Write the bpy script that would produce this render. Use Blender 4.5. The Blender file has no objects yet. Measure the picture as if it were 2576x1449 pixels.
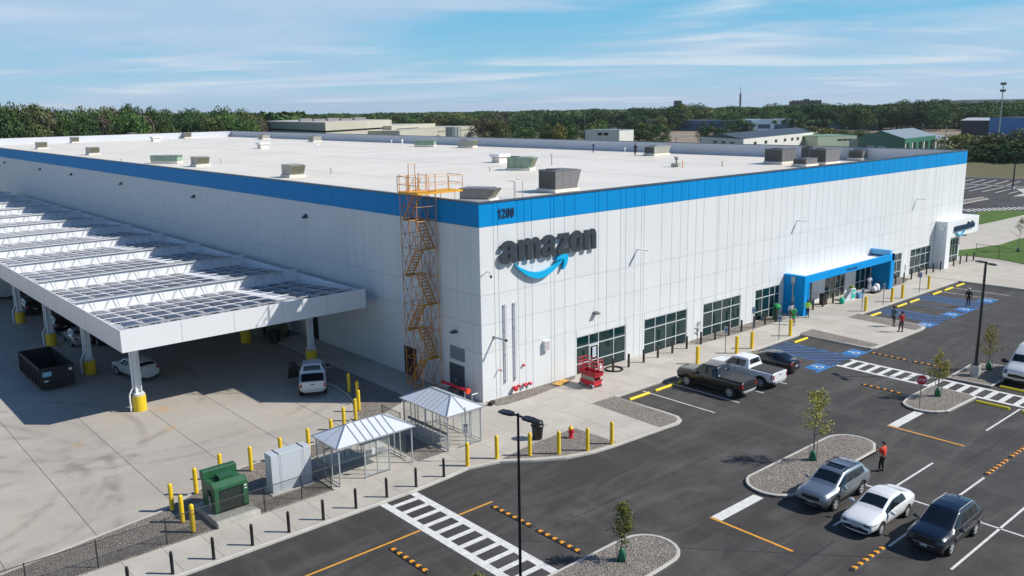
import bpy, bmesh, math, random
import numpy as np
from mathutils import Vector, Matrix
from mathutils.bvhtree import BVHTree
random.seed(7); rng = np.random.default_rng(7)
S = bpy.context.scene
COL = S.collection
R = math.radians
PI = math.pi

# ------------------------------------------------------------------ camera
CF, CYAW, CPITCH, CROLL = 2171.67, 0.854955584, 0.207892498, -0.0161435207
CPOS = Vector((-35.8673, -44.4946, 20.3033))
_f = Vector((math.cos(CPITCH)*math.cos(CYAW), math.cos(CPITCH)*math.sin(CYAW), -math.sin(CPITCH)))
_r = Vector((math.sin(CYAW), -math.cos(CYAW), 0))
_u = _r.cross(_f)
_r2 = _r*math.cos(CROLL) + _u*math.sin(CROLL)
_u2 = -_r*math.sin(CROLL) + _u*math.cos(CROLL)
cam = bpy.data.objects.new('camera', bpy.data.cameras.new('camera'))
COL.objects.link(cam)
cam.matrix_world = Matrix(((_r2.x, _u2.x, -_f.x, CPOS.x), (_r2.y, _u2.y, -_f.y, CPOS.y), (_r2.z, _u2.z, -_f.z, CPOS.z), (0, 0, 0, 1)))
cam.data.sensor_width = 36
cam.data.lens = 36*CF/2576
cam.data.clip_start = 0.5
cam.data.clip_end = 20000
S.camera = cam

# ------------------------------------------------------------------ world, sun, exposure
SUN = Vector((0.7071*math.cos(R(41.5)), -0.7071*math.cos(R(41.5)), math.sin(R(41.5))))
W = bpy.data.worlds.new('World'); S.world = W; W.use_nodes = True
nt = W.node_tree; N = nt.nodes; L = nt.links
for n in list(N): N.remove(n)
out = N.new('ShaderNodeOutputWorld'); bg = N.new('ShaderNodeBackground'); L.new(bg.outputs[0], out.inputs[0])
sky = N.new('ShaderNodeTexSky'); sky.sky_type = 'NISHITA'; sky.sun_disc = False
sky.sun_elevation = R(41.5); sky.sun_rotation = R(135); sky.air_density = 1.0; sky.dust_density = 0.6; sky.ozone_density = 2.0
bg.inputs['Strength'].default_value = 0.088
tc = N.new('ShaderNodeTexCoord')
def wmath(op, a, b=None, c=None):
    n = N.new('ShaderNodeMath'); n.operation = op
    for i, v in enumerate((a, b, c)):
        if v is None: continue
        if isinstance(v, (int, float)): n.inputs[i].default_value = v
        else: L.new(v, n.inputs[i])
    return n.outputs[0]
sep = N.new('ShaderNodeSeparateXYZ'); L.new(tc.outputs['Generated'], sep.inputs[0])
# thin high cloud sheet: project the view direction on a flat layer
zc = wmath('ADD', wmath('MAXIMUM', sep.outputs[2], 0.0), 0.055)
px_ = wmath('DIVIDE', sep.outputs[0], zc); py_ = wmath('DIVIDE', sep.outputs[1], zc)
comb = N.new('ShaderNodeCombineXYZ'); L.new(px_, comb.inputs[0]); L.new(py_, comb.inputs[1])
def cloud(scale, su, sv, lo, hi, det=7, dist=.6, off=0.):
    # u runs across the view's axis (the wind direction of the streaks), v along it
    u = wmath('ADD', wmath('MULTIPLY', px_, .7547*su), wmath('MULTIPLY', py_, -.6561*su)); v = wmath('ADD', wmath('MULTIPLY', px_, .6561*sv), wmath('MULTIPLY', py_, .7547*sv))
    c_ = N.new('ShaderNodeCombineXYZ'); L.new(wmath('ADD', u, off), c_.inputs[0]); L.new(wmath('ADD', v, wmath('MULTIPLY', u, .10)), c_.inputs[1]); c_.inputs[2].default_value = off
    n = N.new('ShaderNodeTexNoise'); n.inputs['Scale'].default_value = scale; n.inputs['Detail'].default_value = det; n.inputs['Roughness'].default_value = .55; n.inputs['Distortion'].default_value = dist
    L.new(c_.outputs[0], n.inputs[0])
    r = N.new('ShaderNodeMapRange'); r.inputs[1].default_value = lo; r.inputs[2].default_value = hi; r.interpolation_type = 'SMOOTHSTEP'
    L.new(n.outputs[0], r.inputs[0]); return r.outputs[0]
veil = cloud(0.36, .55, .62, .39, .60, 8, .8, 3.1)
wisps = cloud(0.55, .42, .80, .51, .70, 9, 1.1, 1.7)
soft = cloud(0.9, .50, .65, .45, .70, 8, .6, 8.2)
tint = N.new('ShaderNodeMix'); tint.data_type = 'RGBA'; tint.blend_type = 'MULTIPLY'; tint.inputs[0].default_value = 1
L.new(sky.outputs[0], tint.inputs[6]); tint.inputs[7].default_value = (.31, .66, 1.02, 1)
def wmix(fac, a, bcol, k=1.0):
    m = N.new('ShaderNodeMix'); m.data_type = 'RGBA'
    L.new(wmath('MULTIPLY', fac, k), m.inputs[0]); L.new(a, m.inputs[6])
    if isinstance(bcol, tuple): m.inputs[7].default_value = bcol
    else: L.new(bcol, m.inputs[7])
    return m.outputs[2]
horizon = N.new('ShaderNodeMapRange'); L.new(sep.outputs[2], horizon.inputs[0]); horizon.inputs[1].default_value = 0.0; horizon.inputs[2].default_value = .28
horizon.inputs[3].default_value = 0; horizon.inputs[4].default_value = 1
ramp = N.new('ShaderNodeValToRGB'); L.new(horizon.outputs[0], ramp.inputs[0])
e = ramp.color_ramp.elements
e[0].position = 0; e[0].color = (5.0, 7.6, 9.3, 1); e[1].position = 1; e[1].color = (.9, 4.7, 8.3, 1)
e2_ = ramp.color_ramp.elements.new(.35); e2_.color = (2.2, 6.1, 9.0, 1)
# the Nishita sky carries the light; its low band, pale and cyan in the photograph, is blended in where the air is thick
low = N.new('ShaderNodeMapRange'); L.new(sep.outputs[2], low.inputs[0]); low.inputs[1].default_value = .14; low.inputs[2].default_value = .37; low.inputs[3].default_value = .88; low.inputs[4].default_value = .0
c0 = wmix(low.outputs[0], tint.outputs[2], ramp.outputs[0])
thin = N.new('ShaderNodeMapRange'); L.new(sep.outputs[2], thin.inputs[0]); thin.inputs[1].default_value = .15; thin.inputs[2].default_value = .5; thin.inputs[3].default_value = 1; thin.inputs[4].default_value = .12
c1 = wmix(wmath('MULTIPLY', veil, thin.outputs[0]), c0, (5.0, 6.7, 8.9, 1), .80)
c2 = wmix(wmath('MULTIPLY', soft, thin.outputs[0]), c1, (6.3, 7.5, 9.2, 1), .60)
c3 = wmix(wmath('MULTIPLY', wisps, thin.outputs[0]), c2, (8.6, 9.3, 10.0, 1), .62)
L.new(c3, bg.inputs[0])

sun = bpy.data.objects.new('sun', bpy.data.lights.new('sun', 'SUN')); COL.objects.link(sun)
sun.data.energy = 5.0; sun.data.angle = R(.5); sun.data.color = (1.0, .95, .87)
sun.rotation_euler = (-SUN).to_track_quat('-Z', 'Y').to_euler()
S.view_settings.view_transform = 'Standard'; S.view_settings.look = 'None'; S.view_settings.gamma = 1
S.view_settings.exposure = 0.04
try: S.view_settings.use_curve_mapping = False
except Exception: pass
S.cycles.max_bounces = 6; S.cycles.diffuse_bounces = 2; S.cycles.glossy_bounces = 3; S.cycles.transmission_bounces = 6; S.cycles.transparent_max_bounces = 12

# ------------------------------------------------------------------ a point of the ground (or of a level z) seen at a place of the photograph
def G(x, y, z=0.0):
    d = _f*CF + _r2*(x-1288) - _u2*(y-724.5)
    t = (z-CPOS.z)/d.z
    return CPOS + d*t
def AT(x, y, dist):
    d = _f*CF + _r2*(x-1288) - _u2*(y-724.5)
    return CPOS + d*(dist/math.hypot(d.x, d.y))

# ------------------------------------------------------------------ materials
MATS = {}
def mat(name, col, rough=.6, metal=0., var=0., vscale=1.5, bump=0., bscale=40., grain=0., gscale=60., spec=.5, alpha=None, trans=0., coat=0., emit=None, objvar=0., streak=0.):
    if name in MATS: return MATS[name]
    m = bpy.data.materials.new(name); m.use_nodes = True; MATS[name] = m
    n = m.node_tree.nodes; l = m.node_tree.links; b = n['Principled BSDF']
    b.inputs['Roughness'].default_value = rough; b.inputs['Metallic'].default_value = metal
    b.inputs['Specular IOR Level'].default_value = spec
    if coat: b.inputs['Coat Weight'].default_value = coat; b.inputs['Coat Roughness'].default_value = .04
    if trans: b.inputs['Transmission Weight'].default_value = trans
    if emit: b.inputs['Emission Color'].default_value = (*emit[:3], 1); b.inputs['Emission Strength'].default_value = emit[3]
    c = (*col, 1); b.inputs['Base Color'].default_value = c
    src = None
    geo = n.new('ShaderNodeNewGeometry')
    def mixc(fac, a, bcol, blend='MIX'):
        x = n.new('ShaderNodeMix'); x.data_type = 'RGBA'; x.blend_type = blend
        if isinstance(fac, float): x.inputs[0].default_value = fac
        else: l.new(fac, x.inputs[0])
        if isinstance(a, tuple): x.inputs[6].default_value = a
        else: l.new(a, x.inputs[6])
        if isinstance(bcol, tuple): x.inputs[7].default_value = bcol
        else: l.new(bcol, x.inputs[7])
        return x.outputs[2]
    def noise(scale, det=5, r=.6, vec=None):
        x = n.new('ShaderNodeTexNoise'); x.inputs['Scale'].default_value = scale; x.inputs['Detail'].default_value = det; x.inputs['Roughness'].default_value = r
        l.new(vec or geo.outputs['Position'], x.inputs[0]); return x.outputs[0]
    def mr(s, a, bb, lo=0., hi=1.):
        x = n.new('ShaderNodeMapRange'); l.new(s, x.inputs[0]); x.inputs[1].default_value = a; x.inputs[2].default_value = bb; x.inputs[3].default_value = lo; x.inputs[4].default_value = hi; return x.outputs[0]
    cur = c
    if var:
        cur = mixc(mr(noise(vscale), .3, .7), tuple(v*(1-var) for v in col)+(1,), tuple(min(1, v*(1+var)) for v in col)+(1,))
    if grain:
        g = mr(noise(gscale, 3, .8), .3, .7, 1-grain, 1+grain)
        cc = n.new('ShaderNodeCombineColor'); 
        for i in range(3): l.new(g, cc.inputs[i])
        cur = mixc(1.0, cur, cc.outputs[0], 'MULTIPLY')
    if streak:
        mp = n.new('ShaderNodeMapping'); l.new(geo.outputs['Position'], mp.inputs[0]); mp.inputs['Scale'].default_value = (1.6, 1.6, .12)
        g = mr(noise(1.2, 6, .65, mp.outputs[0]), .35, .75, 1.0, 1-streak)
        cc = n.new('ShaderNodeCombineColor')
        for i in range(3): l.new(g, cc.inputs[i])
        cur = mixc(1.0, cur, cc.outputs[0], 'MULTIPLY')
    if objvar:
        oi = n.new('ShaderNodeObjectInfo'); g = mr(oi.outputs['Random'], 0, 1, 1-objvar, 1+objvar)
        cc = n.new('ShaderNodeCombineColor')
        for i in range(3): l.new(g, cc.inputs[i])
        cur = mixc(1.0, cur, cc.outputs[0], 'MULTIPLY')
    if not isinstance(cur, tuple): l.new(cur, b.inputs['Base Color'])
    if bump:
        bn = n.new('ShaderNodeBump'); bn.inputs['Strength'].default_value = bump; bn.inputs['Distance'].default_value = .02
        l.new(noise(bscale, 4, .7), bn.inputs['Height']); l.new(bn.outputs[0], b.inputs['Normal'])
    if alpha is not None:
        tr = n.new('ShaderNodeBsdfTransparent'); mx = n.new('ShaderNodeMixShader'); mx.inputs[0].default_value = alpha
        l.new(tr.outputs[0], mx.inputs[1]); l.new(b.outputs[0], mx.inputs[2]); l.new(mx.outputs[0], n['Material Output'].inputs[0])
    return m

# ------------------------------------------------------------------ mesh builder
class MB:
    def __init__(s): s.v = []; s.f = []; s.m = []; s.cm = 0
    def add(s, vs, fs):
        o = len(s.v); s.v += [tuple(q) for q in vs]; s.f += [tuple(i+o for i in q) for q in fs]; s.m += [s.cm]*len(fs); return s
    def box(s, x0, x1, y0, y1, z0, z1, xf=None):
        vs = [(x0,y0,z0),(x1,y0,z0),(x1,y1,z0),(x0,y1,z0),(x0,y0,z1),(x1,y0,z1),(x1,y1,z1),(x0,y1,z1)]
        if xf: vs = [xf @ Vector(q) for q in vs]
        return s.add(vs, [(0,3,2,1),(4,5,6,7),(0,1,5,4),(1,2,6,5),(2,3,7,6),(3,0,4,7)])
    def quad(s, a, b, c, d): return s.add([a, b, c, d], [(0, 1, 2, 3)])
    def cyl(s, a, b, r0, r1=None, n=12, cap=True):
        a = Vector(a); b = Vector(b); r1 = r0 if r1 is None else r1
        d = (b-a).normalized(); t = Vector((0,0,1)) if abs(d.z) < .95 else Vector((1,0,0))
        u = d.cross(t).normalized(); w = d.cross(u)
        vs = []
        for (p, r) in ((a, r0), (b, r1)):
            for i in range(n):
                q = 2*PI*i/n; vs.append(p + u*math.cos(q)*r + w*math.sin(q)*r)
        fs = [(i, (i+1) % n, n+(i+1) % n, n+i) for i in range(n)]
        fs = [f[::-1] for f in fs]
        if cap: fs += [tuple(range(n)), tuple(range(2*n-1, n-1, -1))]
        return s.add(vs, fs)
    def tube(s, pts, r, n=6):
        for a, b in zip(pts[:-1], pts[1:]):
            s.cyl(a, b, r, r, n)
        return s
    def bar(s, a, b, w=.05, h=None):
        return s.cyl(a, b, (w)*.7071, None, 4) if h is None else s.beam(a, b, w, h)
    def beam(s, a, b, w, h):
        a = Vector(a); b = Vector(b); d = (b-a); ln = d.length; d.normalize()
        t = Vector((0,0,1)) if abs(d.z) < .95 else Vector((0,1,0))
        u = d.cross(t).normalized(); v = u.cross(d)
        M_ = Matrix(((d.x,u.x,v.x,a.x),(d.y,u.y,v.y,a.y),(d.z,u.z,v.z,a.z),(0,0,0,1)))
        return s.box(0, ln, -w/2, w/2, -h/2, h/2, M_)
    def lathe(s, prof, n=16, c=(0,0)):
        vs = []; fs = []
        for (r, z) in prof:
            for i in range(n):
                q = 2*PI*i/n; vs.append((c[0]+r*math.cos(q), c[1]+r*math.sin(q), z))
        for k in range(len(prof)-1):
            for i in range(n):
                fs.append((k*n+i, k*n+(i+1) % n, (k+1)*n+(i+1) % n, (k+1)*n+i))
        fs.append(tuple(range(n-1, -1, -1))); k = (len(prof)-1)*n; fs.append(tuple(k+i for i in range(n)))
        return s.add(vs, fs)
    def prism(s, pts, z0, z1):
        n = len(pts)
        ar = sum(pts[i][0]*pts[(i+1) % n][1]-pts[(i+1) % n][0]*pts[i][1] for i in range(n))
        if ar < 0: pts = pts[::-1]
        vs = [(p[0], p[1], z0) for p in pts]+[(p[0], p[1], z1) for p in pts]
        fs = [tuple(range(n-1, -1, -1)), tuple(range(n, 2*n))]+[(i, (i+1) % n, n+(i+1) % n, n+i) for i in range(n)]
        return s.add(vs, fs)
    def mesh(s, name, mats, smooth=False):
        me = bpy.data.meshes.new(name); me.from_pydata(s.v, [], s.f)
        mats = mats if isinstance(mats, (list, tuple)) else [mats]
        for m in mats: me.materials.append(m)
        if len(mats) > 1: me.polygons.foreach_set('material_index', s.m)
        if smooth: me.polygons.foreach_set('use_smooth', [True]*len(me.polygons))
        me.update(); return me
    def build(s, name, mats, parent=None, loc=None, rz=None, smooth=False, kind=None, label=None):
        o = bpy.data.objects.new(name, s.mesh(name, mats, smooth)); COL.objects.link(o)
        if parent: o.parent = parent
        if loc is not None: o.location = loc
        if rz is not None: o.rotation_euler = (0, 0, rz)
        if kind: o['kind'] = kind
        if label: o['label'] = label
        return o
def tag(o, label, cat, group=None):
    o['label'] = label; o['category'] = cat
    if group: o['group'] = group
    return o
def thing(name, label, cat, loc=(0,0,0), rz=0., group=None, scale=None):
    o = bpy.data.objects.new(name, None); o.empty_display_size = .2; COL.objects.link(o); o.location = loc; o.rotation_euler = (0, 0, rz)
    if scale: o.scale = (scale,)*3 if not isinstance(scale, tuple) else scale
    return tag(o, label, cat, group)
def kids(o): return KID.get(o.name) or [c for c in bpy.data.objects if c.parent == o]
KID = {}
def dup(root, loc=None, rz=None, label=None, group=None, scale=None):
    if root.name not in KID:
        KID[root.name] = [c for c in bpy.data.objects if c.parent == root]
        for c in KID[root.name]: KID[c.name] = [d for d in bpy.data.objects if d.parent == c]
    r = root.copy(); COL.objects.link(r)
    if loc is not None: r.location = loc
    if rz is not None: r.rotation_euler = (0, 0, rz)
    if scale is not None: r.scale = (scale,)*3 if not isinstance(scale, tuple) else scale
    if label: r['label'] = label
    if group: r['group'] = group
    for ch in KID[root.name]:
        c = ch.copy(); COL.objects.link(c); c.parent = r
        for g in KID.get(ch.name, []):
            d = g.copy(); COL.objects.link(d); d.parent = c
    return r
def struct(o): o['kind'] = 'structure'; return o
def inst(o, me, name, parent, loc=(0,0,0), rz=0, scale=None):
    c = bpy.data.objects.new(name, me); COL.objects.link(c); c.parent = parent; c.location = loc; c.rotation_euler = (0,0,rz)
    if scale: c.scale = scale
    return c
def smooth_by_angle(o, deg=35):
    me = o.data
    me.polygons.foreach_set('use_smooth', [True]*len(me.polygons))
    try: me.set_sharp_from_angle(angle=R(deg))
    except Exception: pass
def bevel_mesh(me, w=.01, seg=1, ang=40):
    bm = bmesh.new(); bm.from_mesh(me)
    ed = [e for e in bm.edges if len(e.link_faces) == 2 and e.calc_face_angle(0) > R(ang)]
    bmesh.ops.bevel(bm, geom=ed, offset=w, segments=seg, affect='EDGES', profile=.5)
    bm.to_mesh(me); bm.free()
def clip_cell(poly, x0, x1, y0, y1):
    def cl(pts, ax, lim, sign):
        o = []; n = len(pts)
        for i in range(n):
            a, b = pts[i], pts[(i+1) % n]
            ia = sign*(a[ax]-lim) <= 1e-9; ib = sign*(b[ax]-lim) <= 1e-9
            if ia: o.append(a)
            if ia != ib:
                t = (lim-a[ax])/(b[ax]-a[ax]); o.append((a[0]+(b[0]-a[0])*t, a[1]+(b[1]-a[1])*t))
        return o
    p = list(poly)
    for ax, lim, sg in ((0, x1, 1), (0, x0, -1), (1, y1, 1), (1, y0, -1)):
        if len(p) < 3: return []
        p = cl(p, ax, lim, sg)
    q = []
    for a in p:
        if not q or (abs(a[0]-q[-1][0])+abs(a[1]-q[-1][1])) > 1e-4: q.append(a)
    if len(q) > 2 and (abs(q[0][0]-q[-1][0])+abs(q[0][1]-q[-1][1])) < 1e-4: q.pop()
    return q
def area(p): return abs(sum(p[i][0]*p[(i+1) % len(p)][1]-p[(i+1) % len(p)][0]*p[i][1] for i in range(len(p))))/2
def inpoly(x, y, p):
    c = False
    for i in range(len(p)):
        a, b = p[i], p[i-1]
        if (a[1] > y) != (b[1] > y) and x < (b[0]-a[0])*(y-a[1])/(b[1]-a[1])+a[0]: c = not c
    return c
def slabs(name, poly, xs, ys, z0, z1, m, parent, gap=.02, skip=None, limit=400):
    k = 0
    for x0, x1 in zip(xs[:-1], xs[1:]):
        for y0, y1 in zip(ys[:-1], ys[1:]):
            p = clip_cell(poly, x0+gap/2, x1-gap/2, y0+gap/2, y1-gap/2)
            if len(p) < 3 or area(p) < .05: continue
            cx = sum(q[0] for q in p)/len(p); cy = sum(q[1] for q in p)/len(p)
            if skip and any(all(inpoly(q[0], q[1], b) for q in p+[(cx, cy)]) for b in skip): continue
            MB().prism([(q[0]-cx, q[1]-cy) for q in p], z0, z1).build(name, m, parent, loc=(cx, cy, 0)); k += 1
    return k
def frange(a, b, s):
    o = []; x = a
    while x < b+1e-6: o.append(x); x += s
    return o
def kerb(pts, w=.17, z=.15, closed=False, name='kerb', z0=-.02, side=1):
    """a kerb strip following the polyline pts, lying on its inner side"""
    n = len(pts); L_ = []
    for i in range(n):
        p = Vector(pts[i]).to_2d() if len(pts[i]) > 2 else Vector(pts[i])
        a = Vector(pts[(i-1) % n] if (closed or i > 0) else pts[i]); b = Vector(pts[(i+1) % n] if (closed or i < n-1) else pts[i])
        d = (b-a).normalized(); nrm = Vector((-d.y, d.x))*side
        L_.append((p, p+nrm*w))
    vs = []; fs = []
    for (o_, i_) in L_:
        vs += [(o_.x, o_.y, z0), (o_.x, o_.y, z-.025), (o_.x+(i_.x-o_.x)*.15, o_.y+(i_.y-o_.y)*.15, z), (i_.x, i_.y, z), (i_.x, i_.y, z0)]
    m = n if closed else n-1
    for i in range(m):
        j = (i+1) % n
        for k in range(4):
            f = (i*5+k, j*5+k, j*5+k+1, i*5+k+1)
            fs.append(f if side > 0 else f[::-1])
    o = MB().add(vs, fs).build(name, M['kerb']); struct(o); return o
def arc(cx, cy, r, a0, a1, n=8):
    return [(cx+r*math.cos(R(a0+(a1-a0)*i/n)), cy+r*math.sin(R(a0+(a1-a0)*i/n))) for i in range(n+1)]
# ------------------------------------------------------------------ shared materials
M = {}
M['conc'] = mat('concrete_walk', (.455,.42,.365), .85, var=.10, vscale=.5, grain=.10, gscale=9, objvar=.05, bump=.15)
M['yard'] = None
M['kerb'] = mat('concrete_kerb', (.50,.475,.43), .85, var=.10, vscale=1.2, grain=.08, gscale=14)
M['conc_old'] = mat('concrete_pad', (.42,.41,.36), .9, var=.16, vscale=2.2, grain=.12, gscale=20)
M['wpaint'] = mat('road_paint_white', (.66,.655,.63), .7, var=.16, vscale=3, grain=.13, gscale=8)
M['opaint'] = mat('road_paint_orange', (.72,.33,.03), .7, var=.12, vscale=3, grain=.1, gscale=8)
M['bpaint'] = mat('road_paint_blue', (.03,.20,.52), .7, var=.2, vscale=3, grain=.1, gscale=8)
M['bfill'] = mat('road_paint_deep_blue', (.02,.095,.27), .75, var=.2, vscale=3, grain=.1, gscale=8)
M['panel'] = mat('white_wall_panel', (.70,.715,.71), .55, var=.025, vscale=.4, objvar=.022, streak=.035)
M['joint'] = mat('panel_joint', (.16,.17,.17), .8)
M['band'] = mat('blue_band_panel', (.0,.255,.60), .5, spec=.15, objvar=.02, var=.03, vscale=.5)
M['portal_blue'] = mat('blue_portal', (.0,.285,.68), .5, spec=.15)
M['coping'] = mat('dark_coping', (.10,.115,.13), .4, metal=.3)
M['roof'] = mat('white_membrane', (.80,.735,.64), .42, var=.075, vscale=.10, grain=.03, gscale=1.2, bump=.10, bscale=1.5)
M['parapet'] = mat('white_parapet', (.60,.62,.66), .5, var=.04, vscale=.3)
M['white'] = mat('white_metal', (.78,.79,.80), .42)
M['whitegloss'] = mat('white_gloss_metal', (.72,.73,.74), .22)
M['lgrey'] = mat('light_grey_metal', (.42,.44,.45), .38, metal=.35)
M['galv'] = mat('galvanised', (.36,.37,.36), .5, metal=.5, var=.2, vscale=3)
M['grey'] = mat('grey_metal', (.20,.205,.205), .5, metal=.2, var=.12, vscale=2)
M['dgrey'] = mat('dark_grey_metal', (.075,.08,.085), .5, var=.1)
M['black'] = mat('black_metal', (.012,.012,.013), .38)
M['rubber'] = mat('black_rubber', (.02,.02,.021), .75, var=.3, vscale=6)
M['brown'] = mat('bronze_bollard', (.035,.025,.022), .5)
M['yellow'] = mat('yellow_paint', (.82,.55,.02), .42, var=.06, vscale=2, streak=.08)
M['wsyellow'] = mat('yellow_wheel_stop', (.86,.66,.02), .6, var=.08, vscale=4)
M['orange'] = mat('orange_marker', (.80,.33,.02), .6)
M['scaf'] = mat('orange_scaffold', (.60,.26,.04), .5, var=.2, vscale=3)
M['scafy'] = mat('yellow_scaffold', (.83,.40,.02), .5, var=.1, vscale=3)
M['scafr'] = mat('rusty_red_tube', (.30,.08,.04), .6, var=.3, vscale=3)
M['green'] = mat('green_cabinet', (.022,.105,.045), .45, var=.1, vscale=1.5)
M['treebag'] = mat('green_bag', (.01,.14,.06), .5)
M['red'] = mat('red_paint', (.62,.015,.03), .4)
M['redd'] = mat('dark_red', (.30,.01,.02), .4)
M['cyan'] = mat('cyan_sign', (.0,.42,.74), .35)
M['char'] = mat('charcoal_sign', (.035,.045,.055), .45)
M['navy'] = mat('navy_letters', (.01,.035,.09), .5)
M['glass'] = mat('dark_window_glass', (.006,.03,.032), .04, spec=.55)
M['mull'] = mat('white_mullion', (.62,.65,.65), .4)
M['shglass'] = mat('shelter_glass', (.55,.62,.58), .03, alpha=.17)
M['poly'] = mat('shelter_roof_sheet', (.62,.66,.72), .3)
M['tglass'] = mat('car_glass', (.008,.012,.016), .03, spec=.7)
M['wire'] = mat('black_wire', (.02,.02,.022), .5)
M['plate'] = mat('licence_plate', (.45,.47,.46), .5)
M['cloth_green'] = mat('hi_vis', (.30,.75,.04), .7)
def ground_mat(name, fn):
    m = bpy.data.materials.new(name); m.use_nodes = True
    n = m.node_tree.nodes; l = m.node_tree.links; b = n['Principled BSDF']; geo = n.new('ShaderNodeNewGeometry')
    class H:
        def noise(s, scale, det=5, r=.6, sc=None, rot=0, dist=0):
            v = geo.outputs['Position']
            if sc:
                mp = n.new('ShaderNodeMapping'); l.new(v, mp.inputs[0]); mp.inputs['Scale'].default_value = sc; mp.inputs['Rotation'].default_value = (0,0,R(rot)); v = mp.outputs[0]
            x = n.new('ShaderNodeTexNoise'); l.new(v, x.inputs[0]); x.inputs['Scale'].default_value = scale; x.inputs['Detail'].default_value = det; x.inputs['Roughness'].default_value = r; x.inputs['Distortion'].default_value = dist
            return x.outputs[0]
        def mr(s, v, a, bb, lo=0., hi=1.):
            x = n.new('ShaderNodeMapRange'); l.new(v, x.inputs[0]); x.inputs[1].default_value = a; x.inputs[2].default_value = bb; x.inputs[3].default_value = lo; x.inputs[4].default_value = hi; return x.outputs[0]
        def mix(s, fac, a, c, blend='MIX'):
            x = n.new('ShaderNodeMix'); x.data_type = 'RGBA'; x.blend_type = blend
            for i, v in ((0, fac), (6, a), (7, c)):
                if isinstance(v, float): x.inputs[i].default_value = v
                elif isinstance(v, tuple): x.inputs[i].default_value = (*v, 1)
                else: l.new(v, x.inputs[i])
            return x.outputs[2]
        def mul(s, v, g):
            cc = n.new('ShaderNodeCombineColor')
            for i in range(3): l.new(g, cc.inputs[i])
            return s.mix(1.0, v, cc.outputs[0], 'MULTIPLY')
        def prod(s, a, bb):
            x = n.new('ShaderNodeMath'); x.operation = 'MULTIPLY'; l.new(a, x.inputs[0])
            if isinstance(bb, float): x.inputs[1].default_value = bb
            else: l.new(bb, x.inputs[1])
            return x.outputs[0]
        def voro(s, scale, feat='F1'):
            x = n.new('ShaderNodeTexVoronoi'); l.new(geo.outputs['Position'], x.inputs[0]); x.inputs['Scale'].default_value = scale; x.feature = feat; return x
        def bump(s, h, st, d):
            x = n.new('ShaderNodeBump'); x.inputs['Strength'].default_value = st; x.inputs['Distance'].default_value = d; l.new(h, x.inputs['Height']); l.new(x.outputs[0], b.inputs['Normal'])
        def rings(s, cx, cy, r, w, seedscale=1.5):
            "tyre marks: a wobbly ring about a point"
            mp = n.new('ShaderNodeMapping'); l.new(geo.outputs['Position'], mp.inputs[0]); mp.inputs['Location'].default_value = (-cx, -cy, 0)
            ln = n.new('ShaderNodeVectorMath'); ln.operation = 'LENGTH'; l.new(mp.outputs[0], ln.inputs[0])
            x = n.new('ShaderNodeMath'); x.operation = 'SUBTRACT'; l.new(ln.outputs['Value'], x.inputs[0]); x.inputs[1].default_value = r
            y = n.new('ShaderNodeMath'); y.operation = 'ABSOLUTE'; l.new(x.outputs[0], y.inputs[0])
            return s.prod(s.mr(y.outputs[0], 0, w, 1, 0), s.mr(s.noise(seedscale, 3), .42, .62))
    h = H(); h.n = n; h.l = l; h.b = b
    b.inputs['Specular IOR Level'].default_value = .35
    fn(h); return m
def _asph(h):
    c = h.mix(h.mr(h.noise(.11, 4), .3, .7), (.041,.0375,.0355), (.057,.053,.0495))
    c = h.mix(h.prod(h.mr(h.noise(.5, 6, .65, (.25,1.3,1), -18, 1.5), .46, .76), .65), c, (.112,.104,.097))
    c = h.mix(h.prod(h.mr(h.noise(.35, 7, .7, (1.4,.22,1), 12, .8), .50, .78), .50), c, (.120,.112,.104))
    c = h.mix(h.prod(h.mr(h.noise(2.2, 6, .7), .60, .82), .35), c, (.11,.105,.10))
    for a in ((-9, -33, 17, .35), (4, -40, 22, .5), (20, -30, 15, .3), (-2, -36, 20.5, .3)):
        c = h.mix(h.prod(h.rings(*a[:3], 1.4, .5), .40), c, (.125,.117,.11))
    c = h.mix(h.prod(h.mr(h.noise(.9, 4, .6), .66, .76), .6), c, (.026,.024,.023))
    c = h.mul(c, h.mr(h.noise(22, 2, .8), .25, .75, .74, 1.28))
    h.l.new(c, h.b.inputs['Base Color']); h.b.inputs['Roughness'].default_value = .78; h.bump(h.noise(30, 3, .8), .35, .012)
M['asphalt'] = ground_mat('asphalt', _asph)
def _yard(h):
    c = h.mix(h.mr(h.noise(.16, 5, .6), .3, .7), (.375,.34,.295), (.455,.42,.365))
    c = h.mix(h.prod(h.mr(h.noise(.5, 6, .7, (.25,1.2,1), 30, 1.2), .50, .80), .45), c, (.30,.28,.25))
    c = h.mix(h.prod(h.mr(h.noise(.22, 4, .6), .56, .74), .5), c, (.50,.40,.29))
    for a in ((-33, 8, 9, .30), (-33, 8, 10.6, .35), (-38, 12, 14, .4), (-38, 12, 16.2, .3), (-26, 22, 14, .25), (-36, 4, 12.5, .35), (-30, 14, 11, .3), (-16, 20, 15, .28), (-16, 20, 13.4, .25)):
        c = h.mix(h.prod(h.rings(*a[:3], .42, .45), .50), c, (.21,.195,.175))
    for (x, y, r) in ((-23.2, 11.6, .55), (-17.8, 10.6, .7), (-16.6, 14.6, .9)):
        c = h.mix(h.prod(h.rings(x, y, 0, r, 2.5), .8), c, (.62,.30,.05))
    c = h.mul(c, h.mr(h.noise(8, 4, .75), .25, .75, .90, 1.10))
    oi = h.n.new('ShaderNodeObjectInfo'); c = h.mul(c, h.mr(oi.outputs['Random'], 0, 1, .96, 1.04))
    h.l.new(c, h.b.inputs['Base Color']); h.b.inputs['Roughness'].default_value = .85; h.bump(h.noise(6, 4, .8), .12, .02)
M['yard'] = ground_mat('yard_concrete', _yard)
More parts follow.
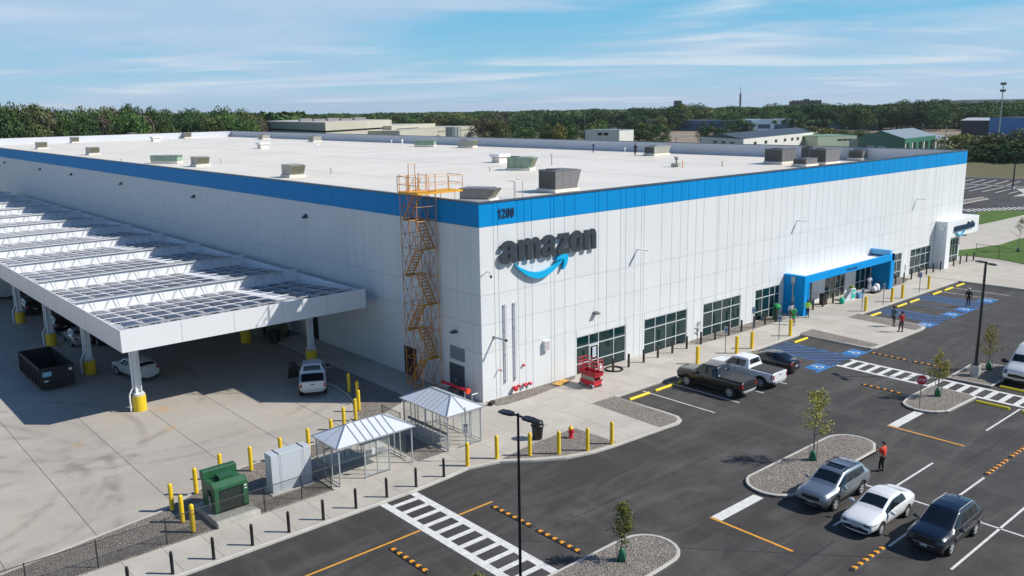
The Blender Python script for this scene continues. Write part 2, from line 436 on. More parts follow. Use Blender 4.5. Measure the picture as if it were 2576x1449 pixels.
def _gravel(h):
    v = h.voro(15.0); sp = h.n.new('ShaderNodeSeparateColor'); h.l.new(v.outputs['Color'], sp.inputs[0])
    c = h.mix(sp.outputs[0], (.16,.147,.135), (.50,.46,.41)); c = h.mix(h.prod(sp.outputs[1], .5), c, (.36,.28,.22))
    c = h.mul(c, h.mr(v.outputs['Distance'], .25, .75, 1.1, .45)); c = h.mul(c, h.mr(h.noise(.8, 3), .3, .7, .88, 1.1))
    h.l.new(c, h.b.inputs['Base Color']); h.b.inputs['Roughness'].default_value = .9
    inv = h.mr(v.outputs['Distance'], 0, .7, 1, 0); h.bump(inv, 1.0, .05)
M['gravel'] = ground_mat('gravel', _gravel)
def _grass(h):
    c = h.mix(h.mr(h.noise(.5, 5), .3, .7), (.050,.115,.014), (.095,.165,.026)); c = h.mul(c, h.mr(h.noise(14, 3, .8), .25, .75, .7, 1.3)); c = h.mix(h.prod(h.mr(h.noise(.25, 4), .55, .75), .5), c, (.15,.14,.05))
    h.l.new(c, h.b.inputs['Base Color']); h.b.inputs['Roughness'].default_value = .95; h.bump(h.noise(25, 2), .6, .04)
M['grass'] = ground_mat('lawn', _grass)
def _field(h):
    c = h.mix(h.mr(h.noise(.012, 6, .6), .35, .65), (.16,.13,.085), (.095,.115,.04)); c = h.mix(h.prod(h.mr(h.noise(.05, 6, .7, (1,.3,1), 20), .5, .7), .7), c, (.20,.165,.12))
    c = h.mix(h.prod(h.mr(h.noise(.006, 4, .6), .52, .62), .8), c, (.06,.085,.03))
    h.l.new(c, h.b.inputs['Base Color']); h.b.inputs['Roughness'].default_value = .95
M['field'] = ground_mat('dry_field', _field)

# ------------------------------------------------------------------ ground
m = MB(); vs = [(0, 0, -.06)]; fs = []
for rr_, zz_ in ((700,-.06),(1250,-.06),(1700,-3.0),(3000,-15),(9000,-75)):
    for k in range(48): vs.append((rr_*math.cos(2*PI*k/48), rr_*math.sin(2*PI*k/48), zz_))
for k in range(48):
    fs.append((0, 1+k, 1+(k+1) % 48))
    for q in range(4): fs.append((1+q*48+k, 1+(q+1)*48+k, 1+(q+1)*48+(k+1) % 48, 1+q*48+(k+1) % 48))
m.add(vs, fs)
struct(m.build('ground', M['field']))
lot = [(-90,-90),(66,-90),(66,-12.0),(66,-5.4),(-90,-5.4)]
m = MB(); m.add([(-110,-110,0),(66,-110,0),(66,-4,0),(-110,-4,0)], [(0,1,2,3)]); struct(m.build('parking_lot', M['asphalt']))
# near walk and front walk
walk = [(-70,-8.3),(-11.6,-8.3),(-9.3,-8.15),(-7.6,-7.95),(-5.7,-8.5),(-4.2,-9.7),(-2.5,-10.75),(-.8,-11.25),(1.0,-11.45),(5.6,-11.65),(6.6,-11.75),(7.3,-11.5),(7.65,-11.0),(7.7,-10.2),(7.6,-5.5),
        (31.8,-5.5),(31.8,-11.4),(31.95,-11.9),(32.4,-12.1),(41.2,-12.1),(42.0,-11.95),(42.4,-11.4),(42.5,-10.8),(42.5,-5.5),(65,-5.5),(65,-12.1)]
kerb(walk)
walk_poly = walk + [(65.0,0),(0,0),(0,26),(-3.1,26),(-3.1,5.5),(-4.2,3.9),(-6.2,3.0),(-7.8,1.0),(-14.8,-.6),(-14.8,-5.3),(-70,-5.3)]
sw = MB()
base_poly = [(p[0], p[1]) for p in walk_poly]
def inset_walk(): 
    return base_poly
o = MB().prism([(-70,-8.16),(-14.7,-8.16),(-14.7,-5.35),(-70,-5.35)], -.03, .085).build('sidewalk', M['joint']); struct(o)
slabs('paving_slab', [(-70,-8.15),(-14.7,-8.15),(-14.7,-5.3),(-70,-5.3)], frange(-70.2, -14.6, 1.85), [-8.15,-5.3], .06, .15, M['conc'], o)
inner = [(-14.72,-8.15),(-11.6,-8.15),(-9.3,-7.99),(-7.65,-7.79),(-5.6,-8.35),(-4.1,-9.55),(-2.4,-10.6),(-.8,-11.1),(1.0,-11.3),(5.6,-11.5),(6.6,-11.58),(7.2,-11.35),(7.5,-10.9),(7.53,-10.2),(7.43,-5.35),
         (31.97,-5.35),(31.97,-11.4),(32.1,-11.8),(32.5,-11.94),(41.2,-11.94),(41.9,-11.8),(42.25,-11.35),(42.33,-10.8),(42.33,-5.35),(64.85,-5.35),(64.85,0),(0,0),(-.0,26),(-3.1,26),(-3.1,5.5),(-4.2,3.9),(-6.2,3.0),(-7.8,1.0),(-8.5,-.4),(-14.72,-.4)]
beds = {'corner bed': [(.15,-.12),(.3,-1.2),(.9,-1.45),(3.3,-1.45),(6.3,-1.15),(7.3,-1.0),(8.6,-.5),(8.9,-.12)],
        'facade bed': [(22.9,-.15),(22.6,-.6),(22.9,-1.35),(34.0,-1.75),(36.0,-1.6),(36.5,-.15)],
        'far bed': [(56.8,-.2),(56.8,-1.9),(59.0,-1.9),(62.3,-1.35),(62.6,-.2)],
        'stall corner bed': [(5.2,-11.42),(6.7,-11.5),(7.15,-11.25),(7.42,-10.8),(7.35,-5.4),(5.35,-5.35)],
        'hydrant bed': [(-5.4,-8.35),(-2.6,-7.9),(1.15,-7.8),(1.3,-11.2),(-.7,-11.0),(-2.4,-10.45),(-4.0,-9.4)],
        'shelter bed': [(-9.15,-5.25),(-7.2,-5.25),(-7.3,1.3),(-9.15,-.6)],
        'island bed left': [(32.05,-5.4),(34.0,-5.4),(33.35,-11.85),(32.5,-11.85),(32.1,-11.6),(32.05,-11.2)],
        'island bed right': [(40.4,-5.4),(42.25,-5.4),(42.25,-11.0),(41.9,-11.65),(41.2,-11.85),(40.2,-11.85)]}
o = MB().prism(inner, -.03, .085).build('front_walk', M['joint']); struct(o)
slabs('paving_slab', inner, frange(-14.8, 65.2, 2.5), [-12,-9.6,-7.4,-5.35,-2.7,0,3,6.5,10,13.5,17,20.5,24,26.1], .06, .15, M['conc'], o, skip=list(beds.values()))
for k, b in beds.items():
    MB().prism(b, .06, .165).build('gravel_bed', M['gravel'], kind='stuff')
# apron and drives to the right
apron = [(65.02,-90),(65.02,0),(78.5,0),(80.5,1.5),(82.3,.2),(82.4,-2.0),(81.6,-5),(79.5,-9),(77,-20),(77,-90)]
o = MB().prism(apron, -.05, .10).build('apron', M['joint']); struct(o)
slabs('paving_slab', apron, frange(65.02, 84, 4.3), frange(-90, 2, 4.6), .08, .15, M['conc'], o, gap=.03)
grass_a = [(79,2),(82.6,.4),(82.8,-2),(82,-5),(80,-9),(77.4,-20),(77.4,-60),(140,-60),(118,-10),(103.6,.8),(101,1.0),(95,.8),(89,2.1),(83,4),(79.2,6)]
struct(MB().prism(grass_a, -.05, .12).build('lawn', M['grass']))
drive = [(79.0,6.2),(83,4.1),(89,2.2),(95,.9),(103.6,.9),(118,-9.8),(150,-60),(190,-60),(140,8.8),(130,9.6),(118.2,9.9),(112.6,10.3),(100,14),(79,24)]
struct(MB().prism(drive, -.05, .09).build('driveway', M['conc']))
kerb([(79,24.2),(100,14.2),(112.6,10.5),(118.2,10.1),(130.1,9.8),(140,9.0),(190,-60)], .25, .16, side=1)
grass_b = [(79,24.5),(100,14.5),(112.6,10.8),(130,10.1),(140,9.3),(190,-59),(220,-60),(160,-5),(138,11.5),(135,16),(131,17.4),(128,17.2),(79,45)]
struct(MB().prism(grass_b, -.05, .12).build('lawn', M['grass']))
far_lot = [(79,45.2),(128,17.5),(131,17.7),(135,16.3),(138,11.7),(220,-60),(330,-60),(204.5,36),(204,49),(150,110),(79,150)]
struct(MB().prism(far_lot, -.05, .06).build('far_parking_lot', M['asphalt']))
kerb([(150,110.3),(204.3,49),(205.8,35.4),(330,-60)], .5, .18, side=-1)
def strip(name, a, b, w, z, mm, parent=None):
    a = Vector(a); b = Vector(b); d = (b-a).normalized(); n_ = Vector((-d.y, d.x))*w/2
    o = MB().quad((a.x-n_.x,a.y-n_.y,z),(b.x-n_.x,b.y-n_.y,z),(b.x+n_.x,b.y+n_.y,z),(a.x+n_.x,a.y+n_.y,z)).build(name, mm, parent)
    if not parent: struct(o)
    return o
strip('median', (184.6,25), (185.6,60), .9, .064, M['kerb'])
for (a, b) in [((168,28.3+2.75*k),(182,28.9+2.75*k)) for k in range(-1,8)]+[((188,33+2.75*k),(200,34.2+2.75*k)) for k in range(0,7)]:
    strip('parking_line', a, b, .3, .066, M['wpaint'])
isl = [(128.5,26.5),(141.5,24.2),(153,24.0),(156.4,26.4),(148.8,27.0),(140,29.5)]
struct(MB().prism(isl, .0, .2).build('far_island', M['gravel'])); kerb(isl, .4, .24, closed=True, side=1)
isl = [(161.4,22.4),(168.7,22.9),(178,27.6),(190,22),(185,18),(168,19)]
struct(MB().prism(isl, .0, .2).build('far_island', M['kerb']))
for i in range(13):
    strip('crosswalk_bar', (130.5+i*.9, 17.9-.55*i+1.0), (133.5+i*.9, 23.0-.55*i-1.6), .42, .07, M['wpaint'])
# bank behind the far lot
bk = [(206.5,49),(209.5,36.6),(320,-60),(340,-60),(226.5,42),(222,55),(150,128),(146,118)]
m = MB(); m.add([(146,118,-.03),(206.5,49.3,-.03),(209.5,36.6,-.03),(330,-60,-.03),(345,-50,2.6),(228,47,2.6),(223,56,2.6),(154,132,2.6),(165,150,.5),(245,66,.5),(360,-40,.5)],
      [(0,1,6,7),(1,2,5,6),(2,3,4,5),(7,6,9,8),(6,5,9),(5,4,10,9)]); struct(m.build('dry_bank', M['field']))

# yard
yk = [(-70,-6.2),(-45,-4.4),(-30.2,-2.6),(-26.4,-1.9),(-22.4,-1.2),(-19.6,.3),(-17.2,1.25),(-14,1.4),(-11.3,1.7),(-9.3,2.8),(-7.6,4.4),(-6.6,6.2),(-6.0,8.2),(-5.75,10.3),(-5.8,12.0),(-5.2,14.2),(-4.2,15.3),(-3.15,15.0)]
yard = yk + [(-3.15,26),(-.05,26),(-.05,219),(-120,219),(-120,-6.2)]
o = MB().prism([(p[0],p[1]) for p in yk[2:]]+[(-3.15,26),(-.05,26),(-.05,219),(-120,219),(-120,-2.6)], -.05, .012).build('yard', M['joint']); struct(o)
slabs('yard_slab', yard, frange(-120.1, 0, 4.1), [-6.2,0.2,5.2,10.2,15.2,20.4,25.6,30.8,36,42,48,60,75,95,120,160,219.1], -.01, .03, M['yard'], o, gap=.035)
kerb(yk, .16, .13, side=-1)
gr = yk[:-1] + [(-3.15,15.0),(-3.15,5.5),(-4.2,3.9),(-6.2,3.0),(-7.8,1.0),(-8.6,-.4),(-14.78,-.4),(-14.78,-5.32),(-70,-5.32)]
gi = []
for q in gr: gi.append(q)
MB().prism(gi, -.02, .10).build('gravel_strip', M['gravel'], kind='stuff')

# ------------------------------------------------------------------ paint on the lot
Z1 = .005
def pq(name, pts, mm, z=Z1): return struct(MB().add([(p[0],p[1],z) for p in pts], [tuple(range(len(pts)))]).build(name, mm))
def rect(name, x0, x1, y0, y1, mm, z=Z1, parent=None):
    o = MB().quad((x0,y0,z),(x1,y0,z),(x1,y1,z),(x0,y1,z)).build(name, mm, parent)
    if not parent: struct(o)
    return o
cw = rect('crosswalk', -13.78,-13.36,-32,-8.32, M['wpaint']); rect('crosswalk_line', -11.86,-11.44,-32,-8.32, M['wpaint'], parent=cw)
y = -8.95
while y > -31:
    rect('crosswalk_bar', -13.36,-11.86, y-.16, y+.16, M['wpaint'], parent=cw); y -= .95
cw = rect('crosswalk', 25.72,26.02,-34,-12.15, M['wpaint']); rect('crosswalk_line', 27.9,28.2,-34,-12.15, M['wpaint'], parent=cw)
y = -12.65
while y > -33:
    rect('crosswalk_bar', 26.02,27.9, y-.19, y+.19, M['wpaint'], parent=cw); y -= .95
rect('centre_line', -40,-13.8,-12.06,-11.94, M['opaint']); rect('centre_line', -11.42,-9.2,-12.05,-11.93, M['opaint'])
rect('stop_line', -2.25,1.45,-21.4,-20.8, M['wpaint']); rect('centre_line', -2.42,-2.28,-25.4,-20.8, M['opaint'])
rect('stop_line', 16.3,20.0,-21.5,-20.9, M['wpaint']); rect('centre_line', 16.1,16.24,-25.6,-20.9, M['opaint'])
for y in (-25.4,-28.15,-30.95,-33.8,-36.6,-39.4): 
    rect('stall_line', 1.3,12.35, y-.06, y+.06, M['wpaint'])
rect('stall_line', 6.76,6.88,-42,-22.7, M['wpaint'])
for y in (-25.5,-28.3,-31.1): rect('stall_line', 19.7,25.35, y-.06, y+.06, M['wpaint'])
rect('stall_line', 25.3,25.42,-34,-25.5, M['wpaint'])
for x in (10.2,13.05,16.0,19.0): rect('stall_line', x-.05,x+.05,-12.0,-5.75, M['wpaint'])
for x in (58.6,61.4): rect('stall_line', x-.05,x+.05,-12.1,-5.75, M['wpaint'])
def ada_hatch(x0, x1, y0=-12.05, y1=-5.7, n=7):
    o = rect('hatched_aisle', x0-.05, x0+.05, y0, y1, M['bpaint']); rect('hatch_line', x1-.05,x1+.05,y0,y1,M['bpaint'],parent=o)
    rect('hatch_fill', x0+.07, x1-.07, y0+.02, y1-.02, M['hf'], z=.0025, parent=o)
    w = x1-x0; st = (y1-y0)/(n-1)
    for k in range(-1, n):
        ya = y1-.2-k*st; yb = ya-w*.9; a = [x0, ya]; b = [x1, yb]
        if ya > y1: t = (ya-y1)/(ya-yb); a = [x0+w*t, y1]
        if yb < y0: t = (ya-y0)/(ya-yb); b = [x0+w*t, y0]
        if a[1] <= b[1]: continue
        strip('hatch_line', (a[0],a[1]), (b[0],b[1]), .10, .0075, M['bpaint'], o)
    return o
M['hf'] = mat('worn_blue_fill', (.032,.045,.085), .8, var=.15)
for a, b in ((25.9,28.9),(44.7,47.3),(53.4,56.1),): ada_hatch(a, b)
rect('stall_line', 50.75,50.85,-12.1,-5.75, M['bpaint'])
for x0, x1 in ((22.9,25.8),(28.95,31.75),(42.55,44.6),(47.4,53.3),(56.2,58.5)): rect('stall_line', x0,x1,-12.12,-12.0, M['bpaint'])
def wheelchair(cx, cy, s=1.0):
    w, h = .95*s, .62*s
    o = rect('accessible_symbol', cx-w, cx+w, cy-h, cy+h, M['bs'], z=.009)
    m = MB(); z = .013
    def P(u, v): return (cx+u*s, cy+v*s, z)   # u along x, v along y
    def seg(a, b, t):
        a_ = Vector((*a,)); b_ = Vector((*b,)); d = (b_-a_).normalized(); n_ = Vector((-d.y,d.x))*t/2
        m.add([P(a_.x-n_.x,a_.y-n_.y),P(b_.x-n_.x,b_.y-n_.y),P(b_.x+n_.x,b_.y+n_.y),P(a_.x+n_.x,a_.y+n_.y)], [(0,1,2,3)])
    # symbol upright along +y reading from the lane: head at top
    hd = [(math.cos(t)*.09+.02, math.sin(t)*.09+.44) for t in [i*PI/5 for i in range(10)]]
    m.add([P(*q) for q in hd], [tuple(range(10))])
    n = 14
    for i in range(n):
        t0 = R(100+i*250/n); t1 = R(100+(i+1)*250/n); r0, r1 = .30, .21; c0, c1 = .0, -.18
        m.add([P(c0+r0*math.cos(t0),c1+r0*math.sin(t0)),P(c0+r0*math.cos(t1),c1+r0*math.sin(t1)),P(c0+r1*math.cos(t1),c1+r1*math.sin(t1)),P(c0+r1*math.cos(t0),c1+r1*math.sin(t0))], [(0,1,2,3)])
    seg((.02,.34),(.02,-.02), .12); seg((.0,.18),(.26,.18), .08); seg((.0,-.02),(.26,-.02), .11); seg((.26,-.0),(.36,-.36), .1); seg((.33,-.36),(.46,-.32), .09)
    m.build('wheelchair_mark', M['wpaint'], o)
M['seam'] = mat('seam_tar', (.022,.021,.02), .6)
M['bs'] = mat('symbol_blue', (.02,.16,.42), .7, var=.1)
for x in (24.4,30.1,43.3,48.9,51.9,57.4): wheelchair(x, -11.35)

for (a, b) in (((-11,-16.2),(60,-16.0)),((-13.2,-13.5),(1.5,-30)),((-20,-26.5),(0,-26.2)),((13.5,-26.7),(34,-26.9)),((16,-12.2),(15.6,-42))): strip('paving_seam', a, b, .045, .0035, M['seam'])
# islands in the lot
def island(pts, name='island'):
    o = MB().prism(pts, -.02, .10).build(name, M['joint']); struct(o)
    c = Vector((sum(p[0] for p in pts)/len(pts), sum(p[1] for p in pts)/len(pts)))
    inner_ = [tuple(Vector(p)+(c-Vector(p)).normalized()*.16) for p in pts]
    b = MB().prism(inner_, .02, .135).build('gravel_fill', M['gravel'], o, kind='stuff')
    kerb(pts, .17, .15, closed=True, side=1)
ISLC = arc(11.3,-20.95,1.55,90,-40,8)+[(11.4,-22.5),(3.6,-22.5)]+arc(3.3,-20.95,1.6,260,100,10)
island(ISLC[::-1])
ISLB = [(-12.4,-19.4),(-8,-19.35)]+arc(-7.3,-20.9,1.5,90,-80,9)+[(-8,-22.45),(-12.4,-22.6)]
island(ISLB[::-1])
ISLD = [(25.8,-19.45),(25.65,-22.3),(25.3,-22.75),(21.2,-22.6)]+arc(21.5,-21.0,1.5,250,120,7)+[(22,-19.45)]
island(ISLD[::-1])
ISLE = [(28.4,-19.45),(33.0,-19.3),(34.2,-20.2),(34.6,-22.0),(33.8,-22.7),(30.3,-22.55),(28.6,-22.5)]
island(ISLE[::-1])
# ------------------------------------------------------------------ warehouse
WX, WY, H, RZ, BZ = 78.5, 219.0, 14.0, 12.3, 12.385
wh = thing('warehouse', 'huge white panel warehouse with a blue band along its roofline', 'building')
pm = lambda *a, **k: MB().build(*a, **k)
# openings of the front: (x0, x1, z1, mullion xs)
WIN = [(9.23,14.82,3.05),(17.1,22.7,3.05),(25.0,30.6,3.05),(33.0,37.1,3.05),(42.4,43.15,3.0),(45.6,49.75,3.0),(52.0,55.4,3.0),(58.2,62.55,3.05),(64.8,70.25,3.05),(75.6,78.2,3.1)]
MX = {0:[10.63,11.7,13.45],1:[18.51,19.92,21.28],2:[26.4,27.8,29.2],3:[34.2,35.4,36.3],4:[],5:[46.7,47.8,48.8],6:[53.1,54.2],7:[59.4,60.6,61.5],8:[66.2,67.6,68.95],9:[76.5,77.3]}
# backing wall (shows in the joints), with holes left open
def wall_boxes(y0, y1, mm, name):
    m = MB(); x = .05
    for (a, b, z1) in WIN:
        m.box(x, a, y0, y1, 0, H-.02); m.box(a, b, y0, y1, z1, H-.02); x = b
    m.box(x, WX-.05, y0, y1, 0, H-.02); return m.build(name, mm, wh)
wall_boxes(.045, .30, M['joint'], 'front_wall_core')
m = MB(); m.box(.045,.30,.30,WY-.05,0,H-.02); m.build('side_wall_core', M['joint'], wh)
m = MB(); m.box(WX-.30,WX-.02,.3,WY-.05,0,H-.05); m.box(.30,WX-.3,WY-.30,WY-.02,0,H-.05); m.build('rear_wall', M['panel'], wh)
# joints measured along the front
FX_ = [0,1.24,1.63,3.39,4.05,4.74,6.57,6.91,8.0,9.07,11.21,11.58,12.53,14.07,14.68,15.77,16.54,16.86,19.04,20.36,21.53,22.48,23.61,24.65,26.6,26.87,28.2,29.09,30.35,31.5,32.56,34.0,35.23,36.62,37.68,38.9,40.31,41.68,42.97,44.14,45.18,46.6,47.77,49.15,50.31,51.6,52.82,54.24,55.5,56.77,57.7,59.2,60.52,61.89,62.98,64.14,64.43,66.41,67.02,67.73,69.6,69.94,70.95,72.13,74.4,75.66,77.3,78.5]
ROWS = [(0,3.62),(3.62,5.63),(5.63,7.7),(7.7,BZ)]
ncell = 0
gap = .038
def cell_front(x0, x1, z0, z1, name, mm):
    global ncell
    cx = (x0+x1)/2
    MB().box(x0-cx+gap/2, x1-cx-gap/2, 0, .045, .009, z1-z0-.009).build(name, mm, wh, loc=(cx, 0, z0)); ncell += 1
for x0, x1 in zip(FX_[:-1], FX_[1:]):
    for z0, z1 in ROWS:
        segs = [(x0, x1)]
        if z0 < 3.0:
            for (a, b, wz) in WIN:
                ns = []
                for (p, q) in segs:
                    if q <= a or p >= b: ns.append((p, q)); continue
                    if p < a: ns.append((p, a))
                    if q > b: ns.append((b, q))
                    lo, hi = max(p, a), min(q, b)
                    if hi-lo > .05: cell_front(lo, hi, wz, z1, 'wall_panel', M['panel'])
                segs = ns
        for (p, q) in segs:
            if q-p > .06: cell_front(p, q, z0, z1, 'wall_panel', M['panel'])
    cell_front(x0, x1, BZ, H, 'band_panel', M['band'])
# left wall
SY = [0,1.0,2.6,4.5,6.4,8.9,9.7,12.2,14.6,15.9,17.3,19.5,21.7,24.1,26.2,28.7,32.4,33.9,35.8,38.2,40.5]
y = 40.5; k = 0
while y < WY-3: y += (2.3, 2.0, 2.6, 1.6, 2.9)[k % 5]; SY.append(min(y, WY)); k += 1
SY[-1] = WY
DOORS = [(1.9,3.75,2.55),(7.9,9.6,2.5),(23.0,25.4,3.2)]
SROWS = [(0,3.62),(3.62,5.63),(5.63,7.7),(7.7,BZ)]
stuff = MB(); nleft = 0
for y0, y1 in zip(SY[:-1], SY[1:]):
    rows = list(SROWS)
    for (z0, z1) in rows:
        cy = (y0+y1)/2
        if ncell < 440 and y1 < 29:
            MB().box(0, .045, y0-cy+.01, y1-cy-.01, .008, z1-z0-.008).build('wall_panel', M['panel'], wh, loc=(0, cy, z0)); nleft += 1
        else: stuff.box(0, .045, y0+.01, y1-.01, z0+.008, z1-.008)
    cy = (y0+y1)/2
    MB().box(0, .045, y0-cy+.01, y1-cy-.01, .01, H-BZ-.01).build('band_panel', M['band'], wh, loc=(0, cy, BZ))
stuff.build('wall_panel_field', M['panel'], wh, kind='stuff')
# windows
def window(x0, x1, z0, z1, mx, mz, parent=None, y=.09, door=None, name='window'):
    parent = parent or wh
    fr = MB()
    t = .055
    fr.box(x0, x1, y-.05, y+.05, z0, z0+t); fr.box(x0, x1, y-.05, y+.05, z1-t, z1)
    fr.box(x0, x0+t, y-.048, y+.05, z0+t, z1-t); fr.box(x1-t, x1, y-.048, y+.05, z0+t, z1-t)
    f = fr.build(name, M['mull'], parent)
    xs = [x0+t]+list(mx)+[x1-t]; zs = [z0+t]+list(mz)+[z1-t]
    for v in mx: MB().box(v-.03, v+.03, y-.045, y+.05, z0+t, z1-t).build('mullion', M['mull'], f)
    for v in mz: MB().box(x0+t, x1-t, y-.043, y+.05, v-.03, v+.03).build('mullion', M['mull'], f)
    for a, b in zip(xs[:-1], xs[1:]):
        for c_, d in zip(zs[:-1], zs[1:]):
            w = MB(); w.quad((a,y,c_),(b,y,c_),(b,y,d),(a,y,d)); w.build('pane', M['glass'], f)
    return f
for i, (a, b, z1) in enumerate(WIN):
    mz = [.9, 2.2]
    f = window(a, b, 0.02, z1, MX[i], mz if i not in (4,5,6) else [1.0])
# dark rooms behind so the glass reads deep
# glass door of the first window with its notice
d_ = MB(); d_.box(10.66,10.74,.0,.04,.04,2.15); d_.box(11.58,11.66,.0,.04,.04,2.15); d_.box(10.74,11.58,.0,.04,2.06,2.15); d_.box(10.74,11.58,.0,.04,.04,.16); d_.build('door_frame', M['mull'], wh)
MB().box(10.98,11.38,-.01,.0,1.15,1.95).build('door_notice', mat('paper', (.62,.68,.74), .7), wh)
m = MB()
for k in range(6): m.box(11.02,11.34,-.014,-.011,1.28+k*.1,1.31+k*.1)
m.build('notice_print', mat('print_blue', (.08,.16,.26), .7), wh)
# coping
m = MB(); m.box(-.06, WX+.06, -.06, .34, H-.02, H+.07); m.build('coping', M['coping'], wh)
m = MB(); m.box(-.06, .34, .34, WY, H-.02, H+.068); m.box(WX-.34, WX+.06, .34, WY, H-.02, H+.069); m.box(.34, WX-.34, WY-.34, WY+.06, H-.02, H+.067); m.build('coping', M['coping'], wh)
# roof membrane with gentle crowns, parapet upstands
nx, ny = 24, 40; vs = []; fs = []
for j in range(ny+1):
    for i in range(nx+1):
        x = .3+(WX-.6)*i/nx; yy = .3+(WY-.6)*j/ny
        z = RZ + .10*math.sin(PI*i/nx)*abs(math.sin(PI*2*j/ny))
        vs.append((x, yy, z))
for j in range(ny):
    for i in range(nx): k = j*(nx+1)+i; fs.append((k, k+1, k+nx+2, k+nx+1))
r_ = MB().add(vs, fs).build('roof', M['roof'], wh, smooth=True)
m = MB()
for (a, b, c_, d) in ((.30,.36,.36,WY-.36),(WX-.36,WX-.30,.36,WY-.36)): m.box(a,b,c_,d,RZ-.1,H-.03)
m.box(.36,WX-.36,.30,.36,RZ-.1,H-.03); m.box(.36,WX-.36,WY-.36,WY-.30,RZ-.1,H-.03); m.build('parapet_lining', M['parapet'], wh)
m = MB()   # membrane laps
for k in range(1, 9): m.box(.5, WX-.5, WY*k/9-.04, WY*k/9+.04, RZ+.1, RZ+.115)
for k in range(1, 4): m.box(WX*k/4-.03, WX*k/4+.03, .5, WY-.5, RZ+.1, RZ+.112)
m.build('membrane_lap', M['roof'], r_)
# entrance portal
def portal():
    z1, zb = 4.0, 3.3
    e_ = MB(); e_.box(38.3, 55.9, -2.25, -1.95, zb, z1); p = e_.build('entrance_portal', M['portal_blue'], wh)
    for (x0, x1) in ((37.75, 38.3), (55.4, 55.95)):
        MB().box(x0, x1, -2.25, -.003, .15, z1 if x0 < 40 else z1).build('side_wall', M['portal_blue'], p)
    for (x0, x1) in ((38.302,38.42),(38.5,38.62),(55.26,55.38),(55.08,55.2)): MB().box(x0, x1, -2.27, -2.1, .15, zb).build('fin', M['portal_blue'], p)
    MB().box(38.3, 55.4, -1.95, -.003, 3.62, 3.70).build('canopy_roof', M['white'], p)
    MB().box(38.3, 55.4, -1.95, -.003, 3.32, 3.40).build('soffit', M['white'], p)
    m = MB(); m.box(54.9,55.35,-2.2,-.01,3.9,4.45); m.build('gutter_box', mat('pale_blue', (.12,.45,.8), .4), p)
    m = MB(); m.box(37.66,37.745,-1.25,-.85,3.2,3.85); m.cyl((37.68,-1.05,3.3),(37.68,-1.05,.2),.07,.07,8); m.cyl((37.7,-1.05,3.3),(37.7,-1.05,3.0),.16,.07,8); m.build('downspout', M['lgrey'], p)
portal()
def portal2():
    p = MB().box(71.0,80.3,-1.4,-.003,3.8,5.85).build('sign_canopy', M['white'], wh)
    MB().box(71.0,72.2,-1.4,-.003,.15,3.8).build('pier', M['white'], p)
    MB().box(78.5,80.3,0,3.0,3.9,5.85).build('canopy_return', M['white'], p)
    m = MB(); m.cyl((70.93,-.8,.2),(70.93,-.8,4.8),.09,.09,8); m.build('downspout', M['white'], p)
    m = MB(); m.cyl((70.99,-.8,5.05),(70.85,-.8,5.05),.33,.33,14); m.build('conductor_head', M['white'], p)
    MB().box(77.2,77.9,-1.0,-.7,3.45,3.75).build('ceiling_lamp', M['dgrey'], p)
portal2()
# side door, louver, opening, corner equipment on the shaded wall
m = MB()
MB().box(-.05, -.003, 2.0, 3.7, .15, 2.3).build('side_door', mat('grey_door', (.06,.075,.085), .5), wh)
MB().box(-.09,-.05,2.25,2.6,1.9,2.05).build('door_sign', M['dgrey'], wh); MB().box(-.09,-.05,2.9,3.02,1.0,1.2).build('door_handle', M['lgrey'], wh)
lv = MB().box(-.03,-.003,1.9,3.6,2.62,3.6).build('louver', mat('louver_grey', (.30,.34,.36), .5), wh)
for k in range(9):
    z = 2.68+k*.1
    MB().add([(-.04,1.95,z+.055),(-.04,3.55,z+.055),(-.10,3.55,z),(-.10,1.95,z),(-.035,1.95,z+.04),(-.035,3.55,z+.04),(-.095,3.55,z-.015),(-.095,1.95,z-.015)], [(0,1,2,3),(7,6,5,4),(3,2,6,7)]).build('louver_blade', M['lgrey'], lv)
MB().box(-.04,-.003,7.9,9.5,.15,2.4).build('dark_doorway', M['black'], wh)
MB().box(-.04,-.003,23.1,25.3,.05,3.4).build('dark_doorway', M['black'], wh)
for (y0) in (36,48,60,72,84,96): MB().box(-.05,-.003,y0,y0+4,.05,4.2).build('dock_door', mat('dock_white', (.6,.62,.63), .5), wh)
# vertical conduits by the corner
for x in (2.05, 2.95):
    m = MB(); m.cyl((x,-.12,1.2),(x,-.12,6.9),.05,.05,6); m.cyl((x+.14,-.12,1.2),(x+.14,-.12,6.9),.03,.03,6)
    for z in (1.3,3.2,5.0,6.7): m.box(x-.08,x+.2,-.1,.0,z,z+.06)
    m.build('wall_conduit', M['white'], wh)
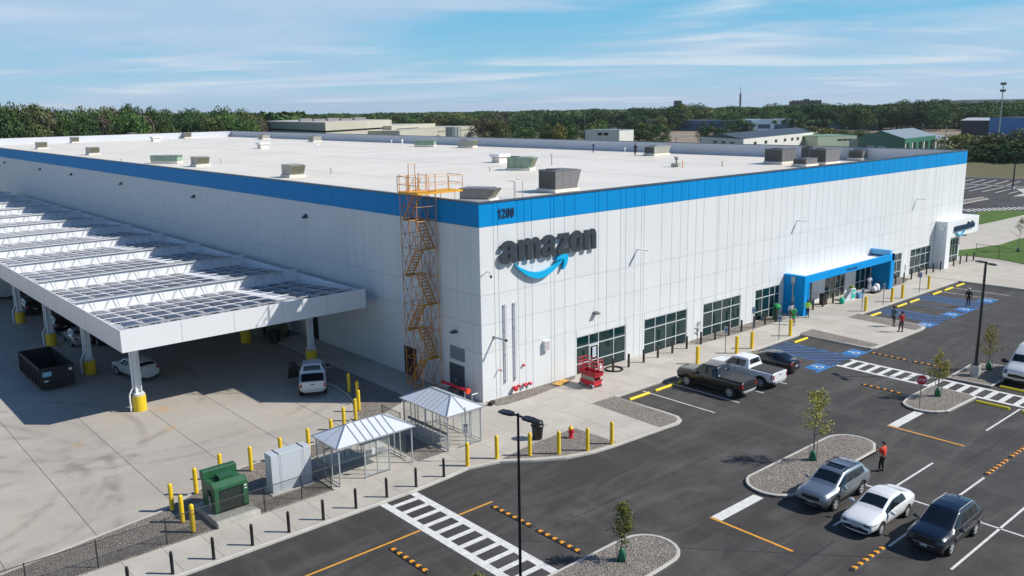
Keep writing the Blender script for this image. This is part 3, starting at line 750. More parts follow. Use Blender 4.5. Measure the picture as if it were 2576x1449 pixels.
# ------------------------------------------------------------------ solar canopy over the yard
def canopy():
    c = thing('solar_canopy', 'long white canopy of sawtooth solar panel rows over the loading yard', 'canopy')
    X0, X1, Y0, P, NB = -19.55, -1.15, 12.9, 10.9, 11
    Y1 = Y0+P*NB
    m = MB(); m.box(X0, X1, Y0, Y0+.10, 5.0, 6.5); m.build('fascia', M['whitegloss'], c)
    m = MB(); m.box(X0, X0+.10, Y0+.10, Y1, 5.0, 6.5); m.build('fascia', M['whitegloss'], c)
    m = MB(); m.box(X1-.1, X1, Y0+.10, Y1, 5.0, 6.3); m.build('fascia', M['white'], c)
    m = MB()
    for x in (-15.6, -11.9, -8.2, -4.5): m.box(x-.012, x+.012, Y0-.006, Y0, 5.0, 6.5)
    for k in range(1, 30): m.box(X0-.006, X0, Y0+k*3.9-.012, Y0+k*3.9+.012, 5.0, 6.5)
    m.build('fascia_joint', M['lgrey'], c)
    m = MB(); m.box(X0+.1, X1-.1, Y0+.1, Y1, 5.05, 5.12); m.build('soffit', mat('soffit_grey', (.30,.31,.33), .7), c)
    pan = mat('solar_glass', (.016,.026,.075), .22, spec=.24, objvar=.35)
    cellm = mat('solar_grid', (.10,.115,.14), .3)
    pw, ph_ = .90, 2.06
    pm_ = MB(); pm_.box(-pw/2, pw/2, -ph_/2, ph_/2, 0, .035); pme = pm_.mesh('solar_panel', pan)
    stuffp = MB(); count = 0
    for k in range(NB):
        ya = Y0+.10+k*P; yb = ya+P-.15
        za, zb = 6.52, 5.78
        sl = math.atan2(zb-za, yb-ya)
        ca, sa = math.cos(sl), math.sin(sl)
        # deck
        m = MB(); m.add([(X0+.12,ya,za-.12),(X1-.12,ya,za-.12),(X1-.12,yb,zb-.12),(X0+.12,yb,zb-.12)], [(0,1,2,3)]); m.build('deck', M['white'], c)
        # ribs of the deck between the panels, purlins across
        m = MB(); n = 12; pitch = (X1-X0-1.6)/n
        for i in range(n+1):
            x = X0+.55+i*pitch
            for dx in (-.13, 0, .13): m.beam((x+dx, ya+.1, za-.06), (x+dx, yb-.1, zb-.06), .05, .05)
        m.build('deck_rib', M['white'], c)
        m = MB()
        for j in range(5):
            t = .04+j*.225
            m.beam((X0+.3, ya+(yb-ya)*t, za+(zb-za)*t+.06), (X1-.9, ya+(yb-ya)*t, za+(zb-za)*t+.06), .06, .04)
        m.build('purlin', M['white'], c)
        for i in range(n):
            if i == 8: continue
            for j in range(4):
                t = .04+(j+.5)*.225; x = X0+.55+(i+.5)*pitch; yy = ya+(yb-ya)*t; z = za+(zb-za)*t+.0
                if count < 298:
                    o = bpy.data.objects.new('solar_panel', pme); COL.objects.link(o); o.parent = c; o.location = (x, yy, z); o.rotation_euler = (sl, 0, 0); count += 1
                else:
                    Mx = Matrix.Translation((x, yy, z)) @ Matrix.Rotation(sl, 4, 'X'); stuffp.box(-pw/2, pw/2, -ph_/2, ph_/2, 0, .035, Mx)
        # white face of the next tooth, truss in front
        yf = ya+P-.1
        m = MB(); m.add([(X0+.12,yf,5.66),(X1-.12,yf,5.66),(X1-.12,yf+.22,6.62),(X0+.12,yf+.22,6.62),(X0+.12,yf+.05,5.66),(X1-.12,yf+.05,5.66),(X1-.12,yf+.27,6.62),(X0+.12,yf+.27,6.62)],
                        [(0,1,2,3),(7,6,5,4),(3,2,6,7),(1,5,6,2),(0,3,7,4),(0,4,5,1)]); m.build('face_panel', M['whitegloss'], c)
        m = MB(); m.beam((X0+.12,yf-.02,6.66),(X1-1.4,yf-.02,6.66),.09,.11); x = X0+.5; up = True
        while x < X1-2.2:
            m.cyl((x, yf-.16, 5.74), (x+.55, yf-.02, 6.62), .025, None, 5); m.cyl((x+1.1, yf-.16, 5.74), (x+.85, yf-.02, 6.62), .025, None, 5); x += 1.7
        m.build('truss', M['lgrey'], c)
    m = MB(); m.beam((X0+.3,Y0+.3,6.62),(X1-1.0,Y0+.3,6.62),.09,.09); x = X0+.8
    while x < X1-1.5: m.cyl((x,Y0+.06,6.45),(x+.2,Y0+.3,6.62),.025,None,5); m.cyl((x+.55,Y0+.06,6.45),(x+.45,Y0+.3,6.62),.025,None,5); x += 1.45
    m.build('truss', M['lgrey'], c)
    stuffp.build('solar_panel_field', pan, c, kind='stuff')
    cols = [(-18.0, 15.65+i*11.6, 1) for i in range(11)]+[(-3.75, 17.5, 0),(-4.9, 27.4, 0),(-4.9,39,0),(-4.9,51,0),(-4.9,63,0)]
    for (x, y, pipe) in cols:
        m = MB(); m.box(-.21,-.16,-.2,.2,1.3,5.05); m.box(.16,.21,-.2,.2,1.3,5.05); m.box(-.16,.16,-.03,.03,1.3,5.05); m.box(-.33,.33,-.3,.3,1.24,1.3)
        col = m.build('column', M['white'], c, loc=(x, y, 0))
        m = MB(); m.cyl((0,0,0),(0,0,1.12),.45,.45,20); m.build('yellow_base', M['yellow'], col)
        m = MB(); m.cyl((0,0,1.12),(0,0,1.24),.44,.36,20); m.build('grout_cap', M['conc_old'], col)
        if pipe:
            m = MB(); m.tube([(-.34,-.05,5.0),(-.34,-.05,1.75),(-.62,-.05,1.25),(-.62,-.05,.12)], .055, 8); m.build('downpipe', M['white'], col)
canopy()

# ------------------------------------------------------------------ bollards
def mk_bollard(h, r, mm, name, cap='dome'):
    t = thing(name, 'x', 'bollard'); m = MB()
    if cap == 'dome': prof = [(r,0),(r,h-r)]+[(r*math.cos(a), h-r+r*math.sin(a)) for a in (R(25),R(50),R(75))]+[(.004,h)]
    elif cap == 'ball': prof = [(r*1.15,0),(r*1.15,.05),(r,.07),(r,h-.2),(r*1.15,h-.195),(r*1.15,h-.17),(r*.8,h-.16)]+[(r*1.02*math.cos(a), h-.08+.085*math.sin(a)) for a in (R(-50),R(-20),R(15),R(45),R(70))]+[(.004,h+.005)]
    else: prof = [(r,0),(r,h-.02),(r*.9,h),(.004,h)]
    m.lathe(prof, 4 if cap == 'square' else 16); o = m.build('post', mm, t, smooth=(cap != 'square'))
    if cap == 'square': o.rotation_euler = (0,0,R(45))
    if cap != 'square':
        try: o.data.set_sharp_from_angle(angle=R(50))
        except Exception: pass
    return t
YB = mk_bollard(1.45, .115, M['yellow'], 'yellow_bollard'); YB['group'] = 'round yellow bollards'
NB_ = mk_bollard(1.10, .075, M['black'], 'black_bollard', 'ball'); NB_['group'] = 'black ball-topped bollards along the near pavement'
BB = mk_bollard(1.07, .095, M['brown'], 'bronze_bollard', 'square'); BB['group'] = 'dark square bollards along the facade'
SB = mk_bollard(1.45, .15, M['yellow'], 'square_bollard', 'square'); SB['group'] = 'square yellow bollards at the kerb'
def place_all(proto, items, z=.15):
    for i, (x, y, lab) in enumerate(items):
        o = proto if i == 0 else dup(proto, (x, y, z), label=lab)
        if i == 0: o.location = (x, y, z); o['label'] = lab
place_all(YB, [
 (-22.2,-4.7,'yellow bollard nearest the chain-link fence, left of the green generator'),
 (-22.2,-3.3,'yellow bollard second from the fence, beside the gravel left of the generator'),
 (-22.1,-1.6,'leftmost yellow bollard, standing on the yard kerb'),
 (-20.4,-.5,'tall yellow bollard just behind and left of the green generator'),
 (-18.6,.5,'yellow bollard whose top shows above the green generator'),
 (-16.9,.3,'yellow bollard between the green generator and the white cabinet'),
 (-15.0,.4,'yellow bollard peeking over the left end of the white cabinet'),
 (-13.1,.6,'yellow bollard peeking over the right end of the white cabinet'),
 (-11.3,1.0,'yellow bollard showing left above the front glass shelter roof'),
 (-9.6,2.4,'yellow bollard just above the peak of the front glass shelter'),
 (-8.2,3.3,'yellow bollard at the kerb bend behind the front glass shelter'),
 (-7.1,4.7,'yellow bollard at the edge of the building shadow by the gravel'),
 (-6.1,6.5,'yellow bollard in building shade, second from the pickup'),
 (-5.6,8.5,'yellow bollard in building shade closest to the pickup with an open door'),
 (-7.5,-7.75,'yellow bollard in front of the parking sign post by the glass shelter'),
 (-5.6,-8.1,'yellow bollard at the tip of the hydrant gravel bed, left of the lamp post'),
 (-3.9,-9.1,'yellow bollard on the kerb directly right of the near lamp post'),
 (-2.5,-10.1,'yellow bollard on the gravel bed in front of the red hydrant'),
 (-.9,-10.9,'yellow bollard on the gravel bed right of the red hydrant'),
 (.9,-11.2,'rightmost round yellow bollard, at the end of the hydrant bed')])
lab = ['at the bottom edge of the picture','in front of the second fence bay','below the left end of the generator slab','in front of the generator slab','in front of the gap between generator and cabinet','in front of the white cabinet','in front of the fence end','in front of the left half of the glass shelter','at the start of the crosswalk','just right of the crosswalk','closest to the yellow bollard and the kerb curve']
place_all(NB_, [(-26.3+i*1.88 if i else -26.3, -8.0, 'black ball-topped bollard '+(lab[i] if i < len(lab) else 'by the kerb')) for i in range(10)])
fx = [(11.7,-1.5),(13.5,-1.5),(15.3,-1.5),(17.1,-1.45),(19.0,-1.42),(20.9,-1.42),(22.9,-1.38),(24.9,-1.4),(26.9,-1.4),(28.8,-1.4),(30.8,-1.4),(32.6,-1.4),(34.3,-1.45),(40.8,-1.5),(42.75,-1.45),(44.8,-1.4),(58.2,-1.5),(60.1,-1.55),(62.1,-1.5),(64.0,-1.5),(66.1,-1.45),(68.0,-1.42),(69.95,-1.42),(73.6,-1.45),(75.4,-1.5),(77.45,-1.45),(79.2,-1.6)]
fl = ['nearest the red scissor lift, by the rubber ring','right of the rubber ring before the first window','between the first and second windows','before the left end of the second window','before the second pane of the second window','before the right part of the second window','at the start of the facade gravel bed','before the left half of the third window','before the centre of the third window','before the right edge of the third window','on the gravel between third and fourth windows','before the left of the fourth window','beside the green stand next to the blue portal',
      'just inside the left leg of the blue portal','beside the dark bin under the blue portal','before the portal windows, right of the dark bin','just right of the blue portal','on the gravel right of the blue portal','before the wall between the two far windows','before the left edge of the wide far window','before the middle of the wide far window','before the right edge of the wide far window','before the white pier of the sign canopy','under the sign canopy, left of its window','under the sign canopy window','right of the sign canopy window','farthest, by the lawn fence corner']
place_all(BB, [(x, y, 'dark square bollard '+fl[i]) for i, (x, y) in enumerate(fx)])
place_all(SB, [(18.0,-4.7,'square yellow bollard behind the nose of the black pickup'),(22.7,-5.1,'square yellow bollard behind the white parked pickup'),(24.8,-5.15,'square yellow bollard left of the sign post before the blue hatching'),
 (30.6,-5.2,'square yellow bollard below the figures beside the blue portal'),(43.9,-5.3,'square yellow bollard in front of the portal, left of its kerb'),(49.6,-5.2,'square yellow bollard in front of the right portal leg'),(51.9,-5.2,'square yellow bollard right of the portal by the tall sign post'),(58.3,-5.1,'farthest square yellow bollard on the wide walk')])

# ------------------------------------------------------------------ wheel stops and speed humps
def wheelstop(L_, lab, x, y, rz=0, old=False):
    w = MB(); h = .13
    for s in (0,):
        prof = [(-.09,0),(-.075,.1),(-.05,h),(.05,h),(.075,.1),(.09,0)]
        vs = [(-L_/2, a, b) for a, b in prof]+[(L_/2, a, b) for a, b in prof]; n = 6
        w.add(vs, [(i, i+1, n+i+1, n+i) for i in range(n-1)]+[tuple(range(n))[::-1], tuple(range(n, 2*n))])
    o = w.build('wheel_stop', M['wsyellow'], loc=(x, y, .003), rz=rz); tag(o, lab, 'wheel stop', 'yellow wheel stops')
for (x, lab_) in ((9.05,'yellow wheel stop beside the gravel corner of the stalls'),(11.85,'yellow wheel stop left of the black pickup'),(14.5,'yellow wheel stop under the nose of the black pickup'),(30.3,'yellow wheel stop at the head of the blue hatching before the walk island'),
               (43.7,'yellow wheel stop next to the gravel strip of the walk island'),(49.2,'yellow wheel stop left of the stall line before the portal'),(52.0,'yellow wheel stop right of the stall line before the portal'),(57.3,'third yellow wheel stop from the far end of the row'),(60.2,'second yellow wheel stop from the far end of the row'),(63.2,'farthest yellow wheel stop at the corner of the far walk')):
    wheelstop(2.1, lab_, x, -6.42)
wheelstop(2.1, 'yellow wheel stop beside the island with the stop sign', 24.75, -24.0, R(90)); wheelstop(2.1, 'yellow wheel stop at the right edge behind the crosswalk', 24.75, -26.9, R(90)); wheelstop(2.1, 'yellow wheel stop under the nose of the white van', 29.2, -23.9, R(90))
def hump():
    t = thing('speed_hump', 'x', 'speed hump'); m = MB(); L_ = 3.1
    prof = [(-.17,0),(-.1,.05),(0,.062),(.1,.05),(.17,0)]
    vs = [(-L_/2, a, b) for a, b in prof]+[(-L_/2+.1, a*1.0, b) for a, b in prof]; n = 5
    xs = [-L_/2-.02,-L_/2+.08,L_/2-.08,L_/2+.02]; sc = [.25,1,1,.25]; vs = []
    for x, s in zip(xs, sc): vs += [(x, a, b*s) for a, b in prof]
    fs = []
    for k in range(3): fs += [(k*n+i, k*n+i+1, (k+1)*n+i+1, (k+1)*n+i) for i in range(n-1)]
    fs += [tuple(range(n))[::-1], tuple(range(3*n, 4*n))]; m.add(vs, [f[::-1] for f in fs]); m.build('rubber_body', M['rubber'], t)
    for i in range(6):
        x = -L_/2+.3+i*.5; q = MB(); q.add([(x-.10,-.12,.047),(x+.10,-.12,.047),(x+.15,-.0,.067),(x-.05,-.0,.067)], [(0,1,2,3)]); q.add([(x-.05,0,.067),(x+.15,0,.067),(x+.10,.12,.047),(x-.10,.12,.047)], [(0,1,2,3)]); q.build('marker', M['orange'], t)
    return t
HU = hump(); HU['group'] = 'rubber speed humps with orange markers'
hs = [(-9.55,-13.95,90,'speed hump behind the near lamp post, closest to the orange line'),(-9.6,-17.4,90,'speed hump between the near lamp post and the small tree island'),(-15.85,-14.0,90,'speed hump left of the near crosswalk at the bottom edge'),
      (-.45,-28.05,0,'speed hump at the bottom right below the white sedan'),(14.3,-28.1,0,'speed hump at the right edge, nearer of the pair'),(17.8,-28.1,0,'speed hump cut by the right edge of the picture'),
      (22.8,-17.3,90,'speed hump in the lane left of the stop sign'),(31.0,-13.9,90,'speed hump end to end from the walk island corner'),(31.0,-17.3,90,'speed hump behind the stop sign tree'),(-3.0,-31.6,90,'speed hump just showing at the bottom edge right of centre')]
for i, (x, y, r, l_) in enumerate(hs):
    o = HU if i == 0 else dup(HU, label=l_); o.location = (x, y, .003); o.rotation_euler = (0,0,R(r)); o['label'] = l_

# ------------------------------------------------------------------ lamp posts
def lamp_post(name, label, x, y, h, heads, base=None, r=.085, z0=0):
    t = thing(name, label, 'lamp post', (x, y, z0)); m = MB(); b0 = .9 if base else 0
    m.cyl((0,0,b0),(0,0,h),r*1.05,r*.8,4); m.build('pole', M['black'] , t)
    if base: m = MB(); m.cyl((0,0,0),(0,0,.9),.36,.36,20); m.build('concrete_base', M['kerb'], t); m = MB(); m.box(-.22,.22,-.22,.22,.9,.98); m.build('anchor_plate', M['black'], t)
    for (ang, tilt) in heads:
        d = Vector((math.cos(R(ang)), math.sin(R(ang)), 0)); q = Vector((-d.y, d.x, 0))
        m = MB(); m.cyl((0,0,h-.08), d*.24+Vector((0,0,h-.1)), .045, .045, 6); m.build('arm', M['black'], t)
        m = MB(); a0 = d*.22+Vector((0,0,h-.10)); pts = []
        for (u, w, zz) in ((0,.06,.03),(.12,.17,.05),(.45,.2,.045),(.72,.15,.03)):
            for s in (-1, 1): pts.append((a0+d*u+q*w*s+Vector((0,0,zz)), a0+d*u+q*w*s*.9+Vector((0,0,-.05))))
        vs = []; 
        for (tp, bt) in pts: vs += [tp, bt]
        fs = []
        for k in range(3):
            b = k*4; fs += [(b, b+2, b+6, b+4), (b+1, b+5, b+7, b+3), (b, b+4, b+5, b+1), (b+2, b+3, b+7, b+6)]
        fs += [(0,1,3,2),(12,14,15,13)]; m.add(vs, fs); m.build('lamp_head', M['black'], t)
    return t
lamp_post('lamp_post', 'tall black lamp post with two flat heads, standing nearest, beside the crosswalk', -14.68, -20.37, 8.5, [(97, 0), (-83, 0)], r=.082)
lamp_post('lamp_post', 'dark lamp post on a round concrete base beside the white van', 30.3, -20.7, 8.7, [(60, 0), (-120, 0)], base=True, r=.11, z0=.05)
lamp_post('lamp_post', 'distant lamp post standing in the empty far parking lot', 176.4, 27.8, 8.4, [(130, 0), (-50, 0)], base=True, r=.16)

# ------------------------------------------------------------------ litter bin, hydrant, sign posts
t = thing('litter_bin', 'round black litter bin with a domed lid on the pavement behind the lamp post', 'litter bin', (-1.8,-7.5,.15))
m = MB(); m.lathe([(.27,0),(.30,.05),(.37,.8),(.38,.82),(.38,.86)], 24); m.build('bin_body', mat('bin_brown', (.02,.017,.016), .35), t, smooth=True)
m = MB(); m.lathe([(.41,.86),(.43,.89),(.41,.93),(.36,.94),(.36,1.02),(.37,1.04),(.36,1.12),(.30,1.18),(.14,1.21),(.004,1.215)], 24); m.build('bin_lid', M['black'], t, smooth=True)
t = thing('fire_hydrant', 'red fire hydrant with a yellow cap on the gravel bed', 'fire hydrant', (-.2,-8.8,.16))
m = MB(); m.lathe([(.17,0),(.17,.05),(.12,.06),(.12,.5),(.15,.51),(.15,.56),(.12,.57)], 16); m.cyl((0,0,.45),(.22,0,.45),.06,.06,10); m.cyl((0,0,.45),(-.22,0,.45),.06,.06,10); m.cyl((0,0,.42),(0,-.24,.42),.085,.085,12); m.build('hydrant_body', M['red'], t, smooth=False)
m = MB(); m.lathe([(.155,.57),(.155,.62),(.12,.70),(.06,.75),(.035,.76),(.035,.83),(.004,.84)], 16); m.build('bonnet', M['yellow'], t, smooth=True)
def sign_post(label, x, y, h, plates, facing=-90, z=.15, r=.03, name='sign_post', pm_=None):
    t = thing(name, label, 'sign', (x, y, z), R(facing+90)); m = MB(); m.beam((0,0,0),(0,0,h), r*2, r*1.2); m.build('post', M['galv'], t)
    for (zb, zt, w, kind) in plates:
        m = MB(); m.box(-w/2, w/2, -r-.022, -r-.01, zb, zt); p = m.build('sign_plate', M['wpaint'] if kind != 'stop' else M['red'], t)
        if kind == 'ada':
            m = MB(); m.box(-w*.36, w*.36, -r-.026, -r-.023, zb+(zt-zb)*.42, zb+(zt-zb)*.72); m.build('blue_symbol', M['bs'], p)
            m = MB()
            for k in (.16,.28,.84): m.box(-w*.36, w*.36, -r-.026, -r-.023, zb+(zt-zb)*k, zb+(zt-zb)*(k+.06))
            m.build('print', mat('sign_green', (.05,.16,.10), .6), p)
        if kind == 'bus':
            m = MB()
            m.box(-w*.36,w*.36,-r-.026,-r-.023,zb+(zt-zb)*.80,zb+(zt-zb)*.9); m.box(-w*.3,w*.3,-r-.026,-r-.023,zb+(zt-zb)*.66,zb+(zt-zb)*.74); m.box(-w*.36,w*.36,-r-.026,-r-.023,zb+(zt-zb)*.08,zb+(zt-zb)*.14)
            for i in range(12):
                a0, a1 = 2*PI*i/12, 2*PI*(i+1)/12; c_ = zb+(zt-zb)*.38; y_ = -r-.0245
                m.quad((.10*math.cos(a0),y_,c_+.12*math.sin(a0)),(.10*math.cos(a1),y_,c_+.12*math.sin(a1)),(.065*math.cos(a1),y_,c_+.08*math.sin(a1)),(.065*math.cos(a0),y_,c_+.08*math.sin(a0)))
            m.build('print', M['black'], p)
    return t
sign_post('tall thin pole with a white parking sign before the open end of the glass shelter', -7.15, -7.2, 3.3, [(1.75,2.35,.34,'bus')], -120)
AP = [(1.62,2.22,.30,'ada')]
for (x, y, l_) in ((22.2,-4.35,'accessible parking sign post behind the two parked pickups'),(28.7,-5.25,'accessible parking sign post before the blue hatching, by the figures'),(47.6,-5.25,'accessible parking sign post in front of the portal opening'),
                   (55.7,-5.25,'accessible parking sign post in front of the right portal leg'),(29.7,-2.0,'thin sign post by the fourth window'),(43.95,-4.9,'sign post behind the square yellow bollard left of the portal kerb')):
    sign_post(l_, x, y, 2.25, AP, -135)
for (x, y, l_) in ((58.7,-2.2,'bare grey pole right of the portal'),(35.9,-2.2,'thin pole with a narrow plate beside the left portal leg')):
    sign_post(l_, x, y, 2.3, [(1.7,2.2,.12,'x')], -45)
# stop sign
t = thing('stop_sign', 'red octagonal stop sign on a thin post in the gravel island', 'stop sign', (20.45,-21.0,.14), R(-48))
m = MB(); m.beam((0,0,0),(0,0,2.2),.05,.035); m.build('post', M['galv'], t)
def octa(r, y, z0, th=.008, yy=None):
    m = MB(); vs = []
    for s in (0, 1):
        for k in range(8): a = PI/8+k*PI/4; vs.append((r*math.cos(a), y-th*s, z0+r*math.sin(a)))
    m.add(vs, [tuple(range(8)), tuple(range(15,7,-1))]+[(k, (k+1)%8, 8+(k+1)%8, 8+k) for k in range(8)]); return m
octa(.37,-.03,1.95).build('rim', M['wpaint'], t); octa(.335,-.04,1.95).build('sign_plate', M['red'], t)
def text_mesh(txt, size, extr, off=0., sx=1., name='letter', align='CENTER'):
    cu = bpy.data.curves.new(name, 'FONT'); cu.body = txt; cu.size = size; cu.extrude = extr; cu.offset = off; cu.align_x = align; cu.resolution_u = 3
    ob = bpy.data.objects.new(name, cu); COL.objects.link(ob); dg = bpy.context.evaluated_depsgraph_get(); me = bpy.data.meshes.new_from_object(ob.evaluated_get(dg))
    bpy.data.objects.remove(ob); bpy.data.curves.remove(cu)
    me.transform(Matrix.Rotation(R(90), 4, 'X') @ Matrix.Diagonal((sx,1,1,1)))
    return me
def put_text(txt, size, extr, mm, parent, loc, off=0., sx=1., name='letter', align='CENTER'):
    me = text_mesh(txt, size, extr, off, sx, name, align); me.materials.clear(); me.materials.append(mm)
    o = bpy.data.objects.new(name, me); COL.objects.link(o); o.parent = parent; o.location = loc; return o
put_text('STOP', .27, .002, M['wpaint'], t, (0,-.052,1.86), .006, .82, 'lettering')

# ------------------------------------------------------------------ wall signs
ws = thing('wall_sign', 'large charcoal lettering over a cyan smile arrow near the corner of the facade', 'sign', (0,-.003,0))
# letter boxes measured on the wall: x0, x1
GL = {
 'n': [[(0,0),(0,.97),(.31,.97),(.345,.86),(.43,.94),(.55,.99),(.68,1),(.82,.97),(.93,.89),(.99,.76),(1,.62),(1,0),(.65,0),(.65,.58),(.62,.69),(.53,.74),(.43,.71),(.37,.63),(.355,.56),(.355,0)]],
 'm': [[(0,0),(0,.97),(.19,.97),(.215,.88),(.27,.94),(.36,.99),(.45,1),(.54,.97),(.595,.87),(.65,.94),(.74,.99),(.82,1),(.93,.95),(.99,.82),(1,.65),(1,0),(.775,0),(.775,.60),(.76,.69),(.70,.74),(.64,.70),(.615,.6),(.615,0),(.39,0),(.39,.6),(.37,.70),(.31,.74),(.25,.69),(.225,.6),(.225,0)]],
 'z': [[(0,0),(0,.24),(.50,.735),(.04,.735),(.04,.98),(.96,.98),(.96,.74),(.48,.25),(.62,.275),(.8,.26),(1,.22),(.96,0)]],
 'o': [[(.5+.5*math.cos(2*PI*i/28), .5+.52*math.sin(2*PI*i/28)) for i in range(28)], [(.5+.165*math.cos(2*PI*i/20), .5+.29*math.sin(2*PI*i/20)) for i in range(20)]],
 'a': [[(.05,.66),(.08,.82),(.18,.93),(.32,.99),(.5,1.01),(.70,.98),(.84,.90),(.90,.78),(.91,.64),(.91,.26),(.94,.15),(1,.07),(.86,.0),(.76,-.04),(.67,.08),(.56,.01),(.42,-.03),(.24,-.02),(.10,.05),(.02,.17),(0,.30),(.04,.43),(.14,.52),(.30,.58),(.58,.60),(.58,.67),(.54,.76),(.45,.79),(.37,.75),(.34,.67)], [(.58,.44),(.46,.42),(.38,.37),(.35,.28),(.38,.20),(.46,.18),(.54,.23),(.58,.31)]],
 '2': [[(0,0),(0,.14),(.42,.5),(.6,.68),(.62,.78),(.56,.86),(.46,.87),(.38,.80),(.37,.70),(.02,.70),(.05,.86),(.2,.97),(.46,1.01),(.75,.97),(.93,.86),(.97,.72),(.9,.56),(.5,.22),(.98,.22),(.98,0)]],
 '0': [[(.5+.5*math.copysign(abs(math.cos(2*PI*i/28))**.7, math.cos(2*PI*i/28)), .5+.5*math.sin(2*PI*i/28)) for i in range(28)], [(.5+.13*math.cos(2*PI*i/18), .5+.32*math.sin(2*PI*i/18)) for i in range(18)]],
 'l': [[(0,0),(0,1.35),(1,1.35),(1,0)]],
 'b': [[(0,0),(0,1.35),(.34,1.35),(.34,.9),(.55,1),(.8,.95),(.97,.75),(1,.5),(.97,.25),(.8,.04),(.55,-.02),(.34,.08),(.3,0)], [(.36,.3),(.36,.68),(.5,.75),(.62,.66),(.66,.5),(.62,.3),(.5,.22)]]}
def glyph_mesh(ch, x0, x1, z0, h, y0, y1):
    cu = bpy.data.curves.new('letter', 'CURVE'); cu.dimensions = '2D'; cu.fill_mode = 'BOTH'; cu.extrude = (y1-y0)/2
    for loop in GL[ch]:
        sp = cu.splines.new('POLY'); sp.points.add(len(loop)-1); sp.use_cyclic_u = True
        for p, q in zip(sp.points, loop): p.co = (q[0]*(x1-x0), q[1]*h, 0, 1)
    ob = bpy.data.objects.new('letter', cu); COL.objects.link(ob); dg = bpy.context.evaluated_depsgraph_get(); me = bpy.data.meshes.new_from_object(ob.evaluated_get(dg)); bpy.data.objects.remove(ob); bpy.data.curves.remove(cu)
    me.transform(Matrix.Translation((0, (y0+y1)/2, 0)) @ Matrix.Rotation(R(90), 4, 'X')); return me
def wall_letters(txt, spans, z0, xh, depth, parent, mm, off, y=-.30):
    for ch, (a, b) in zip(txt, spans):
        me = glyph_mesh(ch, a, b, z0, xh, y, y+depth); me.materials.clear(); me.materials.append(mm)
        o = bpy.data.objects.new('letter', me); COL.objects.link(o); o.parent = parent; o.location = (a, 0, z0)
wall_letters('amazon', [(1.58,3.10),(3.26,5.27),(5.42,6.88),(7.02,8.22),(8.28,9.67),(9.76,11.05)], 9.72, 1.55, .11, ws, M['char'], .022)
# smile and arrow
def ribbon(top, bot, y0, y1):
    m = MB(); n = len(top); vs = []
    for y in (y0, y1):
        for p in top: vs.append((p[0], y, p[1]))
        for p in bot: vs.append((p[0], y, p[1]))
    fs = []
    for i in range(n-1):
        fs += [(i, n+i, n+i+1, i+1), (2*n+i, 2*n+i+1, 3*n+i+1, 3*n+i), (i, i+1, 2*n+i+1, 2*n+i), (n+i, 3*n+i, 3*n+i+1, n+i+1)]
    fs += [(0, 2*n, 3*n, n), (n-1, 2*n-1, 4*n-1, 3*n-1)]
    return m.add(vs, fs)
tp = []; bt = []
for i in range(19):
    u = i/18; x = 3.0+(7.45-3.0)*u
    zt = 9.52-.62*math.sin(PI*(u**.95))*1.0-.30*u*(1-u)*1.2+(-.18)*u; w = .05+.42*math.sin(PI*min(1, u*.93+.04))**.8
    tp.append((x, zt)); bt.append((x+.03, zt-w))
ribbon(tp, bt, -.30, -.06).build('smile', M['cyan'], ws)
ar = [(6.85,9.32),(7.0,9.52),(7.35,9.70),(7.8,9.72),(8.06,9.62),(8.08,9.3),(7.95,8.95),(7.72,8.65),(7.55,8.56),(7.5,8.62),(7.62,9.0),(7.66,9.28),(7.5,9.38),(7.15,9.36),(6.9,9.28)]
m = MB(); n = len(ar)
c_ = (7.72, 9.36)
vs = [(p[0], -.30, p[1]) for p in ar]+[(p[0], -.06, p[1]) for p in ar]
m.add(vs, [tuple(range(n))[::-1], tuple(range(n, 2*n))]+[(i, (i+1) % n, n+(i+1) % n, n+i) for i in range(n)]); m.build('arrow_head', M['cyan'], ws)
ns = thing('number_sign', 'dark blue house number 1200 on the blue band by the corner', 'sign', (0,-.003,0))
wall_letters('200', [(2.02,2.34),(2.42,2.72),(2.80,3.09)], 12.84, .66, .05, ns, M['navy'], .012, y=-.055)
m = MB(); m.add([(p[0],yy,p[1]) for yy in (-.055,-.005) for p in ((1.76,12.84),(1.89,12.84),(1.89,13.5),(1.79,13.5),(1.64,13.36),(1.64,13.26),(1.76,13.33))], [tuple(range(7)), tuple(range(13,6,-1))]+[(i+7,(i+1)%7+7,(i+1)%7,i) for i in range(7)]); m.build('letter', M['navy'], ns)
s2 = thing('canopy_sign', 'dark lettering with a small cyan swoosh on the white far canopy', 'sign', (0,-1.403,0))
wall_letters('amazonlob', [(72.85,73.5),(73.55,74.3),(74.36,74.95),(75.0,75.5),(75.55,76.1),(76.16,76.7),(76.8,77.1),(77.2,77.85),(77.95,78.65)], 4.52, .62, .16, s2, M['navy'], .02, y=-.2)
tp = [(73.4+2.4*i/10, 4.42-.42*math.sin(PI*i/10)) for i in range(11)]; bt = [(p[0], p[1]-.04-.16*math.sin(PI*(i+.3)/10.6)) for i, p in enumerate(tp)]
ribbon(tp, bt, -.2, -.03).build('swoosh', M['cyan'], s2)
s3 = thing('portal_sign', 'small dark lettering on the beam of the blue entrance portal', 'sign', (46.7,-2.256,3.50))
put_text('SKF gressessles', .36, .004, M['navy'], s3, (0,-.006,0), .008, .95, 'lettering')

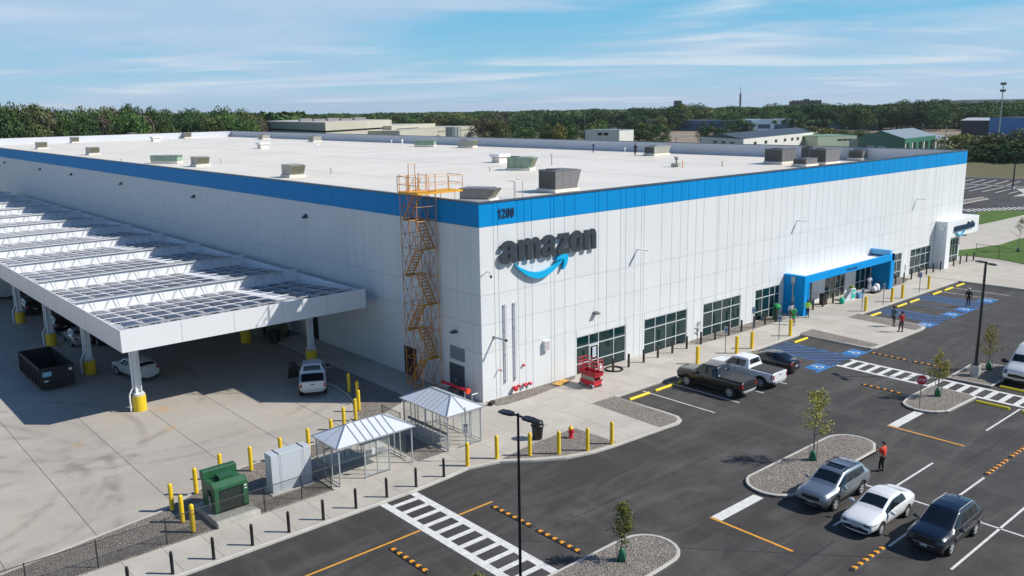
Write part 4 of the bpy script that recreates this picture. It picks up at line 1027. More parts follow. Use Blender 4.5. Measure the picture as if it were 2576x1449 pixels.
# wall lamps, cameras, vents
def wall_lamp(x, z, lab, long=True):
    t = thing('wall_lamp', lab, 'wall lamp', (x, 0, z), group=None); m = MB()
    if long:
        m.cyl((0,-.02,0),(0,-.35,.04),.05,.05,8); m.build('arm', M['white'], t); m = MB(); m.box(-.10,.10,-.95,-.33,-.02,.06); m.box(-.08,.08,-.02,0,-.09,.09); m.build('lamp_head', M['white'], t); m = MB(); m.box(-.07,.07,-.97,-.951,-.01,.05); m.build('lens', M['dgrey'], t)
    else:
        m.add([(-.22,0,.12),(.22,0,.12),(.22,-.42,.0),(-.22,-.42,.0),(-.22,0,-.05),(.22,0,-.05),(.22,-.42,-.06),(-.22,-.42,-.06)], [(0,1,2,3),(7,6,5,4),(0,4,5,1),(1,5,6,2),(2,6,7,3),(3,7,4,0)]); m.build('lamp_head', M['dgrey'], t)
    return t
wall_lamp(16.1, 9.0, 'white wall lamp jutting from the facade right of the big sign'); wall_lamp(39.6, 9.0, 'white wall lamp above the blue portal'); wall_lamp(65.3, 9.0, 'white wall lamp high on the far part of the facade')
wall_lamp(11.2, 4.65, 'small dark wedge lamp above the first window', False)
t = wall_lamp(0, 4.7, 'dark wedge lamp above the louver on the shaded wall', False); t.location = (0, 2.9, 4.7); t.rotation_euler = (0,0,R(-90))
t = thing('camera_arm', 'white pole camera reaching out from the facade near the corner', 'camera', (1.1,0,4.65))
m = MB(); m.lathe([(.12,-.1),(.12,.1)], 12); m.build('mount', M['lgrey'], t); m = MB(); m.cyl((0,-.08,0),(.15,-1.05,-.05),.07,.07,10); m.build('arm', M['lgrey'], t); m = MB(); m.cyl((.15,-1.05,-.05),(.16,-1.18,-.06),.09,.09,12); m.build('camera_head', M['black'], t)
t = thing('dome_camera', 'small curved-arm dome camera at the very edge of the facade', 'camera', (.3,0,9.2))
m = MB(); m.tube([(0,0,.0),(0,-.35,.22),(.08,-.6,.2),(.10,-.66,-.02)], .035, 8); m.build('arm', M['white'], t); m = MB(); m.cyl((.1,-.66,-.02),(.1,-.66,-.2),.1,.06,10); m.build('dome', M['dgrey'], t)
t = thing('wall_vent', 'square white louvred vent box left of the first window', 'vent', (5.95,0,2.75))
m = MB(); m.box(-.24,.24,-.28,0,0,.75); m.build('vent_box', M['white'], t); m = MB()
for k in range(7): m.box(-.2,.2,-.295,-.281,.06+k*.095,.11+k*.095)
m.build('vent_slat', mat('vent_pink', (.42,.33,.31), .6), t)
fd = [(2.8,.58,.20,.34,'largest red ball-shaped fire connection low on the wall by the corner'),(3.25,.64,.12,.22,'small red fire connection right of the ball-shaped one'),(3.76,.62,.12,.26,'third red fire connection, with two caps'),(4.3,.60,.13,.22,'rightmost red fire connection near the gravel'),(3.74,2.08,.11,.14,'red fire bell higher up between two joints'),(1.43,2.23,.05,.38,'thin red horn sticking out near the white conduits')]
for (x, z, r, l_, lab) in fd:
    t = thing('fire_connection', lab, 'fire fitting', (x,0,z)); m = MB(); m.cyl((0,0,0),(0,-.1,0),r*.6,r*.6,10); m.build('flange', M['redd'], t)
    m = MB(); m.cyl((0,-.1,0),(0,-l_,0),r*.8,r,12); m.cyl((0,-l_,0),(0,-l_-.05,0),r*.9,r*.4,12); m.build('cap', M['red'], t)
    if 'two caps' in lab: m = MB(); m.cyl((.16,-.05,.02),(.2,-.24,.02),r*.6,r*.6,10); m.build('cap', M['red'], t)
for i, (y, z) in enumerate(((24.0,11.1),(49.3,11.15),(73.7,11.2),(96.6,11.3),(114.9,11.3),(140.8,11.4))):
    t = thing('wedge_lamp', ['first','second','third','fourth','fifth','sixth'][i]+' small dark wedge lamp from the scaffold along the shaded wall', 'wall lamp', (0,y,z), R(-90), 'small lamps high on the shaded wall'); m = MB(); m.add([(-.2,0,.25),(.2,0,.25),(.25,-.4,-.1),(-.25,-.4,-.1),(-.2,0,-.12),(.2,0,-.12)], [(0,1,2,3),(3,2,5,4),(0,3,4),(1,5,2),(0,4,5,1)]); m.build('lamp_head', M['dgrey'], t)
# red pipe assembly on the shaded wall near the corner
t = thing('fire_pipe', 'thick red fire pipe with a round end on a rack beside the grey side door', 'pipe', (-.0,1.3,.15))
m = MB(); m.cyl((-1.05,2.0,1.0),(-1.05,-.9,1.0),.11,.11,12); m.build('pipe', M['red'], t); m = MB(); m.cyl((-1.05,-.9,1.0),(-1.05,-1.05,1.0),.2,.2,14); m.build('end_cap', mat('bright_red', (.85,.07,.02), .4), t)
m = MB(); m.tube([(-1.05,-.6,0),(-1.05,-.6,1.0)], .04); m.tube([(-1.05,1.6,0),(-1.05,1.6,1.0)], .04); m.tube([(-1.4,0,0),(-1.4,0,.6),(-1.4,1.2,.6),(-1.4,1.2,0)], .035); m.tube([(-.9,-1.2,0),(-.9,-1.2,.75),(-.4,-1.2,.75)], .04); m.build('rack', M['lgrey'], t)
m = MB(); m.box(-1.35,-.95,.2,1.0,.05,.85); m.build('pump_box', M['dgrey'], t)
t = thing('rubble_block', 'dark brown rubber block lying on the corner gravel', 'block', (.15,-.75,.165), R(25)); m = MB(); m.box(-.3,.3,-.16,.16,0,.22); o = m.build('block', M['rubber'], t); bevel_mesh(o.data, .05, 2)
t = thing('rubber_ring', 'black rubber ring lying on the pavement by the first window', 'tyre ring', (12.2,-1.15,.2))
m = MB()
for i in range(24):
    a0, a1 = 2*PI*i/24, 2*PI*(i+1)/24; m.cyl((.66*math.cos(a0),.66*math.sin(a0),0),(.66*math.cos(a1),.66*math.sin(a1),0),.07,.07,8)
m.build('ring', M['rubber'], t)
t = thing('orange_mat', 'flat orange board leaning on the gravel under the first window', 'board', (6.9,-.7,.2), R(10)); MB().box(-.7,.7,-.35,.35,0,.03).build('board', mat('board_orange', (.75,.42,.08), .7), t)

# ------------------------------------------------------------------ scissor lift
t = thing('scissor_lift', 'small red scissor lift parked in front of the first window', 'scissor lift', (8.05,-2.62,.15), R(90))
m = MB(); m.box(-.72,.72,-.42,.42,.18,.52); m.add([(-.72,-.42,.52),(.72,-.42,.52),(.72,.42,.52),(-.72,.42,.52),(-.86,-.42,.66),(-.72,-.42,.40),(-.86,.42,.66),(-.72,.42,.40)], [(4,5,7,6)]); o = m.build('chassis', M['red'], t); bevel_mesh(o.data, .02)
for x in (-.55,.55):
    for y in (-.45,.45):
        w = MB(); w.cyl((0,-.07,0),(0,.07,0),.17,.17,18); wo = w.build('wheel', M['lgrey'], t, loc=(x,y,.17)); w = MB(); w.cyl((0,-.075,0),(0,.075,0),.10,.10,12); w.build('hub', M['black'], wo)
m = MB()
for k in range(4):
    z = .56+k*.075
    for y in (-.32,.32): m.beam((-.66,y,z),(.66,y,z+.03),.05,.06)
m.build('scissor_stack', mat('beige_arm', (.42,.37,.30), .5), t)
m = MB(); m.box(-.85,.85,-.42,.42,.88,.95); o = m.build('platform', M['red'], t)
m = MB(); 
for (a, b, c_, d) in ((-.85,.85,-.43,-.40),(-.85,.85,.40,.43),(-.86,-.83,-.4,.4),(.83,.86,-.4,.4)): m.box(a,b,c_,d,.95,1.2)
m.build('toe_board', M['redd'], t)
m = MB()
for z in (1.45,1.75,2.05): m.tube([(-.84,-.41,z),(.84,-.41,z),(.84,.41,z),(-.84,.41,z),(-.84,-.41,z)], .022)
for (x, y) in ((-.84,-.41),(-.28,-.41),(.28,-.41),(.84,-.41),(.84,.41),(.28,.41),(-.28,.41),(-.84,.41),(.84,0),(-.84,0)): m.cyl((x,y,.95),(x,y,2.05),.022,.022,6)
m.build('guard_rail', M['red'], t)
m = MB(); m.box(-.80,-.62,-.38,-.1,1.3,1.75); m.build('control_box', M['white'], t); m = MB(); m.box(-.62,-.5,-.30,-.12,1.5,1.72); m.build('control_panel', M['black'], t)
m = MB()
for k in range(9): m.box(-.7+k*.085,-.65+k*.085,-.436,-.431,1.02,1.14)
for k in range(6): m.box(.1+k*.08,.15+k*.08,-.436,-.431,1.03,1.11)
for k in range(3): m.box(-.25+k*.1,-.18+k*.1,-.426,-.421,.32,.42)
m.build('white_decal', M['wpaint'], t)

# ------------------------------------------------------------------ glass shelters
def shelter(name, label, x0, x1, y0, y1, panes_front, panes_side, long_x=True, bench=None):
    t = thing(name, label, 'shelter', (0,0,.15)); ez, pz = 2.24, 2.95; ov = .18
    # corner and middle posts
    def post(x, y, h=ez, w=.07): MB().box(x-w/2,x+w/2,y-w/2,y+w/2,0,h).build('post', M['lgrey'], t)
    for x in (x0, x1):
        for y in (y0, y1): post(x, y)
    m = MB()
    for (a, b, c_, d) in ((x0,x1,y0,y0),(x0,x1,y1,y1),(x0,x0,y0,y1),(x1,x1,y0,y1)): m.beam((a,c_,ez-.04),(b,d,ez-.04),.07,.09)
    m.build('top_frame', M['lgrey'], t)
    A = [(x0-ov,y0-ov,ez),(x1+ov,y0-ov,ez),(x1+ov,y1+ov,ez),(x0-ov,y1+ov,ez)]
    w = min(x1-x0, y1-y0)/2+ov
    if x1-x0 > y1-y0: B = [(x0-ov+w,(y0+y1)/2,pz),(x1+ov-w,(y0+y1)/2,pz)]
    else: B = [((x0+x1)/2,y0-ov+w,pz),((x0+x1)/2,y1+ov-w,pz)]
    # roof faces in sheets
    faces = []
    if x1-x0 > y1-y0:
        n = 6
        for side, (c0, c1) in enumerate(((A[0],A[1]),(A[3],A[2]))):
            faces.append([c0, B[0], None]); faces.append([c1, B[1], None])
            for i in range(n):
                pass
        L_ = lambda p, q, u: tuple(p[k]+(q[k]-p[k])*u for k in range(3))
        def sheet(ps): MB().add([tuple(p) for p in ps]+[(p[0],p[1],p[2]-.03) for p in ps], [tuple(range(len(ps))), tuple(range(2*len(ps)-1, len(ps)-1, -1))]+[(i, len(ps)+i, len(ps)+(i+1) % len(ps), (i+1) % len(ps)) for i in range(len(ps))]).build('roof_sheet', M['poly'], t)
        bars = []
        for yy, sg in ((y0-ov, 1), (y1+ov, -1)):
            sheet([(x0-ov,yy,ez),(B[0][0],yy,ez),B[0]]); sheet([(B[1][0],yy,ez),(x1+ov,yy,ez),B[1]]); bars += [((B[0][0],yy,ez),B[0]),((B[1][0],yy,ez),B[1])]
            for i in range(5):
                xa = B[0][0]+(B[1][0]-B[0][0])*i/5; xb = B[0][0]+(B[1][0]-B[0][0])*(i+1)/5
                sheet([(xa,yy,ez),(xb,yy,ez),(xb,B[0][1],pz),(xa,B[0][1],pz)])
                if i: bars.append(((xa,yy,ez),(xa,B[0][1],pz)))
        for xx, Bp in ((x0-ov,B[0]),(x1+ov,B[1])):
            ym = (y0+y1)/2; sheet([(xx,y0-ov,ez),(xx,ym,ez),Bp]); sheet([(xx,ym,ez),(xx,y1+ov,ez),Bp]); bars.append(((xx,ym,ez),Bp))
    else:
        def sheet(ps): MB().add([tuple(p) for p in ps]+[(p[0],p[1],p[2]-.03) for p in ps], [tuple(range(len(ps))), tuple(range(2*len(ps)-1, len(ps)-1, -1))]+[(i, len(ps)+i, len(ps)+(i+1) % len(ps), (i+1) % len(ps)) for i in range(len(ps))]).build('roof_sheet', M['poly'], t)
        bars = []
        for xx in (x0-ov, x1+ov):
            sheet([(xx,y0-ov,ez),(xx,B[0][1],ez),B[0]]); sheet([(xx,B[1][1],ez),(xx,y1+ov,ez),B[1]]); bars += [((xx,B[0][1],ez),B[0]),((xx,B[1][1],ez),B[1])]
            for i in range(5):
                ya = B[0][1]+(B[1][1]-B[0][1])*i/5; yb = B[0][1]+(B[1][1]-B[0][1])*(i+1)/5
                sheet([(xx,ya,ez),(xx,yb,ez),(B[0][0],yb,pz),(B[0][0],ya,pz)])
                if i: bars.append(((xx,ya,ez),(B[0][0],ya,pz)))
        for yy, Bp in ((y0-ov,B[0]),(y1+ov,B[1])):
            xm = (x0+x1)/2; sheet([(x0-ov,yy,ez),(xm,yy,ez),Bp]); sheet([(xm,yy,ez),(x1+ov,yy,ez),Bp]); bars.append(((xm,yy,ez),Bp))
    for c_ in A: bars.append((c_, min(B, key=lambda b: (Vector(b)-Vector(c_)).length)))
    m = MB()
    for a, b in bars: m.beam(Vector(a)+Vector((0,0,.02)), Vector(b)+Vector((0,0,.02)), .05, .03)
    for i in range(4): m.beam(A[i], A[(i+1) % 4], .06, .06)
    m.beam(B[0], B[1], .06, .05); m.build('roof_bar', M['lgrey'], t)
    def glazed(a, b, n, zb=.12):
        a = Vector(a); b = Vector(b); d = (b-a)/n; u = d.normalized()
        for i in range(n):
            p = a+d*i+u*.04; q = a+d*(i+1)-u*.04
            MB().quad((p.x,p.y,zb+.03),(q.x,q.y,zb+.03),(q.x,q.y,ez-.1),(p.x,p.y,ez-.1)).build('glass_pane', M['shglass'], t)
        m = MB(); m.beam((a.x,a.y,zb),(b.x,b.y,zb),.05,.06)
        for i in range(1, n): p = a+d*i; m.beam((p.x,p.y,0),(p.x,p.y,ez-.05),.05,.05)
        m.build('glazing_bar', M['lgrey'], t)
    for (a, b, n) in panes_front+panes_side: glazed(a, b, n)
    if bench:
        for (a, b, c_, d) in bench:
            s_ = MB().box(a,b,c_,d,.42,.46).build('bench', M['lgrey'], t)
            m = MB()
            for (x, y) in ((a+.1,c_+.1),(b-.1,c_+.1),(b-.1,d-.1),(a+.1,d-.1)): m.box(x-.02,x+.02,y-.02,y+.02,0,.42)
            m.build('bench_leg', M['lgrey'], s_)
    return t
sh = shelter('bus_shelter', 'glass shelter with a pale hipped roof right of the white cabinet, nearest the road', -14.3,-9.55,-5.2,-2.75,
        [((-12.7,-5.2,0),(-11.1,-5.2,0),2)], [((-14.3,-5.2,0),(-14.3,-2.75,0),3),((-9.55,-4.6,0),(-9.55,-2.75,0),3),((-14.3,-2.75,0),(-9.55,-2.75,0),5)], bench=[(-13.9,-10.0,-3.25,-2.85)])
for (x) in (-12.7,-11.1): MB().box(x-.035,x+.035,-5.235,-5.165,0,2.24).build('post', M['lgrey'], sh)
MB().box(-12.2,-12.0,-5.18,-5.165,1.25,1.6).build('notice', M['wpaint'], sh)
MB().box(-11.9,-10.3,-3.4,-3.0,1.15,1.2).build('counter', M['lgrey'], sh)
m = MB()
for k in range(9): m.box(-13.8+k*.42,-13.77+k*.42,-2.70,-2.68,.1,1.2)
m.box(-13.9,-9.9,-2.72,-2.66,1.2,1.3); m.build('back_rail', M['dgrey'], sh)
sh2 = shelter('bus_shelter', 'taller glass shelter with a pale hipped roof standing end-on before the building corner', -7.05,-4.55,-5.35,-.75,
        [((-6.2,-5.35,0),(-4.55,-5.35,0),2)], [((-7.05,-5.35,0),(-7.05,-.75,0),6),((-4.55,-5.35,0),(-4.55,-.75,0),5),((-7.05,-.75,0),(-4.55,-.75,0),3)], bench=[(-6.9,-6.45,-4.9,-1.2)])
m = MB(); m.beam((-6.85,-5.0,.95),(-6.85,-.9,.95),.10,.14); m.build('hand_rail', M['dgrey'], sh2)

# ------------------------------------------------------------------ generator, cabinet, fence
t = thing('generator', 'dark green generator with a black radiator grille on a thick concrete slab', 'generator', (-19.9,-3.55,0))
m = MB(); m.box(-1.30,.95,-1.75,1.25,.05,.42); o = m.build('concrete_slab', M['conc_old'], t); bevel_mesh(o.data, .03)
m = MB(); m.box(-.95,.78,-.45,.95,.42,1.85); o = m.build('housing', M['green'], t); bevel_mesh(o.data, .02)
m = MB(); m.add([(-.97,-.75,.42),(.80,-.75,.42),(.80,-.44,.42),(-.97,-.44,.42),(-.97,-.75,1.78),(.80,-.75,1.78),(.80,-.44,2.0),(-.97,-.44,2.0)], [(0,3,2,1),(4,5,6,7),(1,2,6,5),(3,0,4,7),(2,3,7,6)]); 
m.box(-.97,-.75,-.75,-.70,.42,1.78); m.box(.52,.80,-.75,-.70,.42,1.78); m.box(-.75,.52,-.75,-.70,1.62,1.78); m.build('front_frame', M['green'], t)
m = MB(); m.box(-.75,.52,-.60,-.55,.42,1.62); m.build('radiator', M['black'], t)
for k in range(21):
    x = -.72+k*.061; MB().box(x-.009,x+.009,-.69,-.62,.45,1.60).build('grille_bar', mat('grille_green', (.09,.12,.10), .5), t)
m = MB(); m.box(-1.0,.82,.55,.98,1.85,2.28); o = m.build('rear_hood', M['green'], t); bevel_mesh(o.data, .02)
m = MB(); m.box(-.45,.35,-.25,.35,1.85,2.12); m.build('exhaust_box', M['green'], t); m = MB(); m.box(-.46,-.451,-.18,.28,1.88,2.08); m.build('exhaust_opening', M['black'], t)
m = MB(); m.box(-1.02,-.96,-.2,.1,1.1,1.45); m.build('control_box', M['black'], t); m = MB(); m.box(.60,.74,-.756,-.751,1.5,1.58); m.box(.62,.74,-.756,-.751,1.34,1.41); m.build('decal', M['wpaint'], t)
m = MB(); m.cyl((-1.05,-.3,.42),(-1.05,-.3,1.3),.04,.04,8); m.build('pipe', M['lgrey'], t)
t = thing('utility_cabinet', 'tall pale grey steel cabinet standing between the generator and the glass shelter', 'cabinet', (-16.25,-3.15,0))
m = MB(); m.box(-1.3,1.3,-.55,.55,.05,.16); m.build('plinth', M['kerb'], t)
cab = mat('cabinet_grey', (.50,.54,.57), .35)
for (a, b) in ((-1.17,-.72),(-.715,.73),(.735,1.17)): m = MB(); m.box(a,b,-.38,.38,.16,2.30); o = m.build('cabinet_section', cab, t); bevel_mesh(o.data, .012)
m = MB(); m.box(-.735,-.70,-.40,.40,2.30,2.335); m.box(.715,.75,-.40,.40,2.30,2.335); m.build('top_seam', M['dgrey'], t)
m = MB(); m.box(-.62,-.60,-.386,-.381,.2,2.25); m.box(.6,.62,-.386,-.381,.2,2.25); m.build('door_seam', M['lgrey'], t)
# chain link fence
def chain_fence(label, pts, h=1.35, posts=None, z0=.08, pitch=.075, wr=.0055, group=None):
    t = thing('chain_link_fence', label, 'fence', (0,0,0), group=group)
    for (x, y) in posts or pts: m = MB(); m.cyl((0,0,0),(0,0,h+.05),.03,.03,8); m.build('post', M['wire'], t, loc=(x,y,z0))
    m = MB(); 
    for a, b in zip(pts[:-1], pts[1:]): m.cyl((a[0],a[1],z0+h),(b[0],b[1],z0+h),.02,.02,6); m.cyl((a[0],a[1],z0+.06),(b[0],b[1],z0+.06),.008,.008,4)
    m.build('rail', M['wire'], t)
    m = MB()
    for a, b in zip(pts[:-1], pts[1:]):
        a = Vector(a); b = Vector(b); L_ = (b-a).length; u = (b-a)/L_; nrm = Vector((-u.y, u.x))
        def seg(s0, z_0, s1, z_1):
            p = a+u*s0; q = a+u*s1; dz = Vector((0,0,wr)); 
            m.add([(p.x,p.y,z_0-wr),(q.x,q.y,z_1-wr),(q.x,q.y,z_1+wr),(p.x,p.y,z_0+wr)], [(0,1,2,3)])
        H_ = h-.08; s = -H_
        while s < L_:
            for sg in (1, -1):
                s0, s1 = s, s+H_; z_0, z_1 = (z0+.07, z0+.07+H_) if sg > 0 else (z0+.07+H_, z0+.07)
                if s0 < 0: z_0 += (z_1-z_0)*(-s0/H_); s0 = 0
                if s1 > L_: z_1 -= (z_1-z_0)*((s1-L_)/(s1-s0)) if s1 > s0 else 0; s1 = L_
                if s1 > s0: seg(s0, z_0, s1, z_1)
            s += pitch
    m.build('wire_mesh', M['wire'], t, kind='stuff')
    return t
chain_fence('black chain-link fence along the gravel strip before generator and cabinet', [(-42.0,-5.15),(-14.75,-5.0),(-14.75,-2.6)], 1.32, [(-38.5,-5.13),(-35.5,-5.1),(-32.5,-5.08),(-29.6,-5.07),(-26.7,-5.06),(-23.6,-5.04),(-18.6,-5.02),(-16.5,-5.0),(-14.75,-5.0),(-14.75,-2.6)])
chain_fence('far chain-link fence with black posts on the lawn beyond the facade', [(83.3,-.3),(82.5,-3.4),(81.0,-7.2),(78,-16)], 1.6, None, .1, .3, .008)
chain_fence('low chain-link corner between the two glass shelters', [(-7.2,1.6),(-7.2,-.5)], 1.2, None, .12)

# ------------------------------------------------------------------ scaffold stair tower
def scaffold():
    t = thing('scaffold_tower', 'tall orange scaffold stair tower with a yellow platform reaching over the roof edge', 'scaffold')
    xa, xb = -1.85, -.2; ya, ym, yb = 4.5, 5.5, 6.5; top = 14.55
    m = MB()
    for x in (xa, xb):
        for y in (ya, ym, yb): m.cyl((x,y,.15),(x,y,top+(1.2 if True else 0)),.028,.028,6)
    m.build('standard', M['scaf'], t)
    n = 7; dz = (top-.5)/n
    m = MB()
    for k in range(n+1):
        z = .5+k*dz
        for x in (xa, xb): m.cyl((x,ya,z),(x,yb,z),.022,.022,6)
        for y in (ya, ym, yb): m.cyl((xa,y,z),(xb,y,z),.022,.022,6)
        if k < n:
            for q in (2,):
                zz = z+dz*q/4
                for y in (ya, yb): m.cyl((xa,y,zz),(xb,y,zz),.016,.016,5)
                m.cyl((xa,ya,zz),(xa,ym if q % 2 else yb,zz),.014,.014,5)
            for x in (xa, xb):
                s = k % 2; br = MB()
                br.cyl((x,ya if s else ym,z),(x,ym if s else ya,z+dz),.015,.015,5); br.cyl((x,ym if s else yb,z),(x,yb if s else ym,z+dz),.015,.015,5)
                br.cyl((x,ym if s else ya,z),(x,ya if s else ym,z+dz),.015,.015,5); br.cyl((x,yb if s else ym,z),(x,ym if s else yb,z+dz),.015,.015,5); br.build('brace', M['scafr'], t)
    m.build('ledger', M['scaf'], t)
    for k in range(n):
        z0 = .5+k*dz; z1 = z0+dz; fwd = k % 2 == 0
        y0, y1 = (yb-.15, ya+.45) if fwd else (ya+.15, yb-.45)
        xs = (xa+.12, xa+.78) if fwd else (xb-.78, xb-.12)
        m = MB(); m.beam((xs[0],y0,z0),(xs[0],y1,z1),.04,.12); m.beam((xs[1],y0,z0),(xs[1],y1,z1),.04,.12)
        m.tube([(xs[0],y0,z0+.95),(xs[0],y1,z1+.95)], .02); m.tube([(xs[1],y0,z0+.95),(xs[1],y1,z1+.95)], .02); m.tube([(xs[0],y0,z0),(xs[0],y0,z0+.95)], .02); m.tube([(xs[0],y1,z1),(xs[0],y1,z1+.95)], .02)
        st = m.build('stair_flight', M['scaf'], t)
        for q in range(9):
            u = (q+.5)/9; y = y0+(y1-y0)*u; z = z0+(z1-z0)*u
            if True: MB().box(xs[0],xs[1],y-.11,y+.11,z-.015,z+.015).build('tread', M['scaf'] , st)
        m = MB(); yl = (ya+.05, ya+.47) if fwd else (yb-.47, yb-.05); m.box(xa+.15,xb-.15,yl[0],yl[1],z1-.03,z1+.01); m.build('landing', M['scafy'], t)
    # top platform over the parapet
    m = MB(); m.box(xa-.1, xb+.1, ya-.4, yb+.1, top-.12, top); m.build('platform_deck', M['scafy'], t)
    m = MB(); m.box(xb+.1, 1.9, ya-.4, ya+1.3, top-.12, top); m.build('platform_deck', M['scafy'], t)
    m = MB()
    P4 = [(xa-.1,yb+.1),(xa-.1,ya-.4),(1.9,ya-.4),(1.9,ya+1.3),(xb+.1,ya+1.3),(xb+.1,yb+.1),(xa-.1,yb+.1)]
    for z in (.5,1.05): m.tube([(p[0],p[1],top+z) for p in P4], .022)
    for p in P4+[((xa+xb)/2,ya-.4),(.7,ya-.4),(xa-.1,ym),((xa+xb)/2,yb+.1)]: m.cyl((p[0],p[1],top),(p[0],p[1],top+1.08),.024,.024,6)
    m.tube([(xa+.4,yb-.6,top),(xa+.4,yb-.6,top+1.9),(xa+.95,yb-.6,top+1.9),(xa+.95,yb-.6,top)], .025)
    m.tube([(1.2,ya-.4,RZ),(1.2,ya-.4,top)], .024); m.tube([(1.2,ya+1.3,RZ),(1.2,ya+1.3,top)], .024)
    m.build('guard_rail', M['scaf'], t)
scaffold()

# ------------------------------------------------------------------ rooftop plant
AL = mat('unit_beige', (.36,.355,.31), .5, metal=.1, var=.12, vscale=2.5); AG = mat('unit_grey', (.17,.168,.17), .5, var=.12, vscale=2); AGR = mat('unit_green', (.24,.34,.25), .45, var=.25, vscale=2); AW = M['white']; COIL = mat('coil_dark', (.07,.075,.07), .6); HOODF = mat('hood_filter', (.16,.165,.11), .7)
def roof_unit(label, x, y, w, d, h, rz=0, body=None, kind='hood', curb=.3):
    body = body or AL
    t = thing('rooftop_unit', label, 'rooftop unit', (x, y, RZ+.06), R(rz))
    m = MB(); m.box(-w/2-.15,w/2+.15,-d/2-.12,d/2+.12,0,curb); m.build('kerb', M['roof'], t)
    m = MB(); m.box(-w/2,w/2,-d/2,d/2,curb,h); o = m.build('cabinet', body, t); bevel_mesh(o.data, .02)
    m = MB()
    for k in (.33,.66): m.box(-w/2+w*k-.012,-w/2+w*k+.012,-d/2-.008,-d/2-.001,curb+.05,h-.05)
    m.box(-w/2-.008,-w/2-.001,-.012,.012,curb+.05,h-.05); m.build('panel_seam', M['dgrey'], t)
    m = MB(); m.box(-w/2-.04,w/2+.04,-d/2-.04,d/2+.04,h+.002,h+.05); m.build('lid', body, t)
    if kind in ('hood','both'):
        m = MB(); a = w/2+.002; m.add([(a,-d/2+.05,h-.02),(a,d/2-.05,h-.02),(a+.55,d/2-.05,h-.02),(a+.55,-d/2+.05,h-.02),(a,-d/2+.05,curb+.15),(a,d/2-.05,curb+.15)], [(0,1,2,3),(3,2,5,4),(0,3,4),(1,5,2),(0,4,5,1)]); hd = m.build('intake_hood', body, t)
        m = MB(); m.add([(a+.52,-d/2+.12,h-.10),(a+.52,d/2-.12,h-.10),(a+.06,d/2-.12,curb+.2),(a+.06,-d/2+.12,curb+.2)], [(0,1,2,3)]); 
        for v in range(len(m.v)): m.v[v] = (m.v[v][0]+.02, m.v[v][1], m.v[v][2]-.01)
        m.build('filter', HOODF, hd)
    if kind in ('coil','both'):
        m = MB(); m.box(-w/2-.012,-w/2-.002,-d/2+.1,d/2-.1,curb+.12,h-.1); m.build('coil', COIL, t)
        m = MB(); m.cyl((-w/4,0,h+.05),(-w/4,0,h+.13),min(w,d)*.28,min(w,d)*.28,16); m.build('fan_guard', M['dgrey'], t)
    return t
def gp(px, py): q = G(px, py, RZ); return q.x, q.y
RU = [('boxy beige hooded unit at the far left edge of the roof',105,375,2.2,2.0,1.5,'hood',AL),('small hooded beige unit near the back left of the roof',188,360,2.0,1.8,1.5,'hood',AL),('hooded unit against the bright back parapet, third from the left',333,349,2.2,2.2,1.7,'hood',AL),
      ('squat hooded unit just inside the left roof edge, fourth along',234,390,2.2,1.9,1.4,'hood',AL),('hooded unit in front of the back left roof corner',470,348,2.2,2.0,1.6,'hood',AL),
      ('hooded beige unit with a long shadow beside the left parapet, second nearest',504,419,2.1,1.9,1.35,'hood',AL),('large hooded beige unit nearest the left roof edge',738,446,2.1,1.9,1.45,'hood',AL),
      ('low unit behind the white flat cap near the back parapet',665,351,2.4,2.2,1.2,'coil',AL),('small pale unit near the middle of the back parapet',793,357,2.4,2.2,1.3,'coil',AL),
      ('beige unit before the back parapet left of centre',1176,372,3.0,2.4,1.4,'both',AL),('unit with a green end standing by the white flat cap',1310,429,2.9,2.2,1.6,'both',AGR),('long pale unit on blocks next to the standing man',1652,391,3.6,2.0,1.4,'both',AL),
      ('big dark grey unit near the front edge above the house number',1404,482,2.9,2.3,2.0,'both',AG),('low grey unit at the near corner of the roof by the scaffold',1203,509,2.6,1.9,1.15,'hood',AG),
      ('tall dark unit with an open end in the right part of the roof',1962,412,3.3,2.6,1.9,'coil',AG),('low dark box in front of the large right-hand units',2025,419,2.6,1.8,.95,'coil',AG),('largest dark unit with slanted hood at the right of the roof',2072,413,3.4,2.4,1.9,'both',AG),
      ('dark unit half hidden behind the largest right-hand one',2040,404,2.2,1.8,1.8,'coil',AG),('grey box unit closest to the right end of the roof',2162,403,2.4,2.0,1.25,'coil',AG)]
for (lab, px_, py_, w, d, h, kind, bm_) in RU:
    x, y = gp(px_, py_); roof_unit(lab, x, y, w, d, h, -90 if px_ < 900 else (0 if px_ > 1500 else -60 if px_ != 1404 else 0), bm_, kind)
for (lab, px_, py_, w, d) in (('white flat-capped roof vent in the left middle of the roof',662,374,2.6,1.6),('white flat-capped vent near the bright back parapet',392,356,2.6,1.6),('white flat-capped vent behind the green-ended unit',1258,410,2.6,1.8)):
    x, y = gp(px_, py_); t = thing('roof_vent', lab, 'roof vent', (x, y, RZ+.06), R(10)); m = MB(); m.box(-w*.38,w*.38,-d*.38,d*.38,0,.72); m.build('kerb', M['roof'], t)
    m = MB(); m.box(-w/2,w/2,-d/2,d/2,.8,1.25); o = m.build('cap', AW, t); bevel_mesh(o.data, .04); m = MB(); m.box(-w*.36,w*.36,-d*.36,d*.36,.72,.8); m.build('gap_screen', HOODF, t)
